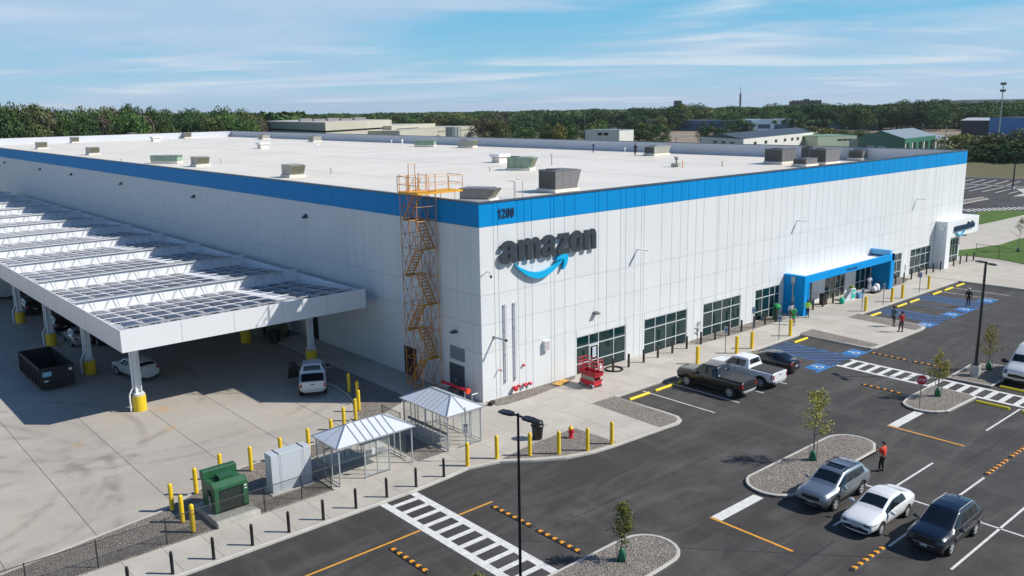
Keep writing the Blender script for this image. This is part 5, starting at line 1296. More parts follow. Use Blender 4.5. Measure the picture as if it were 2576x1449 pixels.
for (lab, px_, py_, w, d, h) in (('long green-glazed skylight box close to the left roof edge',420,411,4.6,1.6,1.2),('long green-tinted box lying before the back parapet left of centre',1070,369,4.2,1.8,1.3)):
    x, y = gp(px_, py_); t = thing('skylight', lab, 'skylight', (x, y, RZ+.06), R(-52)); m = MB(); m.box(-w/2,w/2,-d/2,d/2,0,h*.25); m.build('kerb', M['roof'], t); m = MB(); m.box(-w/2,w/2,-d/2,d/2,h*.25,h); m.build('glazing', AGR, t)
    m = MB(); m.box(-w/2-.05,w/2+.3,-d/2-.05,d/2+.05,h,h+.05); m.build('cap', M['lgrey'], t); m = MB()
    for k in range(1,6): m.box(-w/2+w*k/6-.02,-w/2+w*k/6+.02,-d/2-.02,-d/2,h*.25,h)
    m.build('bar', M['lgrey'], t)
t = thing('roof_fan', 'small grey fan with a curved hood standing on the right middle of the roof', 'roof fan', (*gp(1700,421), RZ+.06), R(20))
m = MB(); m.box(-.55,.55,-.45,.45,0,.45); m.build('kerb', AL, t); m = MB(); m.cyl((.2,0,.45),(.2,0,1.1),.1,.1,8); m.cyl((.2,0,1.1),(-.5,0,1.25),.16,.1,8); m.cyl((.2,0,.9),(.2,0,1.25),.22,.22,12); m.build('fan_head', M['grey'], t)
for (lab, px_, py_, h, r, mm) in (('tall thin white pipe in the middle of the roof',1388,417,1.5,.07,AL),('white pipe with a tee top left of the roof centre',801,386,1.5,.09,AW),('small bent pipe behind the left roof edge',306,411,.6,.07,AL),('bent pipe near the second hooded unit',556,412,.7,.06,AL),('twin bent pipes right of the large hooded unit',833,439,.7,.06,AL),
                               ('small tee pipe near the grey units on the right',1717,424,.85,.05,M['scaf']),('low tee pipe in the open right part of the roof',1817,420,.6,.07,AL),('white stub pipe beside the worker in blue',1572,383,.6,.07,AW),('pale stub pipe by the back parapet left of centre',985,364,.8,.09,AW),('mushroom pipe left of the green-ended unit',1232,434,.55,.06,AL),('cluster of small pale fans by the back parapet',1012,364,.9,.16,AW)):
    x, y = gp(px_, py_); t = thing('roof_pipe', lab, 'roof pipe', (x, y, RZ+.05)); m = MB(); m.cyl((0,0,0),(0,0,h),r,r,8); m.build('pipe', mm, t)
    m = MB(); m.cyl((-.18,0,h),(.22,.05,h+.05),r*.9,r*.9,8); m.build('cap', mm, t)
t = thing('roof_hatch_rail', 'small grey guard rail of the roof hatch by the front edge', 'guard rail', (11.5,9.2-.0,RZ+.05)); x, y = gp(1295,498); t.location = (x, y, RZ+.05)
m = MB(); m.tube([(-.5,-.5,1.5),(.5,-.5,1.5),(.5,.5,1.5),(-.5,.5,1.5),(-.5,-.5,1.5)], .03); m.tube([(-.5,-.5,0),(-.5,-.5,1.5)],.03); m.tube([(.5,-.5,0),(.5,-.5,1.5)],.03); m.tube([(.5,.5,0),(.5,.5,1.5)],.03); m.build('rail', M['galv'], t)
# dumpster
t = thing('dumpster', 'long open black steel dumpster in the shade left of the canopy', 'dumpster', (-20.95,27.9,.03))
db = mat('dumpster_black', (.014,.013,.014), .5); w, l_, h = 1.15, 3.35, 1.7
m = MB(); m.box(-w,w,-l_,l_,.25,.33); m.box(-w,-w+.05,-l_,l_,.33,h); m.box(w-.05,w,-l_,l_,.33,h); m.box(-w+.05,w-.05,-l_,-l_+.05,.33,h); m.box(-w+.05,w-.05,l_-.05,l_,.33,h); m.build('box', db, t)
m = MB(); m.box(-w-.06,-w+.06,-l_-.05,l_+.05,h,h+.09); m.box(w-.06,w+.06,-l_-.05,l_+.05,h,h+.09); m.box(-w+.06,w-.06,-l_-.05,-l_+.07,h,h+.09); m.box(-w+.06,w-.06,l_-.07,l_+.05,h,h+.09); m.build('top_rail', db, t)
for k in range(9):
    y = -l_+.3+k*.76; MB().box(-w-.09,-w-.001,y-.05,y+.05,.3,h).build('rib', db, t)
m = MB(); m.box(-w+.15,-w+.75,-l_-.012,-l_-.001,1.15,1.5); m.build('blue_label', mat('label_cyan', (.25,.55,.68), .6), t); m = MB(); m.box(w-.35,w-.12,-l_-.012,-l_-.001,1.35,1.55); m.build('white_label', M['wpaint'], t); m = MB(); m.box(-w+.2,-w+.5,-l_-.012,-l_-.001,.75,.87); m.build('white_label', M['wpaint'], t)
m = MB(); m.box(-.9,.9,-2.9,-1.2,.33,.8); m.build('rubbish', mat('junk', (.10,.06,.07), .8, var=.6, vscale=3), t)
t = thing('black_drum', 'tall black drum standing beside the yellow column base under the canopy', 'drum', (-3.1,25.3,.03)); m = MB(); m.lathe([(.42,0),(.42,1.1),(.38,1.15)], 16); m.build('drum', M['black'], t)
# ------------------------------------------------------------------ vehicles
CM = {}
def paint(name, col, metal=0., rough=.25, coat=.8): 
    return mat('paint_'+name, col, rough, metal=metal, coat=coat, spec=.5)
M['trim'] = mat('car_trim', (.015,.015,.016), .5); M['tyre'] = mat('tyre', (.018,.018,.019), .85); M['rim'] = mat('rim', (.50,.51,.53), .3, metal=.15); M['rimdark'] = mat('rim_dark', (.06,.06,.065), .35, metal=.6)
M['lampw'] = mat('headlamp', (.35,.38,.42), .08, spec=.8); M['lampr'] = mat('tail_lamp', (.32,.01,.02), .15, spec=.7); M['lampd'] = mat('headlamp_dark', (.05,.07,.10), .08, spec=.8); M['cover'] = mat('tonneau', (.045,.047,.047), .75); M['bedliner'] = mat('bed_liner', (.012,.012,.014), .8)
def build_shell(sec, slots, arches=None, cut=None, sub=2):
    """sec: rows of (x, [(y, z)...]) half profiles from bottom centre to roof centre, equal length; slots(i, j) -> material index of the face between sections i,i+1 and profile points j,j+1"""
    me = bpy.data.meshes.new('shell'); vs = []; fs = []; mi = []
    n = len(sec[0][1]); ring = 2*n-2
    for (x, pr) in sec:
        for (y, z) in pr: vs.append((x, -y, z))
        for (y, z) in pr[-2:0:-1]: vs.append((x, y, z))
    for i in range(len(sec)-1):
        for j in range(ring):
            a = i*ring+j; b = i*ring+(j+1) % ring; c_ = (i+1)*ring+(j+1) % ring; d = (i+1)*ring+j
            fs.append((a, b, c_, d)); jj = j if j < n-1 else ring-1-j; mi.append(slots(i, jj))
    for e, i in ((0, 0), (1, len(sec)-1)):
        o = i*ring
        for j in range(n-1):
            a, b = o+j, o+j+1; c_, d = o+(ring-j-1) % ring, o+(ring-j) % ring
            q = [a, b, c_, d]; qq = []
            for v in q:
                if v not in qq: qq.append(v)
            if len(qq) >= 3:
                fs.append(tuple(qq) if e else tuple(qq[::-1])); mi.append(slots(-1 if e == 0 else 999, j))
    me.from_pydata(vs, [], fs); me.polygons.foreach_set('material_index', mi); me.update()
    bm = bmesh.new(); bm.from_mesh(me); bmesh.ops.recalc_face_normals(bm, faces=bm.faces); bm.to_mesh(me); bm.free()
    for k in range(8): me.materials.append(M['trim'])
    o = bpy.data.objects.new('shell', me); COL.objects.link(o)
    md = o.modifiers.new('s', 'SUBSURF'); md.levels = sub; md.render_levels = sub
    cutters = []
    def bool_(mb, idx):
        c_ = mb.mesh('cut', [M['trim']]*8); 
        for p in c_.polygons: p.material_index = idx
        bm = bmesh.new(); bm.from_mesh(c_); bmesh.ops.recalc_face_normals(bm, faces=bm.faces); bm.to_mesh(c_); bm.free()
        oc = bpy.data.objects.new('cut', c_); COL.objects.link(oc); cutters.append(oc)
        b = o.modifiers.new('b', 'BOOLEAN'); b.object = oc; b.operation = 'DIFFERENCE'; b.solver = 'EXACT'
    for (x, y, z, r, w) in arches or []:
        m = MB(); m.cyl((x, y-w/2, z), (x, y+w/2, z), r, r, 24); bool_(m, 2)
    for bx in cut or []:
        m = MB(); m.box(*bx); bool_(m, 3)
    dg = bpy.context.evaluated_depsgraph_get(); r = bpy.data.meshes.new_from_object(o.evaluated_get(dg))
    bpy.data.objects.remove(o)
    for c_ in cutters: bpy.data.objects.remove(c_)
    return r
def split_mesh(me, names, parent):
    """one object for each material slot; names: {slot: (name, material)}; glass slots are also split in loose pieces by side"""
    bm = bmesh.new(); bm.from_mesh(me); out_ = {}
    groups = {}
    for f in bm.faces: groups.setdefault(f.material_index, []).append(f)
    for k, (nm, mm, loose) in names.items():
        if k not in groups: continue
        faces = set(groups[k]); comps = []
        if loose:
            left = set(faces)
            while left:
                st = [left.pop()]; comp = list(st)
                while st:
                    f = st.pop()
                    for e_ in f.edges:
                        for g in e_.link_faces:
                            if g in left: left.remove(g); st.append(g); comp.append(g)
                comps.append(comp)
        else: comps = [list(faces)]
        for comp in comps:
            idx = {}; vs = []; fs = []
            for f in comp:
                q = []
                for v in f.verts:
                    if v.index not in idx: idx[v.index] = len(vs); vs.append(tuple(v.co))
                    q.append(idx[v.index])
                fs.append(q)
            if len(fs) < 2: continue
            m2 = bpy.data.meshes.new(nm); m2.from_pydata(vs, [], fs); m2.materials.append(mm); m2.polygons.foreach_set('use_smooth', [True]*len(fs)); m2.update()
            o = bpy.data.objects.new(nm, m2); COL.objects.link(o); o.parent = parent
            try: m2.set_sharp_from_angle(angle=R(38))
            except Exception: pass
            out_.setdefault(nm, []).append(o)
    bm.free(); return out_
def wheel_mesh(r, w, spokes=5, dark=False):
    m = MB(); prof = [(r*.66,-w/2+.01),(r*.93,-w/2),(r,-w/2+.03),(r,w/2-.03),(r*.93,w/2),(r*.66,w/2-.01)]
    m.lathe(prof, 28); m.f = [f for f in m.f if len(f) == 4]; m.m = [0]*len(m.f)
    m.cm = 0
    tyre = m.mesh('tyre', M['tyre'], True); 
    try: tyre.set_sharp_from_angle(angle=R(40))
    except Exception: pass
    m = MB(); m.lathe([(r*.64,w/2-.06),(r*.68,w/2-.015),(r*.62,w/2-.02),(r*.60,w/2-.07)], 28); m.f = [f for f in m.f if len(f) == 4]
    for s in range(spokes):
        a = 2*PI*s/spokes
        for da in (-.13, .13):
            p0 = Vector((math.cos(a+da*.4)*r*.10, math.sin(a+da*.4)*r*.10, w/2-.03)); p1 = Vector((math.cos(a+da)*r*.63, math.sin(a+da)*r*.63, w/2-.035)); m.beam(p0, p1, r*.09, .03)
    m.cyl((0,0,w/2-.05),(0,0,w/2-.015),r*.17,r*.15,12)
    m.m = [0]*len(m.f)
    rim = m.mesh('rim', M['rim'])
    m = MB(); m.cyl((0,0,-w/2+.05),(0,0,w/2-.075),r*.62,r*.62,24); bk = m.mesh('rim_back', M['rimdark'])
    return tyre, rim, bk
WCACHE = {}
def add_wheels(t, xs, y, r, w=.23, spokes=5, steer=0):
    key = (r, w, spokes)
    if key not in WCACHE: WCACHE[key] = wheel_mesh(r, w, spokes)
    ty, rm, bk = WCACHE[key]
    for k, x in enumerate(xs):
        for s in (-1, 1):
            o = bpy.data.objects.new('wheel', ty); COL.objects.link(o); o.parent = t; o.location = (x, s*y, r); o.rotation_euler = (R(90) if s < 0 else R(-90), 0, R(steer) if k == 0 else 0)
            for me_, nm in ((rm, 'rim'), (bk, 'rim_back')):
                q = bpy.data.objects.new(nm, me_); COL.objects.link(q); q.parent = o
def P_(zb, zm, zs, zt, w0, w1, w2, w3, crown=.03):
    d = min(.10, (zs-zm)*.35); return [(0, zb), (w0*.75, zb), (w0, zb+.10), (w1, zm), (w1*.995, zs-d), (w2-.01, zs+.01), (w3+.015, zt-.06), (w3*.93, zt-.005), (w3*.5, zt+crown*.65), (0, zt+crown)]
def side_strip(bvh, pts, w, parent, name, mm, off=.004, sides=(-1, 1)):
    """thin strip following points (x, z) laid on the side of the shell"""
    for s in sides:
        P3 = []
        for (x, z) in pts:
            h_, nrm, _, _ = bvh.ray_cast(Vector((x, s*3, z)), Vector((0, -s, 0)))
            if h_ is None: continue
            P3.append(h_+Vector((0, s*off, 0)))
        if len(P3) < 2: continue
        m = MB()
        for a, b in zip(P3[:-1], P3[1:]):
            d = (b-a); u = Vector((0, s, 0)).cross(d).normalized()*w/2; m.quad(a-u, b-u, b+u, a+u)
        m.build(name, mm, parent)
def front_patch(bvh, y0, y1, z0, z1, x0, parent, name, mm, sx=1, nx=6, nz=3, off=.008, taper=0., curve=0.):
    "a patch laid on the nose (sx=1) or tail (sx=-1)"
    m = MB(); grid = []
    for i in range(nx+1):
        y = y0+(y1-y0)*i/nx; u = abs(2*i/nx-1)
        row = []
        for k in range(nz+1):
            zz0 = z0+taper*u; z = zz0+(z1-curve*u-zz0)*k/nz
            h_, nrm, _, _ = bvh.ray_cast(Vector((sx*6, y, z)), Vector((-sx, 0, 0)))
            if h_ is None: h_ = Vector((x0, y, z))
            row.append(h_+Vector((sx*off, 0, 0)))
        grid.append(row)
    for i in range(nx):
        for k in range(nz): m.quad(grid[i][k], grid[i+1][k], grid[i+1][k+1], grid[i][k+1])
    return m.build(name, mm, parent, smooth=True)
def mirrors(t, x, y, z, body, s_=1.0):
    for s in (-1, 1):
        m = MB(); m.lathe([(.02,-.10),(.085,-.07),(.10,0),(.085,.07),(.02,.10)], 10); o = m.build('wing_mirror', body, t, smooth=True); o.location = (x, s*(y+.16), z); o.rotation_euler = (0, 0, 0); o.scale = (.75*s_, 1.35*s_, .85*s_)
        m = MB(); m.cyl((0,0,0),(0.02,s*.12,.02),.03,.03,6); m.build('mirror_stalk', body, t, loc=(x, s*(y), z-.03))
def car(name, label, cat, loc, rz, kind, body, group=None, sunroof=False, rails=False, lamp='lampw', grille_bar=None, detail=True):
    t = thing(name, label, cat, loc, R(rz), group)
    # x forward is +; sections from the nose to the tail
    if kind == 'sedan':
        L_, W_, wb, r = 4.62, .89, 2.70, .325; fxw, rxw = 1.38, -1.32
        sec = [(2.31, P_(.22,.40,.60,.70,.60,.70,.66,.52,.01)), (2.27, P_(.19,.42,.66,.76,.68,.79,.75,.60,.02)), (1.95, P_(.18,.45,.74,.86,.76,.87,.84,.70,.03)), (1.38, P_(.18,.48,.78,.94,.78,.89,.86,.70,.03)), (1.12, P_(.18,.50,.82,.975,.78,.89,.86,.70,.03)),
               (1.03, P_(.18,.50,.85,1.01,.78,.89,.86,.69,.035)), (.05, P_(.18,.50,.92,1.43,.78,.89,.86,.61,.04)), (-.02, P_(.18,.50,.92,1.44,.78,.89,.86,.61,.04)), (-.50, P_(.18,.50,.93,1.455,.78,.89,.86,.61,.035)), (-.58, P_(.18,.50,.93,1.455,.78,.89,.86,.61,.035)),
               (-.98, P_(.18,.50,.95,1.41,.78,.89,.87,.55,.03)), (-1.06, P_(.18,.50,.955,1.39,.78,.89,.87,.54,.03)), (-1.72, P_(.18,.52,.98,1.12,.77,.88,.86,.62,.03)), (-1.82, P_(.18,.52,.98,1.09,.77,.88,.85,.64,.03)), (-2.18, P_(.24,.54,.97,1.07,.72,.82,.78,.62,.03)), (-2.30, P_(.30,.55,.86,1.0,.62,.72,.68,.52,.01))]
        side = [(5,'g'),(6,'g'),(8,'g'),(9,'g')]; 
        def slots(i, j):
            if j <= 1 and i not in (-1, 999): return 2 if j == 0 else 0
            if j == 5 and i in (5, 6, 7, 9, 10): return 1
            if j == 5 and i == 8: return 6
            if j >= 7 and i == 5: return 4
            if j >= 7 and i == 11: return 5
            return 0
        belt, roofz = .93, 1.45; nose, tail = 2.3, -2.3
    elif kind in ('suv', 'suv_big', 'crossover'):
        k = 1.0; W_ = .92; r = .36; fxw, rxw = 1.38, -1.30; H_ = 1.68 if kind != 'crossover' else 1.60
        sec = [(2.31, P_(.30,.50,.78,.90,.66,.76,.74,.60,.01)), (2.27, P_(.25,.52,.86,.98,.74,.85,.83,.68,.02)), (1.95, P_(.23,.55,.92,1.05,.80,.905,.88,.76,.03)), (1.38, P_(.23,.58,.95,1.09,.82,.925,.90,.74,.035)), (1.26, P_(.23,.60,.98,1.11,.82,.925,.90,.74,.035)),
               (1.17, P_(.23,.60,1.01,1.15,.82,.925,.90,.73,.035)), (.32, P_(.23,.60,1.06,H_-.05,.82,.925,.90,.67,.03)), (.24, P_(.23,.60,1.06,H_-.03,.82,.925,.90,.67,.03)), (-.35, P_(.23,.60,1.08,H_,.82,.925,.90,.68,.03)), (-.43, P_(.23,.60,1.08,H_,.82,.925,.90,.68,.03)),
               (-1.05, P_(.23,.60,1.10,H_-.02,.82,.925,.90,.67,.03)), (-1.12, P_(.23,.60,1.10,H_-.025,.82,.925,.90,.67,.03)), (-1.66, P_(.23,.60,1.17,H_-.09,.82,.92,.89,.60,.03)), (-1.74, P_(.23,.60,1.17,H_-.12,.82,.92,.885,.60,.025)), (-2.12, P_(.25,.60,1.12,1.22,.80,.90,.86,.68,.03)), (-2.18, P_(.27,.58,1.06,1.18,.78,.88,.84,.68,.02)), (-2.28, P_(.34,.56,.88,1.06,.68,.78,.74,.60,.01))]
        def slots(i, j):
            if j <= 1 and i not in (-1, 999): return 2
            if j == 5 and i in (5, 6, 7, 9, 11): return 1
            if j == 5 and i in (8, 10): return 6
            if j >= 7 and i == 5: return 4
            if j >= 7 and i == 13: return 5
            return 0
        belt, roofz = 1.07, H_; nose, tail = 2.3, -2.28
    elif kind == 'pickup':
        W_, r = .99, .41; fxw, rxw = 1.85, -1.85
        sec = [(2.88, P_(.48,.66,.95,1.10,.68,.80,.78,.62,.01)), (2.82, P_(.36,.66,1.02,1.20,.80,.92,.88,.72,.02)), (2.55, P_(.34,.68,1.10,1.26,.86,.97,.94,.80,.03)), (1.85, P_(.34,.70,1.12,1.29,.88,.99,.96,.82,.03)), (1.42, P_(.34,.72,1.15,1.32,.88,.99,.96,.80,.03)),
               (1.32, P_(.34,.72,1.18,1.37,.88,.99,.96,.78,.03)), (.80, P_(.34,.72,1.20,1.87,.88,.99,.96,.68,.03)), (.72, P_(.34,.72,1.20,1.89,.88,.99,.96,.68,.03)), (.28, P_(.34,.72,1.21,1.92,.88,.99,.96,.69,.03)), (.18, P_(.34,.72,1.21,1.92,.88,.99,.96,.69,.03)),
               (-.52, P_(.34,.72,1.21,1.90,.88,.99,.96,.68,.03)), (-.62, P_(.34,.72,1.21,1.88,.88,.99,.96,.68,.02)), (-.74, P_(.34,.72,1.21,1.40,.88,.99,.96,.74,.0)), (-.80, P_(.34,.72,1.22,1.30,.88,.99,.96,.80,-.0)), (-.90, P_(.34,.72,1.22,1.27,.88,.99,.965,.84,-.0)), (-1.85, P_(.34,.72,1.22,1.27,.88,.99,.965,.84,-.0)), (-2.72, P_(.40,.74,1.22,1.27,.86,.97,.945,.84,-.0)), (-2.80, P_(.46,.74,1.20,1.25,.82,.94,.92,.82,-.0)), (-2.84, P_(.5,.74,1.18,1.23,.8,.92,.9,.8,-.0))]
        def slots(i, j):
            if j <= 1 and i not in (-1, 999): return 2
            if j == 5 and i in (5, 6, 7, 9): return 1
            if j == 5 and i == 8: return 6
            if j >= 7 and i == 5: return 4
            if j >= 7 and i == 11: return 5
            return 0
        belt, roofz = 1.2, 1.92; nose, tail = 2.88, -2.84
    elif kind == 'van':
        W_, r = 1.0, .36; fxw, rxw = 2.0, -1.7
        sec = [(2.95, P_(.38,.60,.92,1.06,.70,.82,.78,.60,.01)), (2.88, P_(.28,.62,1.02,1.18,.84,.94,.90,.70,.02)), (2.60, P_(.26,.66,1.16,1.36,.90,1.0,.96,.78,.03)), (2.30, P_(.26,.70,1.24,1.50,.92,1.01,.98,.78,.03)), (2.22, P_(.26,.70,1.27,1.56,.92,1.01,.98,.78,.03)),
               (1.50, P_(.26,.70,1.34,2.16,.92,1.01,.98,.74,.03)), (1.42, P_(.26,.70,1.34,2.22,.92,1.01,.98,.74,.04)), (.75, P_(.26,.70,1.36,2.62,.92,1.01,.99,.72,.06)), (.60, P_(.26,.70,1.36,2.66,.92,1.01,.99,.73,.06)), (-.5, P_(.26,.70,1.36,2.70,.92,1.01,.99,.75,.06)), (-2.4, P_(.26,.70,1.36,2.70,.92,1.01,.99,.75,.06)), (-2.85, P_(.28,.70,1.36,2.66,.92,1.0,.98,.74,.05)), (-2.95, P_(.34,.70,1.34,2.58,.88,.97,.94,.70,.03))]
        def slots(i, j):
            if j <= 1 and i not in (-1, 999): return 2
            if j == 5 and i in (4, 6): return 1 if i == 4 else 1 if False else (1 if i == 4 else 0)
            if j >= 7 and i == 4: return 4
            return 0
        belt, roofz = 1.35, 2.7; nose, tail = 2.95, -2.95
    ar = r+.07
    arches = [(fxw, s*(W_-.04), r, ar, .36) for s in (-1, 1)]+[(rxw, s*(W_-.04), r, ar, .36) for s in (-1, 1)]
    cut = None
    if kind == 'pickup': cut = [(-2.70,-.86,-.78,.78,.80,1.6)]
    me = build_shell(sec, slots, arches, cut)
    bm = bmesh.new(); bm.from_mesh(me); bvh = BVHTree.FromBMesh(bm); bm.free()
    split_mesh(me, {0:('body', body, False), 1:('side_window', M['tglass'], True), 4:('windscreen', M['tglass'], False), 5:('rear_window', M['tglass'], False), 2:('underbody', M['trim'], False), 3:('bed', M['bedliner'], False), 6:('pillar', M['trim'], False)}, t)
    add_wheels(t, (fxw, rxw), W_-.13, r, .24 if kind != 'pickup' else .28, 5 if kind == 'suv' else 6)
    lm = M[lamp]
    if kind == 'sedan':
        front_patch(bvh, -.64,.64,.29,.54,2.3,t,'lower_grille',M['trim'],taper=.0,curve=.10,nx=12); front_patch(bvh,-.56,.56,.615,.645,2.3,t,'upper_grille',M['trim'],nx=10)
        for s in (-1,1):
            front_patch(bvh, s*.42, s*.82, .585, .70, 2.2, t, 'headlight', lm, off=.012); side_strip(bvh, [(2.18,.64),(2.02,.67),(1.86,.70)], .09, t, 'headlight', lm, .006, sides=(s,)); front_patch(bvh, s*.45, s*.80, .78,.93,-2.2,t,'tail_light',M['lampr'],sx=-1,off=.012)
        front_patch(bvh,-.16,.16,.45,.56,2.3,t,'licence_plate',M['plate'],off=.025); front_patch(bvh,-.17,.17,.62,.74,-2.3,t,'licence_plate',M['plate'],sx=-1,off=.02)
        mirrors(t, .72, .88, .96, body); seam_x = [.92, -.30, -1.12]
        for z in (.80,): side_strip(bvh, [(.0+k, z) for k in (-.12,.02)], .035, t, 'door_handle', body, .02); side_strip(bvh, [(-1.02+k, z+.02) for k in (-.12,.02)], .035, t, 'door_handle', body, .02)
    elif kind in ('suv','suv_big','crossover'):
        front_patch(bvh, -.50,.50,.58,.80,2.3,t,'upper_grille',M['trim'],taper=.06,nx=12); front_patch(bvh,-.66,.66,.34,.48,2.3,t,'lower_grille',M['trim'],nx=10)
        if grille_bar: front_patch(bvh,-.50,.50,.575,.60,2.3,t,'chrome_strip',M['rim'],off=.02,nx=10)
        for s in (-1,1):
            front_patch(bvh, s*.48, s*.88, .69, .86, 2.2, t, 'headlight', lm, off=.012); side_strip(bvh, [(2.2,.78),(2.05,.81),(1.9,.84)], .10, t, 'headlight', lm, .006, sides=(s,)); front_patch(bvh, s*.58, s*.86, .92,1.12,-2.2,t,'tail_light',M['lampr'],sx=-1,off=.014)
        side_strip(bvh, [(.95,1.075),(.2,1.10),(-1.5,1.17)], .018, t, 'window_trim', M['rim'] if rails == 'chrome' else M['trim'], .006)
        front_patch(bvh,-.16,.16,.46,.57,2.3,t,'licence_plate',M['plate'],off=.025); front_patch(bvh,-.17,.17,.74,.86,-2.3,t,'licence_plate',M['plate'],sx=-1,off=.02)
        mirrors(t, .88, .90, 1.10, body); seam_x = [1.0, -.22, -1.14]
        side_strip(bvh, [(2.1,.33),(1.9,.33)], .2, t, 'cladding', M['trim'], .006); side_strip(bvh, [(.88,.34),(0,.34),(-.82,.34)], .16, t, 'cladding', M['trim'], .006)
        for x in (.0, -.98): side_strip(bvh, [(x-.14,.90),(x+.0,.90)], .035, t, 'door_handle', body, .02)
        if rails:
            for s in (-1,1): m = MB(); m.tube([(.22,s*.60,roofz-.04),(.12,s*.60,roofz+.035),(-1.30,s*.59,roofz+.01),(-1.42,s*.585,roofz-.07)], .018); m.build('roof_rail', M['black'] if rails != 'chrome' else M['rim'], t)
            if rails == True:
                for x in (-.25, -.95): m = MB(); m.beam((x,-.64,roofz+.065),(x,.64,roofz+.065),.05,.03); m.build('roof_bar', M['black'], t)
        if sunroof:
            m = MB(); m.quad((.12,-.42,roofz+.028),(.12,.42,roofz+.028),(-.32,.44,roofz+.045),(-.32,-.44,roofz+.045)); o = m.build('sunroof', M['tglass'], t)
        m = MB(); m.add([(-1.3,-.03,roofz+.0),(-1.5,0,roofz+.07),(-1.3,.03,roofz+.0),(-1.48,0,roofz-.02)], [(0,1,2),(0,3,1),(2,1,3)]); m.build('aerial_fin', body, t)
    elif kind == 'pickup':
        front_patch(bvh,-.66,.66,.72,1.02,2.9,t,'grille',M['trim'],nx=10); front_patch(bvh,-.8,.8,.46,.60,2.9,t,'front_bumper',M['rim'],nx=10,off=.03)
        front_patch(bvh,-.86,.86,.50,.68,-2.84,t,'rear_bumper',M['rim'],sx=-1,nx=10,off=.06)
        for s in (-1,1):
            front_patch(bvh, s*.66, s*.88, .84, 1.04, 2.8, t, 'headlight', lm, off=.012); front_patch(bvh, s*.76, s*.90, .82,1.12,-2.8,t,'tail_light',M['lampr'],sx=-1,off=.014); 
        side_strip(bvh, [(-2.70,.84),(-2.70,1.12)], .14, t, 'tail_light', M['lampr'], .008)
        front_patch(bvh,-.2,.2,.52,.64,-2.84,t,'licence_plate',M['plate'],sx=-1,off=.075); front_patch(bvh,-.14,.14,1.02,1.08,-2.84,t,'tailgate_handle',M['trim'],sx=-1,off=.012)
        mirrors(t, 1.05, .98, 1.28, M['trim'], 1.35); seam_x = [1.35, .24, -.58]
        side_strip(bvh, [(-.80,.6),(-.80,1.18)], .03, t, 'bed_gap', M['trim'], .004)
        for x in (.42, -.42): side_strip(bvh, [(x-.14,1.05),(x+.02,1.05)], .04, t, 'door_handle', M['trim'], .02)
        side_strip(bvh, [(1.25,.42),(-1.2,.42)], .10, t, 'running_board', M['trim'], .04)
    else:
        front_patch(bvh,-.55,.55,.66,.92,2.95,t,'grille',M['trim'],nx=10,curve=.05); front_patch(bvh,-.8,.8,.36,.56,2.95,t,'front_bumper',M['trim'],nx=10)
        for s in (-1,1): front_patch(bvh, s*.60, s*.88, .86, 1.14, 2.8, t, 'headlight', lm, off=.012); 
        for s in (-1,1): m = MB(); y_ = s*.35; m.quad((2.52,y_-.14,1.405),(2.56,y_-.14,1.385),(2.56,y_+.14,1.385),(2.52,y_+.14,1.405)); m.build('bonnet_vent', M['trim'], t)
        front_patch(bvh,-.17,.17,.50,.62,2.95,t,'licence_plate',M['plate'],off=.03); mirrors(t, 1.95, 1.0, 1.52, M['trim'], 1.9); seam_x = [2.0, .75]
        for s in (-1,1): m = MB(); m.tube([(.5,s*.35,2.775),(-2.6,s*.35,2.79)], .02); m.build('roof_rib', body, t)
    if detail:
        for x in seam_x: side_strip(bvh, [(x,.36 if kind not in ('pickup','van') else .5),(x-.02,.6),(x-.03,belt-.06)], .022, t, 'door_seam', M['trim'], .003)
        # pillars and arch lips
        for (x, s) in ((fxw,-1),(fxw,1),(rxw,-1),(rxw,1)):
            if kind in ('suv','pickup','suv_big'):
                side_strip(bvh, [(x+(ar+.035)*math.cos(a), r+(ar+.035)*math.sin(a)) for a in [R(q) for q in range(0,181,20)]], .06, t, 'arch_trim', M['trim'] if kind != 'suv_big' else body, .006, sides=(s,))
    m = MB(); m.box(-.9+.0, .9, -.3,.3, .2,.3); 
    return t
SIL = paint('silver', (.36,.40,.44), metal=.75, rough=.3); WHT = paint('white', (.74,.75,.76)); BLK = paint('black', (.008,.009,.011)); NVY = paint('deep_navy', (.005,.008,.016)); BLKP = paint('black_pickup', (.010,.011,.011)); PWH = paint('pearl', (.62,.62,.60)); SLV2 = paint('grey_silver', (.45,.46,.47), metal=.4)
car('parked_car', 'silver crossover with roof bars and sunroof parked beside the gravel island', 'car', (4.25,-23.75,0), 180, 'suv', SIL, sunroof=True, rails=True)
car('parked_car', 'white saloon parked between the silver crossover and the black one', 'car', (3.45,-26.55,0), 180, 'sedan', WHT, lamp='lampd')
car('parked_car', 'shiny black crossover with chrome roof rails, rightmost of the three cars', 'car', (3.95,-29.55,0), 180, 'suv_big', NVY, rails='chrome', grille_bar=True, lamp='lampd')
car('pickup_truck', 'black pickup with a dark bed cover parked nose to the walk', 'pickup truck', (14.35,-9.05,0), 90, 'pickup', BLKP)
car('pickup_truck', 'white pickup with a dark bed cover between the black pickup and the black saloon', 'pickup truck', (17.75,-9.35,0), 90, 'pickup', WHT)
car('parked_car', 'black saloon parked beside the blue hatched aisle', 'car', (21.6,-8.9,0), 90, 'sedan', BLK)
car('parked_car', 'white crossover seen from behind under the front edge of the canopy', 'car', (-15.55,24.0,.03), 98, 'crossover', PWH)
yp = car('pickup_truck', 'white open-bed pickup with its driver door open in the yard', 'pickup truck', (-6.7,11.85,.03), 62, 'pickup', PWH)
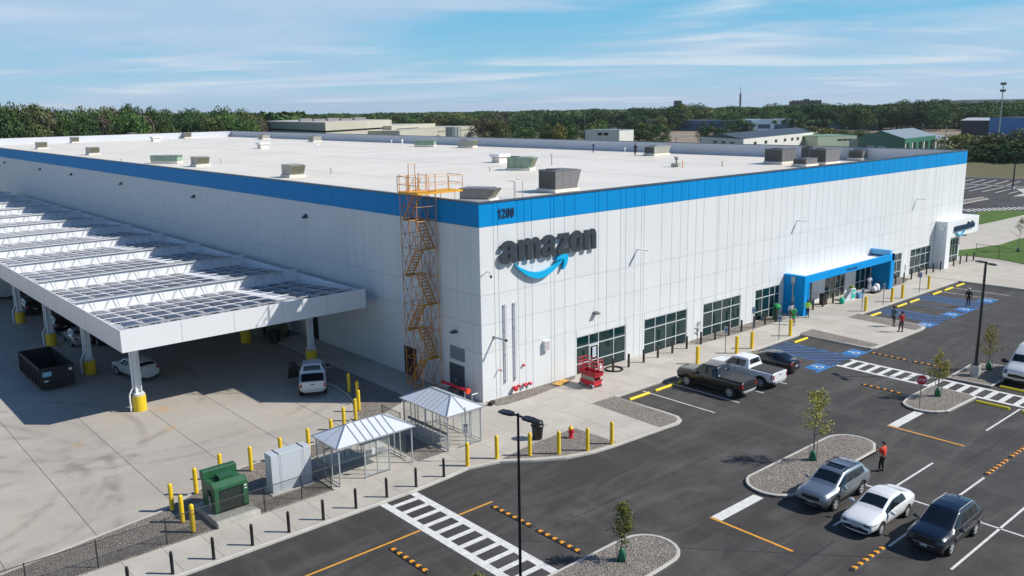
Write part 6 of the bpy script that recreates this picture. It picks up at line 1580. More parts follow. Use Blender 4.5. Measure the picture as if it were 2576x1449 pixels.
# bed covers of the two parked pickups
for o in [q for q in bpy.data.objects if q.name.startswith('pickup_truck') and q != yp]:
    m = MB(); m.box(-2.74,-.88,-.82,.82,1.245,1.285); m.build('bed_cover', M['cover'], o)
m = MB(); m.add([(0,0,.5),(-.1,.02,1.2),(-.72,.42,1.2),(-.8,.45,.5),(0,.05,.5),(-.1,.07,1.2),(-.70,.47,1.2),(-.78,.5,.5)], [(0,1,2,3),(7,6,5,4),(0,4,5,1),(1,5,6,2),(2,6,7,3),(3,7,4,0)]); 
d_ = m.build('open_door', M['trim'], yp, loc=(1.25,.98,0)); d_.rotation_euler = (0,0,R(-35)); d_['label'] = 'driver door standing open, dark inside'
m = MB(); m.add([(-.15,.04,1.22),(-.3,.1,1.75),(-.62,.36,1.75),(-.68,.42,1.22)], [(0,1,2,3)]); m.build('open_door_window', M['tglass'], d_)
car('delivery_van', 'white high-roofed van with its nose at the yellow wheel stop', 'van', (32.95,-23.55,0), 180, 'van', WHT, lamp='lampd')
for (x, y, rz, kd, pt, lab) in ((-16.0,38.2,88,'sedan',SLV2,'silver saloon in the shade under the canopy behind the third column'),(-14.3,36.8,92,'suv',BLK,'black car under the canopy right beside the silver saloon'),(-16.0,44.2,90,'suv',BLK,'dark car under the canopy behind the fourth column'),(-16.2,54.6,90,'suv',BLK,'dark car with pale lamps deeper under the canopy')):
    car('parked_car', lab, 'car', (x,y,.03), rz, kd, pt, detail=False)
car('delivery_van', 'white van in the shade at the left edge under the canopy', 'van', (-16.6,66.5,.03), 90, 'van', WHT, detail=False)
t = thing('yard_tractor', 'dull green yard machine in the dark beneath the canopy by the wall', 'machine', (-2.0,27.5,.03), R(80))
m = MB(); m.box(-1.5,1.5,-.7,.7,.5,1.3); m.box(-1.4,-.3,-.6,.6,1.3,1.9); o = m.build('body', mat('dull_olive', (.10,.105,.05), .6), t)
for x in (-1.0,1.0):
    for y in (-.75,.75): w_ = MB(); w_.cyl((0,-.12,0),(0,.12,0),.4,.4,14); w_.build('wheel', M['tyre'], t, loc=(x,y,.4))
# ------------------------------------------------------------------ people
SKIN = mat('skin', (.42,.24,.16), .6); SKIND = mat('skin_dark', (.16,.085,.055), .6)
def skin_mesh(nodes, edges, name, mm, root=0, sub=2):
    me = bpy.data.meshes.new(name); me.from_pydata([n_[:3] for n_ in nodes], edges, []); o = bpy.data.objects.new(name, me); COL.objects.link(o)
    md = o.modifiers.new('k', 'SKIN'); 
    if not me.skin_vertices: 
        bm = bmesh.new(); bm.from_mesh(me); bm.verts.layers.skin.verify(); bm.to_mesh(me); bm.free()
    for i, n_ in enumerate(nodes):
        r = n_[3]; me.skin_vertices[0].data[i].radius = (r, n_[4] if len(n_) > 4 else r)
        me.skin_vertices[0].data[i].use_root = (i == root)
    s_ = o.modifiers.new('s', 'SUBSURF'); s_.levels = sub
    dg = bpy.context.evaluated_depsgraph_get(); r = bpy.data.meshes.new_from_object(o.evaluated_get(dg)); bpy.data.objects.remove(o)
    r.materials.clear(); r.materials.append(mm); r.polygons.foreach_set('use_smooth', [True]*len(r.polygons)); return r
def person(label, loc, rz, shirt, legs, skin=SKIN, hair=(.02,.015,.01), h=1.75, arms='phone', shorts=False, stride=.0, vest=None, hat=None, stance=.1):
    t = thing('person', label, 'person', loc, R(rz)); k = h/1.75; t.scale = (k, k, k)
    # faces +x ; y to the left
    L = {}
    hip = (0,0,.93); 
    fl = (.10+stride, stance+.02, .06); fr = (.02-stride, -stance-.02, .06)
    if arms == 'phone': la = [(0,.19,1.42),(.06,.27,1.17),(.27,.14,1.22)]; ra = [(0,-.19,1.42),(.06,-.27,1.17),(.27,-.12,1.24)]
    elif arms == 'down': la = [(0,.19,1.42),(-.02,.26,1.15),(.05,.27,.90)]; ra = [(0,-.19,1.42),(-.02,-.26,1.15),(.05,-.27,.90)]
    elif arms == 'point': la = [(0,.19,1.42),(.02,.26,1.15),(.10,.22,.92)]; ra = [(0,-.19,1.42),(.12,-.28,1.22),(.36,-.30,1.20)]
    else: la = [(0,.19,1.42),(.0,.30,1.20),(.10,.33,.98)]; ra = [(0,-.19,1.42),(.0,-.30,1.20),(.12,-.30,.98)]
    def kn(f, s): return ((f[0])*.5+.05, s*(stance*.9), .50)
    nodes = [(*hip,.14,.10),(0,0,1.12,.13,.10),(0,0,1.32,.155,.11),(0,0,1.44,.10,.085),(0,0,1.52,.05,.05),(.02,0,1.60,.075,.085),(.015,0,1.69,.07,.08),
             (*la[0],.055),(*la[1],.042),(*la[2],.030),(*ra[0],.055),(*ra[1],.042),(*ra[2],.030),
             (0,.09,.86,.085),(*kn(fl,1),.058),(fl[0],fl[1],.10,.036),(fl[0]+.13,fl[1],.045,.035),(0,-.09,.86,.085),(*kn(fr,-1),.058),(fr[0],fr[1],.10,.036),(fr[0]+.13,fr[1],.045,.035)]
    hl = Vector(la[2]); dl = (hl-Vector(la[1])).normalized(); hr = Vector(ra[2]); dr = (hr-Vector(ra[1])).normalized()
    nodes += [(*(hl+dl*.09),.030,.018),(*(hr+dr*.09),.030,.018)]
    ed = [(0,1),(1,2),(2,3),(3,4),(4,5),(5,6),(2,7),(7,8),(8,9),(9,21),(2,10),(10,11),(11,12),(12,22),(0,13),(13,14),(14,15),(15,16),(0,17),(17,18),(18,19),(19,20)]
    me = skin_mesh(nodes, ed, 'body', skin); b = bpy.data.objects.new('body', me); COL.objects.link(b); b.parent = t
    # fingers
    m = MB()
    for (hp, d) in ((hl+dl*.13, dl), (hr+dr*.13, dr)):
        sd = d.cross(Vector((0,0,1))).normalized() if abs(d.z) < .9 else Vector((0,1,0))
        for q, ln in ((-.024,.06),(-.008,.07),(.008,.066),(.024,.05)): m.cyl(hp+sd*q, hp+sd*q+d*ln-Vector((0,0,.01)), .008, .006, 5)
        m.cyl(hp-d*.05+sd*.035, hp+sd*.06+d*.0, .009, .007, 5)
    m.build('hands', skin, t)
    e = 1.18
    n2 = [(0,0,.90,.155,.115),(0,0,1.12,.15,.115),(0,0,1.32,.175,.125),(0,0,1.44,.11,.095),(la[0][0],la[0][1],la[0][2],.072),(*(Vector(la[0]).lerp(Vector(la[1]),.75)),.058),(ra[0][0],ra[0][1],ra[0][2],.072),(*(Vector(ra[0]).lerp(Vector(ra[1]),.75)),.058)]
    if not shorts: n2 += [(*(Vector(la[1]).lerp(Vector(la[2]),.7)),.045),(*(Vector(ra[1]).lerp(Vector(ra[2]),.7)),.045)]
    e2 = [(0,1),(1,2),(2,3),(2,4),(4,5),(2,6),(6,7)]+([(5,8),(7,9)] if not shorts else [])
    o = bpy.data.objects.new('shirt', skin_mesh(n2, e2, 'shirt', shirt, 1)); COL.objects.link(o); o.parent = t
    kl, kr = Vector(kn(fl,1)), Vector(kn(fr,-1)); al, ar_ = Vector((fl[0],fl[1],.12)), Vector((fr[0],fr[1],.12))
    n3 = [(0,0,.95,.15,.115),(0,.095,.84,.10),(0,-.095,.84,.10)]
    if shorts: n3 += [(*(Vector((0,.095,.84)).lerp(kl,.7)),.085),(*(Vector((0,-.095,.84)).lerp(kr,.7)),.085)]; e3 = [(0,1),(0,2),(1,3),(2,4)]
    else: n3 += [(*kl,.072),(*kr,.072),(*al,.055),(*ar_,.055)]; e3 = [(0,1),(0,2),(1,3),(2,4),(3,5),(4,6)]
    o = bpy.data.objects.new('trousers', skin_mesh(n3, e3, 'trousers', legs)); COL.objects.link(o); o.parent = t
    if shorts: o.name = 'shorts'
    for f in (fl, fr):
        m = MB(); m.lathe([(.03,0),(.052,.005),(.055,.045),(.035,.085),(.01,.095)], 12); q = m.build('shoe', M['trim'] if hat is None else M['trim'], t, smooth=True); q.location = (f[0]+.06, f[1], .0); q.scale = (2.4,.95,1)
    hm = mat('hair_%d' % int(hair[0]*1000), hair, .8)
    m = MB(); m.lathe([(.085,-.03),(.103,.02),(.100,.07),(.075,.115),(.03,.135),(.004,.137)], 16); q = m.build('hair' if not hat else 'cap', hat or hm, t, smooth=True); q.location = (-.005,0,1.655); q.rotation_euler = (0,R(-14),0)
    # face: brow, nose, mouth, ears
    m = MB(); m.add([(.105,-.012,1.655),(.105,.012,1.655),(.128,0,1.625),(.10,0,1.62)], [(0,1,2),(0,2,3),(1,3,2)]); 
    for s in (-1,1): m.cyl((.0,s*.085,1.62),(.0,s*.098,1.655),.02,.018,6)
    m.build('nose_and_ears', skin, t)
    m = MB()
    for s in (-1,1): m.box(.098,.104,s*.034-.012,s*.034+.012,1.655,1.666)
    m.box(.098,.104,-.025,.025,1.585,1.592); m.build('eyes_and_mouth', M['trim'], t)
    if arms == 'phone': m = MB(); m.box(.36,.375,-.04,.04,1.20,1.33); m.build('phone', M['black'], t)
    if vest: 
        n4 = [(0,0,.98,.17,.13),(0,0,1.15,.165,.13),(0,0,1.34,.19,.14),(0,0,1.43,.13,.11)]; o = bpy.data.objects.new('vest', skin_mesh(n4, [(0,1),(1,2),(2,3)], 'vest', vest, 1)); COL.objects.link(o); o.parent = t
    return t
C_ = lambda n_, c_: mat('cloth_'+n_, c_, .85, var=.12, vscale=8)
DK = C_('black', (.012,.012,.014)); 
person('person in a bright orange-red shirt and black trousers seen from behind beside the island', (9.1,-24.0,0), 85, C_('orange_red', (.80,.055,.015)), DK, hair=(.07,.05,.04), h=1.78, arms='phone')
person('person in a teal top and dark shorts standing on the gravel of the walk island', (40.0,-9.9,.15), -20, C_('teal', (.03,.13,.15)), C_('dark_navy', (.015,.02,.04)), SKIND, h=1.9, arms='point', shorts=True)
person('person in a red top facing the one in teal on the walk island', (38.6,-11.3,.15), 60, C_('red', (.50,.03,.04)), C_('plum', (.05,.03,.05)), SKIND, h=1.88, arms='phone', stance=.12)
person('person in a long black coat and white cap walking across the blue marked stalls', (53.2,-11.2,0), 200, DK, C_('grey_dark', (.05,.045,.05)), SKIND, h=1.9, arms='down', hat=M['wpaint'])
person('roof worker in blue overalls and white cap near the back parapet', (*gp(1493,384), RZ+.06), 190, C_('blue', (.03,.07,.22)), C_('blue', (.03,.07,.22)), h=1.6, arms='point', hat=M['wpaint'])
person('person dressed all in black standing on the roof beside the long pale unit', (*gp(1598,392), RZ+.06), 200, DK, DK, SKIND, h=1.85, arms='down')
HV = mat('hi_vis_yellow', (.42,.85,.03), .7); GR = mat('print_green', (.03,.45,.12), .8, var=.8, vscale=9)
person('worker in a yellow-green vest leaning by the left leg of the blue portal', (37.6,-2.75,.15), 200, HV, C_('dark_navy', (.015,.02,.04)), SKIND, h=1.72, arms='out', vest=HV, hat=M['black'])
person('person in a bright green patterned outfit striding toward the sign posts', (34.3,-3.3,.15), 200, GR, GR, SKIND, h=1.72, arms='out', shorts=True, stride=.16)
person('person in white with a brown cap standing beside the left portal leg', (35.2,-2.5,.15), 230, C_('white', (.7,.7,.72)), C_('brown', (.15,.10,.06)), SKIND, h=1.8, arms='out')
person('person in pale checked clothes before the dark glass doors of the portal', (51.9,-1.6,.15), 250, C_('pale_check', (.5,.56,.62)), C_('pale_check', (.5,.56,.62)), h=1.95, arms='phone')
# things by the entrance
t = thing('green_stand', 'dark green display stand by the window left of the portal', 'display stand', (34.9,-1.0,.15)); m = MB(); m.box(-.35,.35,-.08,.08,0,1.55); m.build('board', M['treebag'], t); m = MB(); m.cyl((0,-.25,0),(0,-.25,1.1),.2,.16,10); m.build('barrel', mat('teal_grey', (.05,.14,.12), .6), t); m = MB(); m.lathe([(.1,1.1),(.26,1.2),(.28,1.35),(.15,1.5),(.01,1.52)], 10, (-.1,-.3)); m.build('bundle', GR, t)
t = thing('dark_bin', 'square dark brown bin under the portal', 'bin', (43.7,-.95,.15)); m = MB(); m.box(-.3,.3,-.3,.3,0,1.0); o = m.build('bin_body', M['brown'], t); bevel_mesh(o.data, .03); m = MB(); m.box(-.32,.32,-.32,.32,1.0,1.12); m.build('lid', M['black'], t)
t = thing('info_kiosk', 'white and turquoise kiosk with a slanted side standing under the portal', 'kiosk', (47.5,-1.9,.15), R(-15)); m = MB(); m.box(-.32,.32,-.28,.28,0,1.25); o = m.build('kiosk_body', M['white'], t); m = MB(); m.box(-.24,.24,-.295,-.282,.25,1.15); m.build('turquoise_panel', mat('turquoise', (.0,.55,.42), .5), t)
m = MB(); m.box(-.16,.16,-.305,-.297,.7,.95); m.build('kiosk_print', M['wpaint'], t); m = MB(); m.add([(-.33,-.26,0),(-1.15,-.2,0),(-1.15,.2,0),(-.33,.26,0),(-.33,-.26,1.0),(-.33,.26,1.0)], [(0,1,2,3),(1,4,5,2),(0,4,1),(3,2,5)]); m.build('ramp', M['white'], t); m = MB(); m.lathe([(.05,1.25),(.25,1.32),(.22,1.5),(.05,1.58)], 10); m.build('cushion', mat('olive_cloth', (.25,.30,.05), .8), t)
t = thing('blue_white_bundle', 'blue and white patterned bundle beside the kiosk', 'bundle', (49.2,-1.9,.15)); m = MB(); m.box(-.5,.4,-.3,.3,0,.55); o = m.build('bundle', mat('blue_white', (.12,.3,.5), .8, var=.9, vscale=5), t); bevel_mesh(o.data, .08, 2)
t = thing('teal_bag', 'small turquoise bag on the pavement left of the kiosk', 'bag', (45.3,-2.1,.15)); m = MB(); m.lathe([(.16,0),(.26,.1),(.28,.35),(.18,.6),(.02,.68)], 12); m.build('bag', mat('bag_teal', (.02,.5,.33), .7, var=.3, vscale=6), t, smooth=True)
t = thing('luggage_cart', 'low black cart with white bags and an upright handle by the right portal leg', 'cart', (52.8,-1.95,.15)); m = MB(); m.box(-.9,.7,-.35,.35,.12,.18); m.tube([(.65,0,.15),(.72,0,1.1),(.6,0,1.25)], .04); m.build('cart_frame', M['black'], t)
for (x, y, r, h_) in ((.05,0,.34,.75),(-.5,0,.28,.5)): m = MB(); m.lathe([(r*.8,0),(r,.1),(r,h_*.7),(r*.6,h_),(.02,h_+.02)], 12); m.build('bag', M['white'], t, loc=(x,y,.18), smooth=True)
t = thing('metal_figure', 'spiky bare metal stand tied to a bollard left of the third window', 'stand', (22.9,-1.0,.15)); m = MB()
rr = random.Random(4)
m.cyl((0,0,0),(0,0,1.7),.04,.04,6)
for k in range(26):
    z = rr.uniform(.8,1.9); a = rr.uniform(0,6.28); r_ = rr.uniform(.12,.35); m.cyl((0,0,z-.15),(r_*math.cos(a),r_*math.sin(a),z+rr.uniform(-.1,.15)),.02,.035,5)
m.build('metal_spray', M['galv'], t)

# ------------------------------------------------------------------ young staked trees
def leafmat(name, col, var=.35):
    m = bpy.data.materials.new(name); m.use_nodes = True; n = m.node_tree.nodes; l = m.node_tree.links; b = n['Principled BSDF']; b.inputs['Roughness'].default_value = .75; b.inputs['Specular IOR Level'].default_value = .15
    geo = n.new('ShaderNodeNewGeometry'); oi = n.new('ShaderNodeObjectInfo')
    def mr(s, a, c_, lo, hi): x = n.new('ShaderNodeMapRange'); l.new(s, x.inputs[0]); x.inputs[1].default_value = a; x.inputs[2].default_value = c_; x.inputs[3].default_value = lo; x.inputs[4].default_value = hi; return x.outputs[0]
    h = n.new('ShaderNodeHueSaturation'); h.inputs['Color'].default_value = (*col, 1)
    l.new(mr(oi.outputs['Random'], 0, 1, .482, .518), h.inputs['Hue'])
    mt = n.new('ShaderNodeMath'); mt.operation = 'MULTIPLY'; l.new(mr(geo.outputs['Random Per Island'], 0, 1, 1-var, 1+var), mt.inputs[0]); l.new(mr(oi.outputs['Random'], 0, 1, .78, 1.25), mt.inputs[1]); l.new(mt.outputs[0], h.inputs['Value'])
    l.new(h.outputs[0], b.inputs['Base Color']); return m
YL = leafmat('young_leaf', (.34,.30,.07), .5); YLG = leafmat('young_leaf_green', (.17,.20,.045), .5); BARK = mat('bark', (.10,.075,.05), .9, var=.3, vscale=6)
def young_tree(label, x, y, h, cr, dense, leaf, lean=0, z=.14, seed=1, droop=False):
    t = thing('young_tree', label, 'tree', (x, y, z)); r = random.Random(seed)
    m = MB(); pts = [Vector((0,0,0)), Vector((lean*.3,.02,h*.35)), Vector((lean*.5,-.03,h*.65)), Vector((lean,0,h))]
    for k, (a, b) in enumerate(zip(pts[:-1], pts[1:])): m.cyl(a, b, .035*(1-k*.28), .035*(1-(k+1)*.28), 6)
    tips = []
    for k in range(26):
        u = r.uniform(.32,.97); base = Vector((lean*u, 0, h*u)); a = r.uniform(0, 6.28); ln = cr*(1.25-u)*r.uniform(.6,1.3) + .15; q = base+Vector((math.cos(a)*ln, math.sin(a)*ln, ln*r.uniform(.5,1.1)-.1)); m.cyl(base, q, .012, .004, 4); tips.append((base, q))
    m.build('trunk', BARK, t)
    m = MB()
    for k in range(dense):
        b, q = r.choice(tips); p = b.lerp(q, r.uniform(.25,1.12))+Vector((r.gauss(0,.09),r.gauss(0,.09),r.gauss(0,.11)))
        s = r.uniform(.035,.065); u = Vector((r.gauss(0,1),r.gauss(0,1),r.gauss(0,1))).normalized(); v = u.cross(Vector((r.gauss(0,1),r.gauss(0,1),r.gauss(0,1)))).normalized()
        m.add([p-u*s, p-v*s*.55, p+u*s, p+v*s*.55], [(0,1,2,3)])
    m.build('crown', leaf, t, kind='stuff')
    for (sx, sy) in ((.22,.05),(-.18,.14),(.0,-.24)): mm = MB(); mm.cyl((sx,sy,0),(sx*.9,sy*.9,1.35),.028,.028,6); mm.build('stake', M['galv'], t)
    m = MB(); m.lathe([(.20,0),(.19,.2),(.13,.5),(.05,.62)], 10); m.build('watering_bag', M['treebag'], t, smooth=True)
    return t
young_tree('young tree with thin yellow-green leaves and stakes in the middle gravel island', 7.5, -20.7, 4.1, .85, 1900, YL, .15, seed=3)
young_tree('slim young tree with a green bag in the island at the bottom edge', -8.9, -20.75, 2.75, .42, 1800, YLG, .05, seed=5)
young_tree('young tree behind the stop sign with yellowing leaves', 23.7, -20.8, 3.3, .65, 1700, YL, .1, seed=8)
young_tree('young tree between the lamp base and the white van', 32.6, -20.8, 3.6, .7, 1400, YL, 0, seed=9)
young_tree('treetop just poking in at the bottom edge left of the lamp post', -14.6, -19.9, 3.0, .5, 900, YLG, 0, seed=12) if False else None
young_tree('bare-looking young tree on the far lawn at the right edge', 90.0, -3.1, 4.3, .8, 900, YLG, .2, seed=15)
q = G(1195,1449,2.6); young_tree('wispy treetop poking into the bottom edge of the picture', q.x, q.y, 2.75, .42, 700, YLG, 0, z=.0, seed=13)
# ------------------------------------------------------------------ background trees
LM = [leafmat('leaf_dark_green', (.050,.092,.030), .25), leafmat('leaf_green', (.078,.135,.036), .25), leafmat('leaf_olive', (.115,.135,.046), .25), leafmat('leaf_brown', (.125,.105,.070), .25), leafmat('leaf_yellow', (.19,.19,.045), .25)]
def crown_mesh(seed, w, h, lobes, nleaf, leaf=.55):
    r = np.random.default_rng(seed)
    cs = []
    for k in range(lobes):
        a = r.uniform(0, 2*PI); u = r.uniform(0, 1)**.6; z = r.uniform(.20, .92)
        rad = w*.5*(1-abs(z-.55)*.9)
        cs.append((math.cos(a)*rad*u, math.sin(a)*rad*u, z*h, w*r.uniform(.16,.28)))
    cs.append((0,0,h*.8,w*.24)); cs = np.array(cs)
    idx = r.integers(0, len(cs), nleaf); d = r.normal(size=(nleaf,3)); d /= np.linalg.norm(d, axis=1)[:,None]
    rr = cs[idx,3]*r.uniform(.72,1.06,nleaf)
    P = cs[idx,:3]+d*rr[:,None]*np.array([1,1,.85])
    nrm = d+r.normal(size=(nleaf,3))*.55; nrm /= np.linalg.norm(nrm, axis=1)[:,None]
    t1 = np.cross(nrm, r.normal(size=(nleaf,3))); t1 /= np.linalg.norm(t1, axis=1)[:,None]; t2 = np.cross(nrm, t1)
    s = (leaf*r.uniform(.6,1.3,nleaf))[:,None]
    V = np.stack([P-t1*s, P-t2*s*.7, P+t1*s, P+t2*s*.7], 1).reshape(-1,3)
    return V
def quads_mesh(V, name, mats, mi=None):
    n = len(V)//4; me = bpy.data.meshes.new(name); me.vertices.add(len(V)); me.vertices.foreach_set('co', V.ravel()); me.loops.add(n*4); me.loops.foreach_set('vertex_index', np.arange(n*4)); me.polygons.add(n); me.polygons.foreach_set('loop_start', np.arange(n)*4); me.polygons.foreach_set('loop_total', np.full(n,4))
    for m_ in mats: me.materials.append(m_)
    if mi is not None: me.polygons.foreach_set('material_index', mi)
    me.update(calc_edges=True); me.validate(); return me
def limb_mesh(seed, h, w):
    r = random.Random(seed); m = MB(); m.cyl((0,0,-.3),(r.uniform(-.3,.3),0,h*.5),.32,.2,7)
    for k in range(5): a = r.uniform(0,6.28); m.cyl((0,0,h*r.uniform(.2,.45)),(math.cos(a)*w*.3,math.sin(a)*w*.3,h*r.uniform(.6,.85)),.13,.05,5)
    return m.mesh('trunk', BARK)
KINDS = []
for s in range(4):
    V = crown_mesh(100+s, 11.0, 13.0, 22, 3400, .34); KINDS.append((V, limb_mesh(s, 13.0, 11.0)))
CM_ = {}
def crown(kind, mi):
    if (kind, mi) not in CM_: CM_[(kind, mi)] = quads_mesh(KINDS[kind][0], 'crown', [LM[mi]])
    return CM_[(kind, mi)]
COLN = ['dark green','green','olive','brown','yellowish']
def tree(x, y, hgt, wdt, kind, mi, label, group, rz=0):
    t = thing('tree', label, 'tree', (x, y, -.05), rz, group); t.scale = (wdt/11.0, wdt/11.0, hgt/13.0)
    for me_, nm in ((crown(kind, mi), 'crown'), (KINDS[kind][1], 'trunk')):
        o = bpy.data.objects.new(nm, me_); COL.objects.link(o); o.parent = t
    return t
tr = random.Random(21); ntree = 0
# left wood just beyond the warehouse: crown tops follow the photographed outline
prof = [(0,264),(25,262),(45,272),(70,262),(100,268),(140,276),(170,278),(210,276),(250,272),(290,270),(330,268),(345,274),(400,278),(430,280),(470,283),(520,280),(560,276),(590,276),(620,282),(640,288),(700,293)]
def ptop(x):
    for (a, b), (c_, d) in zip(prof[:-1], prof[1:]):
        if a <= x <= c_: return b+(d-b)*(x-a)/(c_-a)
    return 290
ORD = lambda k: '%d%s' % (k, 'th' if 10 <= k % 100 <= 20 else {1:'st',2:'nd',3:'rd'}.get(k % 10, 'th'))
for row, (d0, n, dy) in enumerate(((345,28,17),(368,30,8),(395,32,0))):
    for i in range(n):
        px = -60+i*(720/n)+tr.uniform(-9,9); d = d0+tr.uniform(-8,8)+max(0, px)*.05
        py = ptop(max(0, px))+dy+tr.uniform(-3,6); q = AT(px, py, d)
        mi = tr.choices([0,1,2,3], [.36,.30,.18,.16])[0]; hh = max(8, q.z+.3)
        tree(q.x, q.y, hh, tr.uniform(9,14), tr.randrange(4), mi, COLN[mi]+' tree, '+ORD(i+1)+' from the left in the '+('front','middle','back')[row]+' row of the left wood', 'trees of the wood behind the roof on the left', tr.uniform(0,6)); ntree += 1
# right-hand belts: (x range, top y, distance, count, width, colours)
def belt(x0, x1, top, dist, n, w, cols, lab, grp, jit=6):
    global ntree
    for i in range(n):
        px = x0+(x1-x0)*(i+.5)/n+tr.uniform(-8,8); d = dist*tr.uniform(.95,1.06); tp = top(px) if callable(top) else top; q = AT(px, tp+tr.uniform(-jit*.4,jit), d)
        mi = tr.choices(range(5), cols)[0]; tree(q.x, q.y, max(4, q.z), w*tr.uniform(.8,1.25), tr.randrange(4), mi, COLN[mi]+' '+lab+', '+ORD(i+1)+' from the left', grp, tr.uniform(0,6)); ntree += 1
gA = 'trees of the belt behind the field on the right'
def topR(x): return 274-(x-1500)*.024+4.5*math.sin(x*.021)+3*math.sin(x*.057+1)
belt(1490, 2580, topR, 700, 46, 22, [.45,.35,.15,.05,0], 'tree in the long right-hand belt', gA)
belt(1560, 2100, lambda x: topR(x)+15, 690, 14, 16, [.25,.45,.25,.05,0], 'tree at the foot of the right-hand belt', gA)
belt(2100, 2600, lambda x: topR(x)+10, 665, 18, 21, [.3,.45,.2,.05,0], 'tree at the near edge of the right-hand belt', gA)
gB = 'trees between the pale low buildings and the horizon'
belt(640, 1500, lambda x: 291-(x-640)*.012, 760, 26, 26, [.5,.3,.12,.08,0], 'tree in the distant belt behind the pale buildings', gB)
belt(640, 1200, lambda x: 294, 610, 16, 18, [.4,.3,.2,.1,0], 'tree close behind the pale buildings', gB)
for (px, tp, d, w, mi, lab) in ((1222,297,430,13,3,'brown half-bare tree left of the long glass building'),(1257,300,425,15,2,'olive tree in front of the long glass building'),(1320,322,400,12,1,'round green tree by the parked cars behind the roof'),(1375,315,395,11,1,'green tree right of the round one behind the roof'),(1402,312,390,8,4,'bright yellow-green slim tree behind the roof'),
    (1440,318,400,9,1,'small green tree by the low white building'),(1490,314,380,10,2,'rounded green tree at the corner of the low white building'),(1425,300,480,9,0,'dark tree beside the glass building'),(1608,310,430,17,1,'green bushy tree standing alone left of the dark pines'),(1663,311,430,8,1,'slim green tree right of the bushy one'),
    (1560,350,440,12,4,'low yellowish bush by the field edge'),(1785,316,440,12,0,'dark pine-like tree in front of the field'),(1812,322,440,12,0,'second dark tree right of the pine-like one'),(1650,352,430,10,2,'low bush behind the roof parapet'),(2085,322,430,17,4,'yellow-green bush left of the white trailer'),(2122,326,430,13,2,'olive bush behind the long white shed'),
    (2165,328,430,11,2,'grey-green bare tree between the sheds and the red truck'),(2040,318,400,12,2,'olive tree by the far track'),(1860,300,520,16,0,'large dark tree right of the lamp mast'),(2425,336,345,17,4,'bright bushy tree right behind the roof corner'),(2462,352,330,12,4,'smaller bright bush behind the roof corner'),
    (2510,334,300,17,2,'olive tree at the far right beyond the parking lot'),(2563,326,300,18,2,'tall olive tree at the right edge beyond the parking lot'),(2486,362,288,15,0,'dark tree below the olive ones at the right'),(2535,358,286,15,0,'dark tree low at the right edge'),(2590,350,288,16,0,'dark tree cut by the right edge'),
    (1340,296,560,16,0,'dark round tree behind the glass building'),(1290,302,600,14,0,'dark tree left of the round dark one'),(1510,300,500,13,1,'green tree right of the glass building')):
    q = AT(px, tp, d); tree(q.x, q.y, max(3, q.z), w, tr.randrange(4), mi, lab, 'single trees in the middle distance'); ntree += 1
# far woodland that reads as one mass
def mass(name, label, spans, n, leaf, mats, pz):
    Vs = []; mis = []
    for (x0, x1, topf, dist, cnt, hh) in spans:
        r = rng
        px = r.uniform(x0, x1, cnt)
        for k in range(cnt):
            q = AT(px[k], topf(px[k]), dist*r.uniform(.92,1.1)); top = q.z*1.0
            w = r.uniform(.35,.8)*hh; m_ = 26
            d = r.normal(size=(m_,3)); d /= np.linalg.norm(d, axis=1)[:,None]; d[:,2] = np.abs(d[:,2])
            P = np.array([q.x, q.y, max(2, top-w*.7)])+d*w*np.array([1,1,.7])*r.uniform(.7,1.05,(m_,1)); 
            nr = d+r.normal(size=(m_,3))*.5; nr /= np.linalg.norm(nr, axis=1)[:,None]; t1 = np.cross(nr, r.normal(size=(m_,3))); t1 /= np.linalg.norm(t1, axis=1)[:,None]; t2 = np.cross(nr, t1); s = leaf*r.uniform(.6,1.4,(m_,1))
            Vs.append(np.stack([P-t1*s, P-t2*s*.7, P+t1*s, P+t2*s*.7], 1).reshape(-1,3)); mis.append(np.full(m_, r.integers(0, len(mats))))
    me = quads_mesh(np.concatenate(Vs), name, mats, np.concatenate(mis).astype(np.int32)); o = bpy.data.objects.new(name, me); COL.objects.link(o); o['kind'] = 'stuff'; return o
hz = lambda x: 287-.0161*x
mass('far_woodland', '', [(-100,2700,lambda x: hz(x)+14+1.2*math.sin(x*.05),1500,1300,13),(500,2700,lambda x: hz(x)+17+1.5*math.sin(x*.03),1050,1100,10),(600,1560,lambda x: hz(x)+23,820,420,8),(-100,760,lambda x: hz(x)+13,520,420,9)], 0, 2.6, [LM[0], LM[1], LM[0], LM[2]], 0)
mass('hedge', '', [(1490,2330,lambda x: 314-(x-1490)*.021,700,240,3.0),(2000,2560,lambda x: 303-(x-2000)*.010,670,150,3.0)], 0, 1.1, [LM[0], LM[0], LM[1]], 0)
# distant low ridge
m = MB(); P0 = AT(2300,246,5200); P1 = AT(2900,243,5200); P2_ = AT(2150,262,5200)
pts = [AT(px, py, 5200) for px, py in ((-400,316),(200,306),(700,297),(1200,289),(1700,281),(2150,268),(2330,256),(2430,251),(2800,246),(3100,243))]
m.add([(p.x,p.y,-90) for p in pts]+[(p.x,p.y,p.z) for p in pts]+[(p.x*1.2,p.y*1.2,p.z-60) for p in pts], [(i,i+1,len(pts)+i+1,len(pts)+i) for i in range(len(pts)-1)]+[(len(pts)+i,len(pts)+i+1,2*len(pts)+i+1,2*len(pts)+i) for i in range(len(pts)-1)])
struct(m.build('hills', mat('far_hill', (.035,.065,.05), .95, var=.3, vscale=.01)))

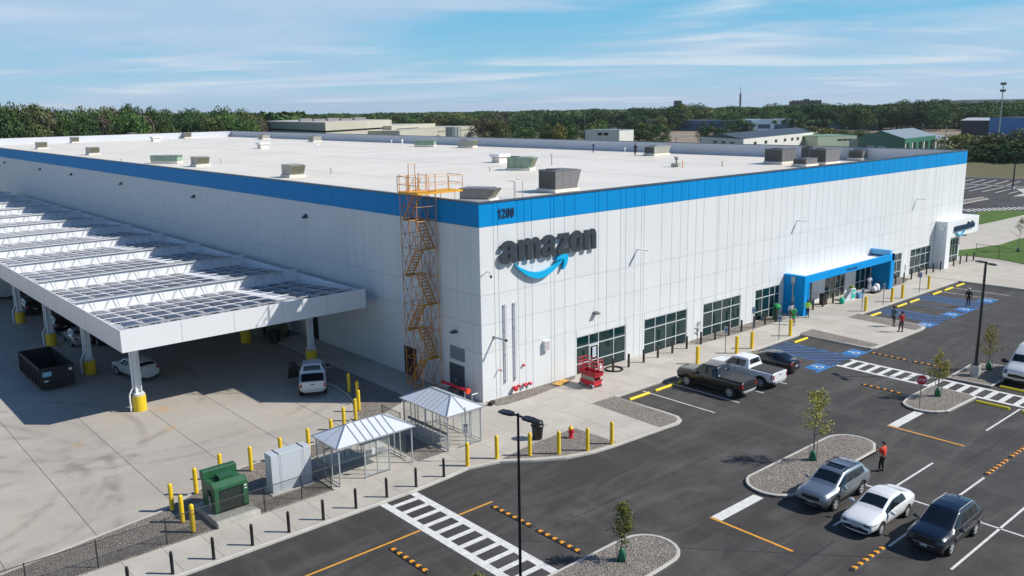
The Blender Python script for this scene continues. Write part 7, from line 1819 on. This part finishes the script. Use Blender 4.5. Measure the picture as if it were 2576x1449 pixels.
# ------------------------------------------------------------------ distant buildings
def frame_from(pxl, pyl, pxr, pyr, d1, d2):
    a = AT(pxl, pyl, d1); b = AT(pxr, pyr, d2); return a, b
def block(name, label, cat, a, b, depth, z1, col, z0=0, group=None, roofcol=None, wins=None, doors=None, slope=0, over=0):
    """a box whose front face runs from a to b (x, y), going back by depth; windows as rows (u0, u1, z0, z1, n, colour)"""
    a = Vector((a[0], a[1])); b = Vector((b[0], b[1])); d = (b-a); L_ = d.length; ang = math.atan2(d.y, d.x)
    t = thing(name, label, cat, (a.x, a.y, 0), ang, group)
    m = MB(); m.box(0, L_, 0, depth, z0, z1); m.build('wall', col, t)
    if roofcol:
        m = MB(); 
        if slope: m.add([(-over,-over,z1+.02),(L_+over,-over,z1+.02),(L_+over,depth/2,z1+slope),(-over,depth/2,z1+slope),(L_+over,depth+over,z1+.02),(-over,depth+over,z1+.02)], [(0,1,2,3),(3,2,4,5),(0,3,5),(1,4,2)])
        else: m.box(-over, L_+over, -over, depth+over, z1+.003, z1+.25)
        m.build('roof', roofcol, t)
    for (u0, u1, za, zb, n, c_) in (wins or []):
        w = (u1-u0)/n
        for k in range(n): m = MB(); m.box(u0+w*k+w*.12, u0+w*(k+1)-w*.12, -.12, -.005, za, zb); m.build('window', c_, t)
    return t
CR = mat('cream_wall', (.46,.44,.36), .7, var=.06, vscale=.3); GRW = mat('grey_green_wall', (.20,.215,.20), .7); WHB = mat('white_wall', (.66,.65,.60), .7, var=.05, vscale=.3); SHW = mat('shade_blue_grey', (.19,.215,.25), .7)
DG = mat('dark_strip', (.02,.025,.025), .3); GGL = mat('blue_green_glass', (.05,.12,.13), .2); GRN = mat('green_metal', (.035,.16,.10), .5); GRN2 = mat('pale_green_metal', (.18,.30,.20), .5); MR = mat('metal_roof', (.33,.37,.38), .4, metal=.3); DR = mat('dark_roof', (.055,.065,.08), .5)
def B(px, py, d): q = AT(px, py, d); return (q.x, q.y)
# cream flat building with two storeys and set-back roof plant
d = 395
zz = lambda px, py, dd: AT(px, py, dd).z
a, b_, c_ = AT(661,308,430), AT(818,309,350), AT(985,305,400)
t = thing('office_building', 'large flat cream building with dark window bands behind the left part of the roof', 'building')
def wall2(p, q, z0, z1, th, name, mm, t):
    p = Vector((p.x, p.y, 0)); q = Vector((q.x, q.y, 0)); u = (q-p).normalized(); n_ = Vector((-u.y, u.x, 0))
    if n_.dot(p-CPOS) < 0: n_ = -n_
    m = MB(); vs = [p, q, q+n_*th, p+n_*th]; m.prism([(v.x, v.y) for v in vs], z0, z1); return m.build(name, mm, t)
zt = AT(818,309,350).z
e_ = AT(818,309,350)+(AT(985,305,400)-AT(818,309,350))+(AT(661,308,430)-AT(818,309,350))
foot = [(a.x,a.y),(b_.x,b_.y),(c_.x,c_.y),(e_.x,e_.y)]
zb0, zb1 = AT(818,334,350).z, AT(818,329,350).z
MB().prism(foot, 0, zb0).build('lower_wall', CR, t)
def shrink(f, k): cx = sum(p[0] for p in f)/4; cy = sum(p[1] for p in f)/4; return [((p[0]-cx)*k+cx, (p[1]-cy)*k+cy) for p in f]
MB().prism(shrink(foot,.955), zb0, zb1).build('window_band', DG, t)
MB().prism(foot, zb1, zt).build('upper_wall', CR, t); MB().prism(shrink(foot,.97), zt, zt+.15).build('roof', mat('pale_roof', (.45,.43,.40), .8), t)
pa, pb = AT(756,305,395), AT(925,303,400); zp = AT(840,297,395).z; up = Vector((pb.x-pa.x, pb.y-pa.y)); np_ = Vector((-up.y, up.x)).normalized()*6
for k in range(5):
    u0, u1 = k*.2, k*.2+.17; p = Vector((pa.x,pa.y)); MB().prism([tuple(p+up*u0), tuple(p+up*u1), tuple(p+up*u1+np_), tuple(p+up*u0+np_)], zt+.15, zp-(k % 2)*.3).build('plant_box', mat('plant_cream', (.40,.37,.35), .7), t)
t2 = block('office_wing', 'low cream wing with a dark slot joining the flat office building', 'building', B(985,322,390), B(1095,316,430), 30, AT(1040,315,395).z, CR, wins=[(1,30,AT(1040,326,395).z,AT(1040,323,395).z,1,DG)])
t2 = block('long_cream_building', 'long pale building with a stack of tanks right of the cream offices', 'building', B(1005,330,372), B(1200,327,440), 24, AT(1100,323,400).z, CR, wins=[(34,80,AT(1100,333,400).z,AT(1100,330,400).z,12,GRW)])
t = thing('roof_tank', 'grey ribbed tank housing on the long pale building', 'tank', (*B(1140,322,400), 0)); m = MB(); ht_ = AT(1140,319,400).z; m.cyl((0,0,0),(0,0,ht_),3.4,3.4,16); m.build('tank', mat('tank_grey', (.30,.34,.32), .5), t)
for k in range(8): aa = 2*PI*k/8; m = MB(); m.beam((3.45*math.cos(aa),3.45*math.sin(aa),0),(3.45*math.cos(aa),3.45*math.sin(aa),ht_),.2,.2); m.build('rib', GRW, t)
block('glass_building', 'long low building with a blue-green glazed front beyond the trees', 'building', B(1190,312,790), B(1535,318,750), 60, AT(1360,298,770).z, GGL, roofcol=mat('pale_edge', (.5,.55,.55), .5), over=1.0, wins=[(4,120,.8,5.5,22,mat('glazing_dark', (.03,.06,.07), .15))])
block('low_white_building', 'low white building with a dark doorway behind the back parapet', 'building', B(1472,345,360), B(1558,340,350), 10, AT(1480,329,355).z, WHB, roofcol=MR, wins=[(6,12,AT(1480,341,355).z,AT(1480,334,355).z,2,DG)])
block('blue_warehouse', 'long dull blue warehouse before the tree belt', 'building', B(1625,322,690), B(1890,322,640), 60, AT(1750,303,665).z, mat('dull_blue', (.10,.17,.26), .6, var=.1, vscale=.1), roofcol=mat('blue_roof', (.25,.33,.42), .5), wins=[(6,120,2,5,9,mat('dull_blue_dark', (.06,.11,.18), .5))])
block('far_blue_shed', 'small blue-grey shed in front of the trees behind the field', 'building', B(2085,316,670), B(2200,317,660), 20, AT(2140,306,665).z, mat('grey_blue', (.16,.26,.33), .5), roofcol=MR)
block('red_roof_far', 'patch of red roof far behind the glass building', 'building', B(1500,303,1000), B(1560,303,990), 15, AT(1530,294,1000).z, mat('brick_far', (.25,.08,.06), .8), roofcol=mat('red_roof', (.45,.09,.06), .7))
# long white shed with small windows
q0, q1, q2 = AT(1763,355,350), AT(1870,362,325), AT(2057,340,400)
zw = AT(1870,350,205).z; t = thing('white_shed', 'long white shed with a dark roof and small windows right behind the roof parapet', 'building')
sh_ = [(q0.x,q0.y),(q1.x,q1.y),(q2.x,q2.y),(q0.x+q2.x-q1.x,q0.y+q2.y-q1.y)]
zw = AT(1870,350,325).z; MB().prism(sh_, 0, zw).build('wall', WHB, t)
ql = Vector(sh_[0]); qm = Vector(sh_[1]); qr = Vector(sh_[2]); qb = Vector(sh_[3]); mid0 = (ql+qm)/2; mid1 = (qb+qr)/2
MB().add([(ql.x,ql.y,zw),(qm.x,qm.y,zw),(qr.x,qr.y,zw),(qb.x,qb.y,zw),(mid0.x,mid0.y,zw+1.6),(mid1.x,mid1.y,zw+1.6)], [(1,2,5,4),(0,4,5,3),(0,1,4),(2,3,5)]).build('roof', DR, t)
u = (qr-qm); n_ = Vector((u.y, -u.x)).normalized(); n_ = n_ if n_.dot(Vector((CPOS.x,CPOS.y))-qm) > 0 else -n_
for k in (.12,.25,.38,.5,.60,.68,.76,.84,.92): p = qm+u*k+n_*.05; m = MB(); m.beam((p.x,p.y,zw-1.9),(p.x+u.normalized().x*2.4,p.y+u.normalized().y*2.4,zw-1.9),.12,1.1); m.build('window', DG, t)
v_ = (ql-qm); n2 = Vector((v_.y,-v_.x)).normalized(); n2 = n2 if n2.dot(Vector((CPOS.x,CPOS.y))-qm) > 0 else -n2
for k in (.2,.4,.6): p = qm+v_*k+n2*.05; m = MB(); m.beam((p.x,p.y,zw-1.6),(p.x+v_.normalized().x*2.6,p.y+v_.normalized().y*2.6,zw-1.6),.12,.9); m.build('window', DG, t)
block('pale_green_shed', 'pale green shed with small dark windows between the white and the green sheds', 'building', B(2057,357,375), B(2155,356,385), 20, AT(2100,343,380).z, mat('pale_lime', (.52,.58,.42), .7), roofcol=GRN2, wins=[(9,16,AT(2100,353,380).z,AT(2100,350,380).z,3,DG)])
# green shed
q0, q1, q2 = AT(2158,362,335), AT(2276,365,318), AT(2352,364,350)
sh_ = [(q0.x,q0.y),(q1.x,q1.y),(q2.x,q2.y),(q0.x+q2.x-q1.x,q0.y+q2.y-q1.y)]
ZG = AT(2276,349,318).z
t = thing('green_shed', 'dark green metal shed with a pale roof and tall bay doors', 'building'); MB().prism(sh_, 0, ZG).build('wall', GRN, t)
ql = Vector(sh_[0]); qm = Vector(sh_[1]); qr = Vector(sh_[2]); qb = Vector(sh_[3]); mid0 = (ql+qm)/2; mid1 = (qb+qr)/2
MB().add([(ql.x,ql.y,ZG),(qm.x,qm.y,ZG),(qr.x,qr.y,ZG),(qb.x,qb.y,ZG),(mid0.x,mid0.y,ZG+2.4),(mid1.x,mid1.y,ZG+2.4)], [(1,2,5,4),(0,4,5,3)]).build('roof', MR, t)
MB().add([(ql.x,ql.y,ZG),(qm.x,qm.y,ZG),(mid0.x,mid0.y,ZG+2.4)], [(0,1,2)]).build('gable', GRN, t)
def onwall(p, u, ks, z0, z1, w, mm, nm, t):
    ud = u.normalized(); n_ = Vector((ud.y,-ud.x)); n_ = n_ if n_.dot(Vector((CPOS.x,CPOS.y))-p) > 0 else -n_
    for k in ks: q = p+u*k+n_*.06; m = MB(); m.beam((q.x,q.y,(z0+z1)/2),(q.x+ud.x*w,q.y+ud.y*w,(z0+z1)/2),.12,z1-z0); m.build(nm, mm, t)
onwall(qm, qr-qm, (.03,.25,.45,.65,.84), .2, ZG-1.6, 3.2, DG, 'bay_door', t); onwall(qm, qr-qm, (.01,.22,.60), .3, ZG-1.7, .8, WHB, 'post', t); onwall(ql, qm-ql, (.06,.62), .2, ZG-2.8, 3.4, DG, 'door', t); onwall(ql, qm-ql, (.22,.45), .2, ZG-2.8, 3.6, mat('pale_door', (.40,.46,.50), .6), 'door', t)
q = AT(2352,364,352); block('metal_shed', 'grey roofed metal shed attached behind the green one', 'building', (q.x,q.y), B(2392,362,385), 30, AT(2370,350,365).z, CR, roofcol=MR, slope=3.0, wins=[(2,30,.3,4.6,4,DG)])
block('blue_building', 'bright blue curved-fronted building at the far right edge', 'building', B(2487,328,535), B(2600,330,515), 50, AT(2540,297,525).z, mat('bright_blue', (.05,.20,.45), .5), roofcol=mat('navy_roof', (.04,.06,.1), .6), wins=[(26,38,.5,7,1,mat('aqua', (.08,.38,.55), .4))])
block('open_barn', 'low open barn with a pale roof in front of the far trees', 'building', B(2418,330,545), B(2500,329,540), 22, AT(2460,303,542).z, mat('barn_dark', (.06,.06,.07), .8), roofcol=mat('tin_roof', (.45,.48,.5), .5), slope=1.3, over=.8)
block('distant_tower', 'small blue-grey tower block on the horizon right of centre', 'building', B(1695,258,1500), B(1715,258,1500), 18, AT(1705,253,1500).z, mat('tower_blue', (.06,.10,.15), .7), wins=[(1,13,14,24,3,DG)])
block('distant_plant', 'cluster of brick buildings on the horizon at the right', 'building', B(1985,262,1500), B(2062,262,1500), 30, AT(2020,254,1500).z, mat('brick_red', (.14,.07,.07), .8), wins=[(4,50,16,22,8,DG)])
t2 = block('distant_stack_house', 'stepped dark top above the brick cluster on the horizon', 'building', B(2020,258,1500), B(2036,258,1500), 15, AT(2020,249,1500).z, mat('tower_blue', (.06,.10,.15), .7))
q = AT(1862,262,900); t = thing('radio_mast', 'thin dark radio mast rising above the trees', 'mast', (q.x,q.y,0)); H_ = AT(1862,217,900).z
m = MB(); m.cyl((0,0,0),(0,0,H_*.8),.75,.6,6); m.cyl((0,0,H_*.8),(0,0,H_),.35,.15,6); m.build('mast', M['dgrey'], t); m = MB()
for k in range(6): m.cyl((0,0,H_*(.45+k*.06)),(0,0,H_*(.45+k*.06)+1.2),1.2,1.2,8)
m.build('aerial', M['dgrey'], t)
q = AT(2516,300,420); H_ = AT(2517,207,420).z; t = thing('light_mast', 'tall pale mast with a ring of lamps at the right above the trees', 'mast', (q.x,q.y,0))
m = MB(); m.cyl((0,0,0),(0,0,H_),.32,.2,8); m.build('pole', M['galv'], t); m = MB()
for z in (H_-.6, H_-3.4):
    for k in range(6): a_ = 2*PI*k/6; m.box(.9*math.cos(a_)-.16,.9*math.cos(a_)+.16,.9*math.sin(a_)-.16,.9*math.sin(a_)+.16,z-.5,z+.5)
    m.cyl((0,0,z),(0,0,z+.1),.9,.9,10)
m.build('lamp_ring', M['dgrey'], t)
for (px, tp, bt_, d, lab) in ((1338,290,318,480,'utility pole behind the glass building'),(1471,286,330,520,'pale pole before the blue warehouse'),(1998,300,349,430,'lamp mast standing on the field with a round head'),(2205,300,335,480,'thin pole at the field left of the far barn'),(2272,316,348,420,'dark pole in the field middle'),(2320,310,346,410,'wooden pole with a red tag in the field'),
                         (2378,318,357,300,'dark pole right of the metal shed'),(1885,318,345,420,'short pole by the dark pines'),(1700,345,372,290,'pole at the field edge behind the roof'),(2130,318,340,440,'pole left of the red trailer')):
    q = AT(px, bt_, d); t = thing('utility_pole', lab, 'pole', (q.x,q.y,0)); hh = max(5, AT(px, tp, d).z); m = MB(); m.cyl((0,0,0),(0,0,hh),.16,.12,6); m.build('pole', M['grey'], t); m = MB(); m.beam((-.9,0,hh-.5),(.9,0,hh-.5),.12,.12); m.build('crossarm', M['grey'], t)
t = thing('red_trailer', 'red and white trailer parked far out on the brown field', 'trailer', (*B(2262,337,470), 0), R(10)); m = MB(); m.box(0,5,0,2.6,1,5.2); m.build('red_box', mat('trailer_red', (.55,.10,.06), .6), t); m = MB(); m.box(5.1,15,0,2.6,1,3.8); m.build('white_box', WHB, t)
for x in (1,4,8,13): m = MB(); m.cyl((x,-.1,.5),(x,.4,.5),.5,.5,10); m.build('wheel', M['tyre'], t)
fs_ = [(1500,345),(1900,340),(2100,345),(2600,325),(2600,352),(2450,372),(2000,372),(1560,368)]
m = MB(); m.add([(G(x,y).x,G(x,y).y,-.02) for x, y in [(1480,331),(1830,327),(2090,324),(2250,321),(2480,321),(2600,334),(2600,358),(2300,356),(2000,358),(1760,362),(1560,364)]], [tuple(range(11))]); 
struct(m.build('dirt_track', mat('dirt', (.26,.205,.155), .95, var=.25, vscale=.04)))
m = MB(); m.add([(G(x,y).x,G(x,y).y,.0) for x, y in [(1850,347),(2240,349),(2600,343),(2600,350),(2240,356),(1850,353)]], [tuple(range(6))]); struct(m.build('far_road', mat('far_road_grey', (.16,.155,.15), .9)))
# parked cars far behind the parapet, too small to show their parts
fm = [mat('far_car_%d' % k, c_, .3) for k, c_ in enumerate(((.6,.6,.62),(.03,.03,.04),(.3,.32,.35),(.1,.15,.3),(.35,.05,.05)))]
def far_car_mesh(mm):
    m = MB(); m.cm = 0
    m.add([(-2.2,-.85,.3),(2.2,-.85,.3),(2.2,.85,.3),(-2.2,.85,.3),(-2.2,-.85,.9),(2.2,-.85,.8),(2.2,.85,.8),(-2.2,.85,.9)], [(0,3,2,1),(4,5,6,7),(0,1,5,4),(1,2,6,5),(2,3,7,6),(3,0,4,7)])
    m.cm = 1; m.add([(-1.7,-.8,.9),(1.0,-.8,.85),(1.0,.8,.85),(-1.7,.8,.9),(-1.2,-.62,1.45),(.3,-.62,1.45),(.3,.62,1.45),(-1.2,.62,1.45)], [(0,1,5,4),(1,2,6,5),(2,3,7,6),(3,0,4,7)]); m.cm = 0; m.f.append((len(m.v)-4,len(m.v)-3,len(m.v)-2,len(m.v)-1)); m.m.append(0)
    return m.mesh('parked_car', [mm, M['tglass']])
fcm = [far_car_mesh(q) for q in fm]; CN = ['white','black','grey','blue','dark red']
def far_cars(p0, p1, n, lab, grp, rz):
    a = Vector(p0); b = Vector(p1)
    for k in range(n):
        if tr.random() < .12: continue
        p = a.lerp(b, k/(n-1)); o = bpy.data.objects.new('parked_car', tr.choice(fcm)); COL.objects.link(o); o.location = (p.x, p.y, 0); o.rotation_euler = (0,0,R(rz)+tr.uniform(-.05,.05)); tag(o, CN[fcm.index(o.data)]+' '+lab+', '+ORD(k+1)+' from the left', 'car', grp)
far_cars(B(1215,338,400), B(1345,343,365), 13, 'tiny car in the nearer row behind the back parapet', 'cars in the far lot behind the parapet', 20)
far_cars(B(1240,334,425), B(1400,337,400), 12, 'tiny car in the farther row behind the back parapet', 'cars in the far lot behind the parapet', 20)
far_cars(B(1960,331,540), B(2100,329,530), 10, 'tiny vehicle parked at the field edge', 'vehicles at the field edge', 80)

# thin air between here and the horizon
m = MB(); m.box(-9500, 9500, -9500, 9500, -77, 62); hz_ = m.build('haze', [], None, kind='stuff')
hm = bpy.data.materials.new('haze'); hm.use_nodes = True; n_ = hm.node_tree.nodes
for q in list(n_): n_.remove(q)
ho = n_.new('ShaderNodeOutputMaterial'); pv = n_.new('ShaderNodeVolumePrincipled'); hm.node_tree.links.new(pv.outputs[0], ho.inputs['Volume'])
pv.inputs['Color'].default_value = (.85,.93,1,1); pv.inputs['Density'].default_value = .00006; pv.inputs['Anisotropy'].default_value = .2
hz_.data.materials.append(hm)
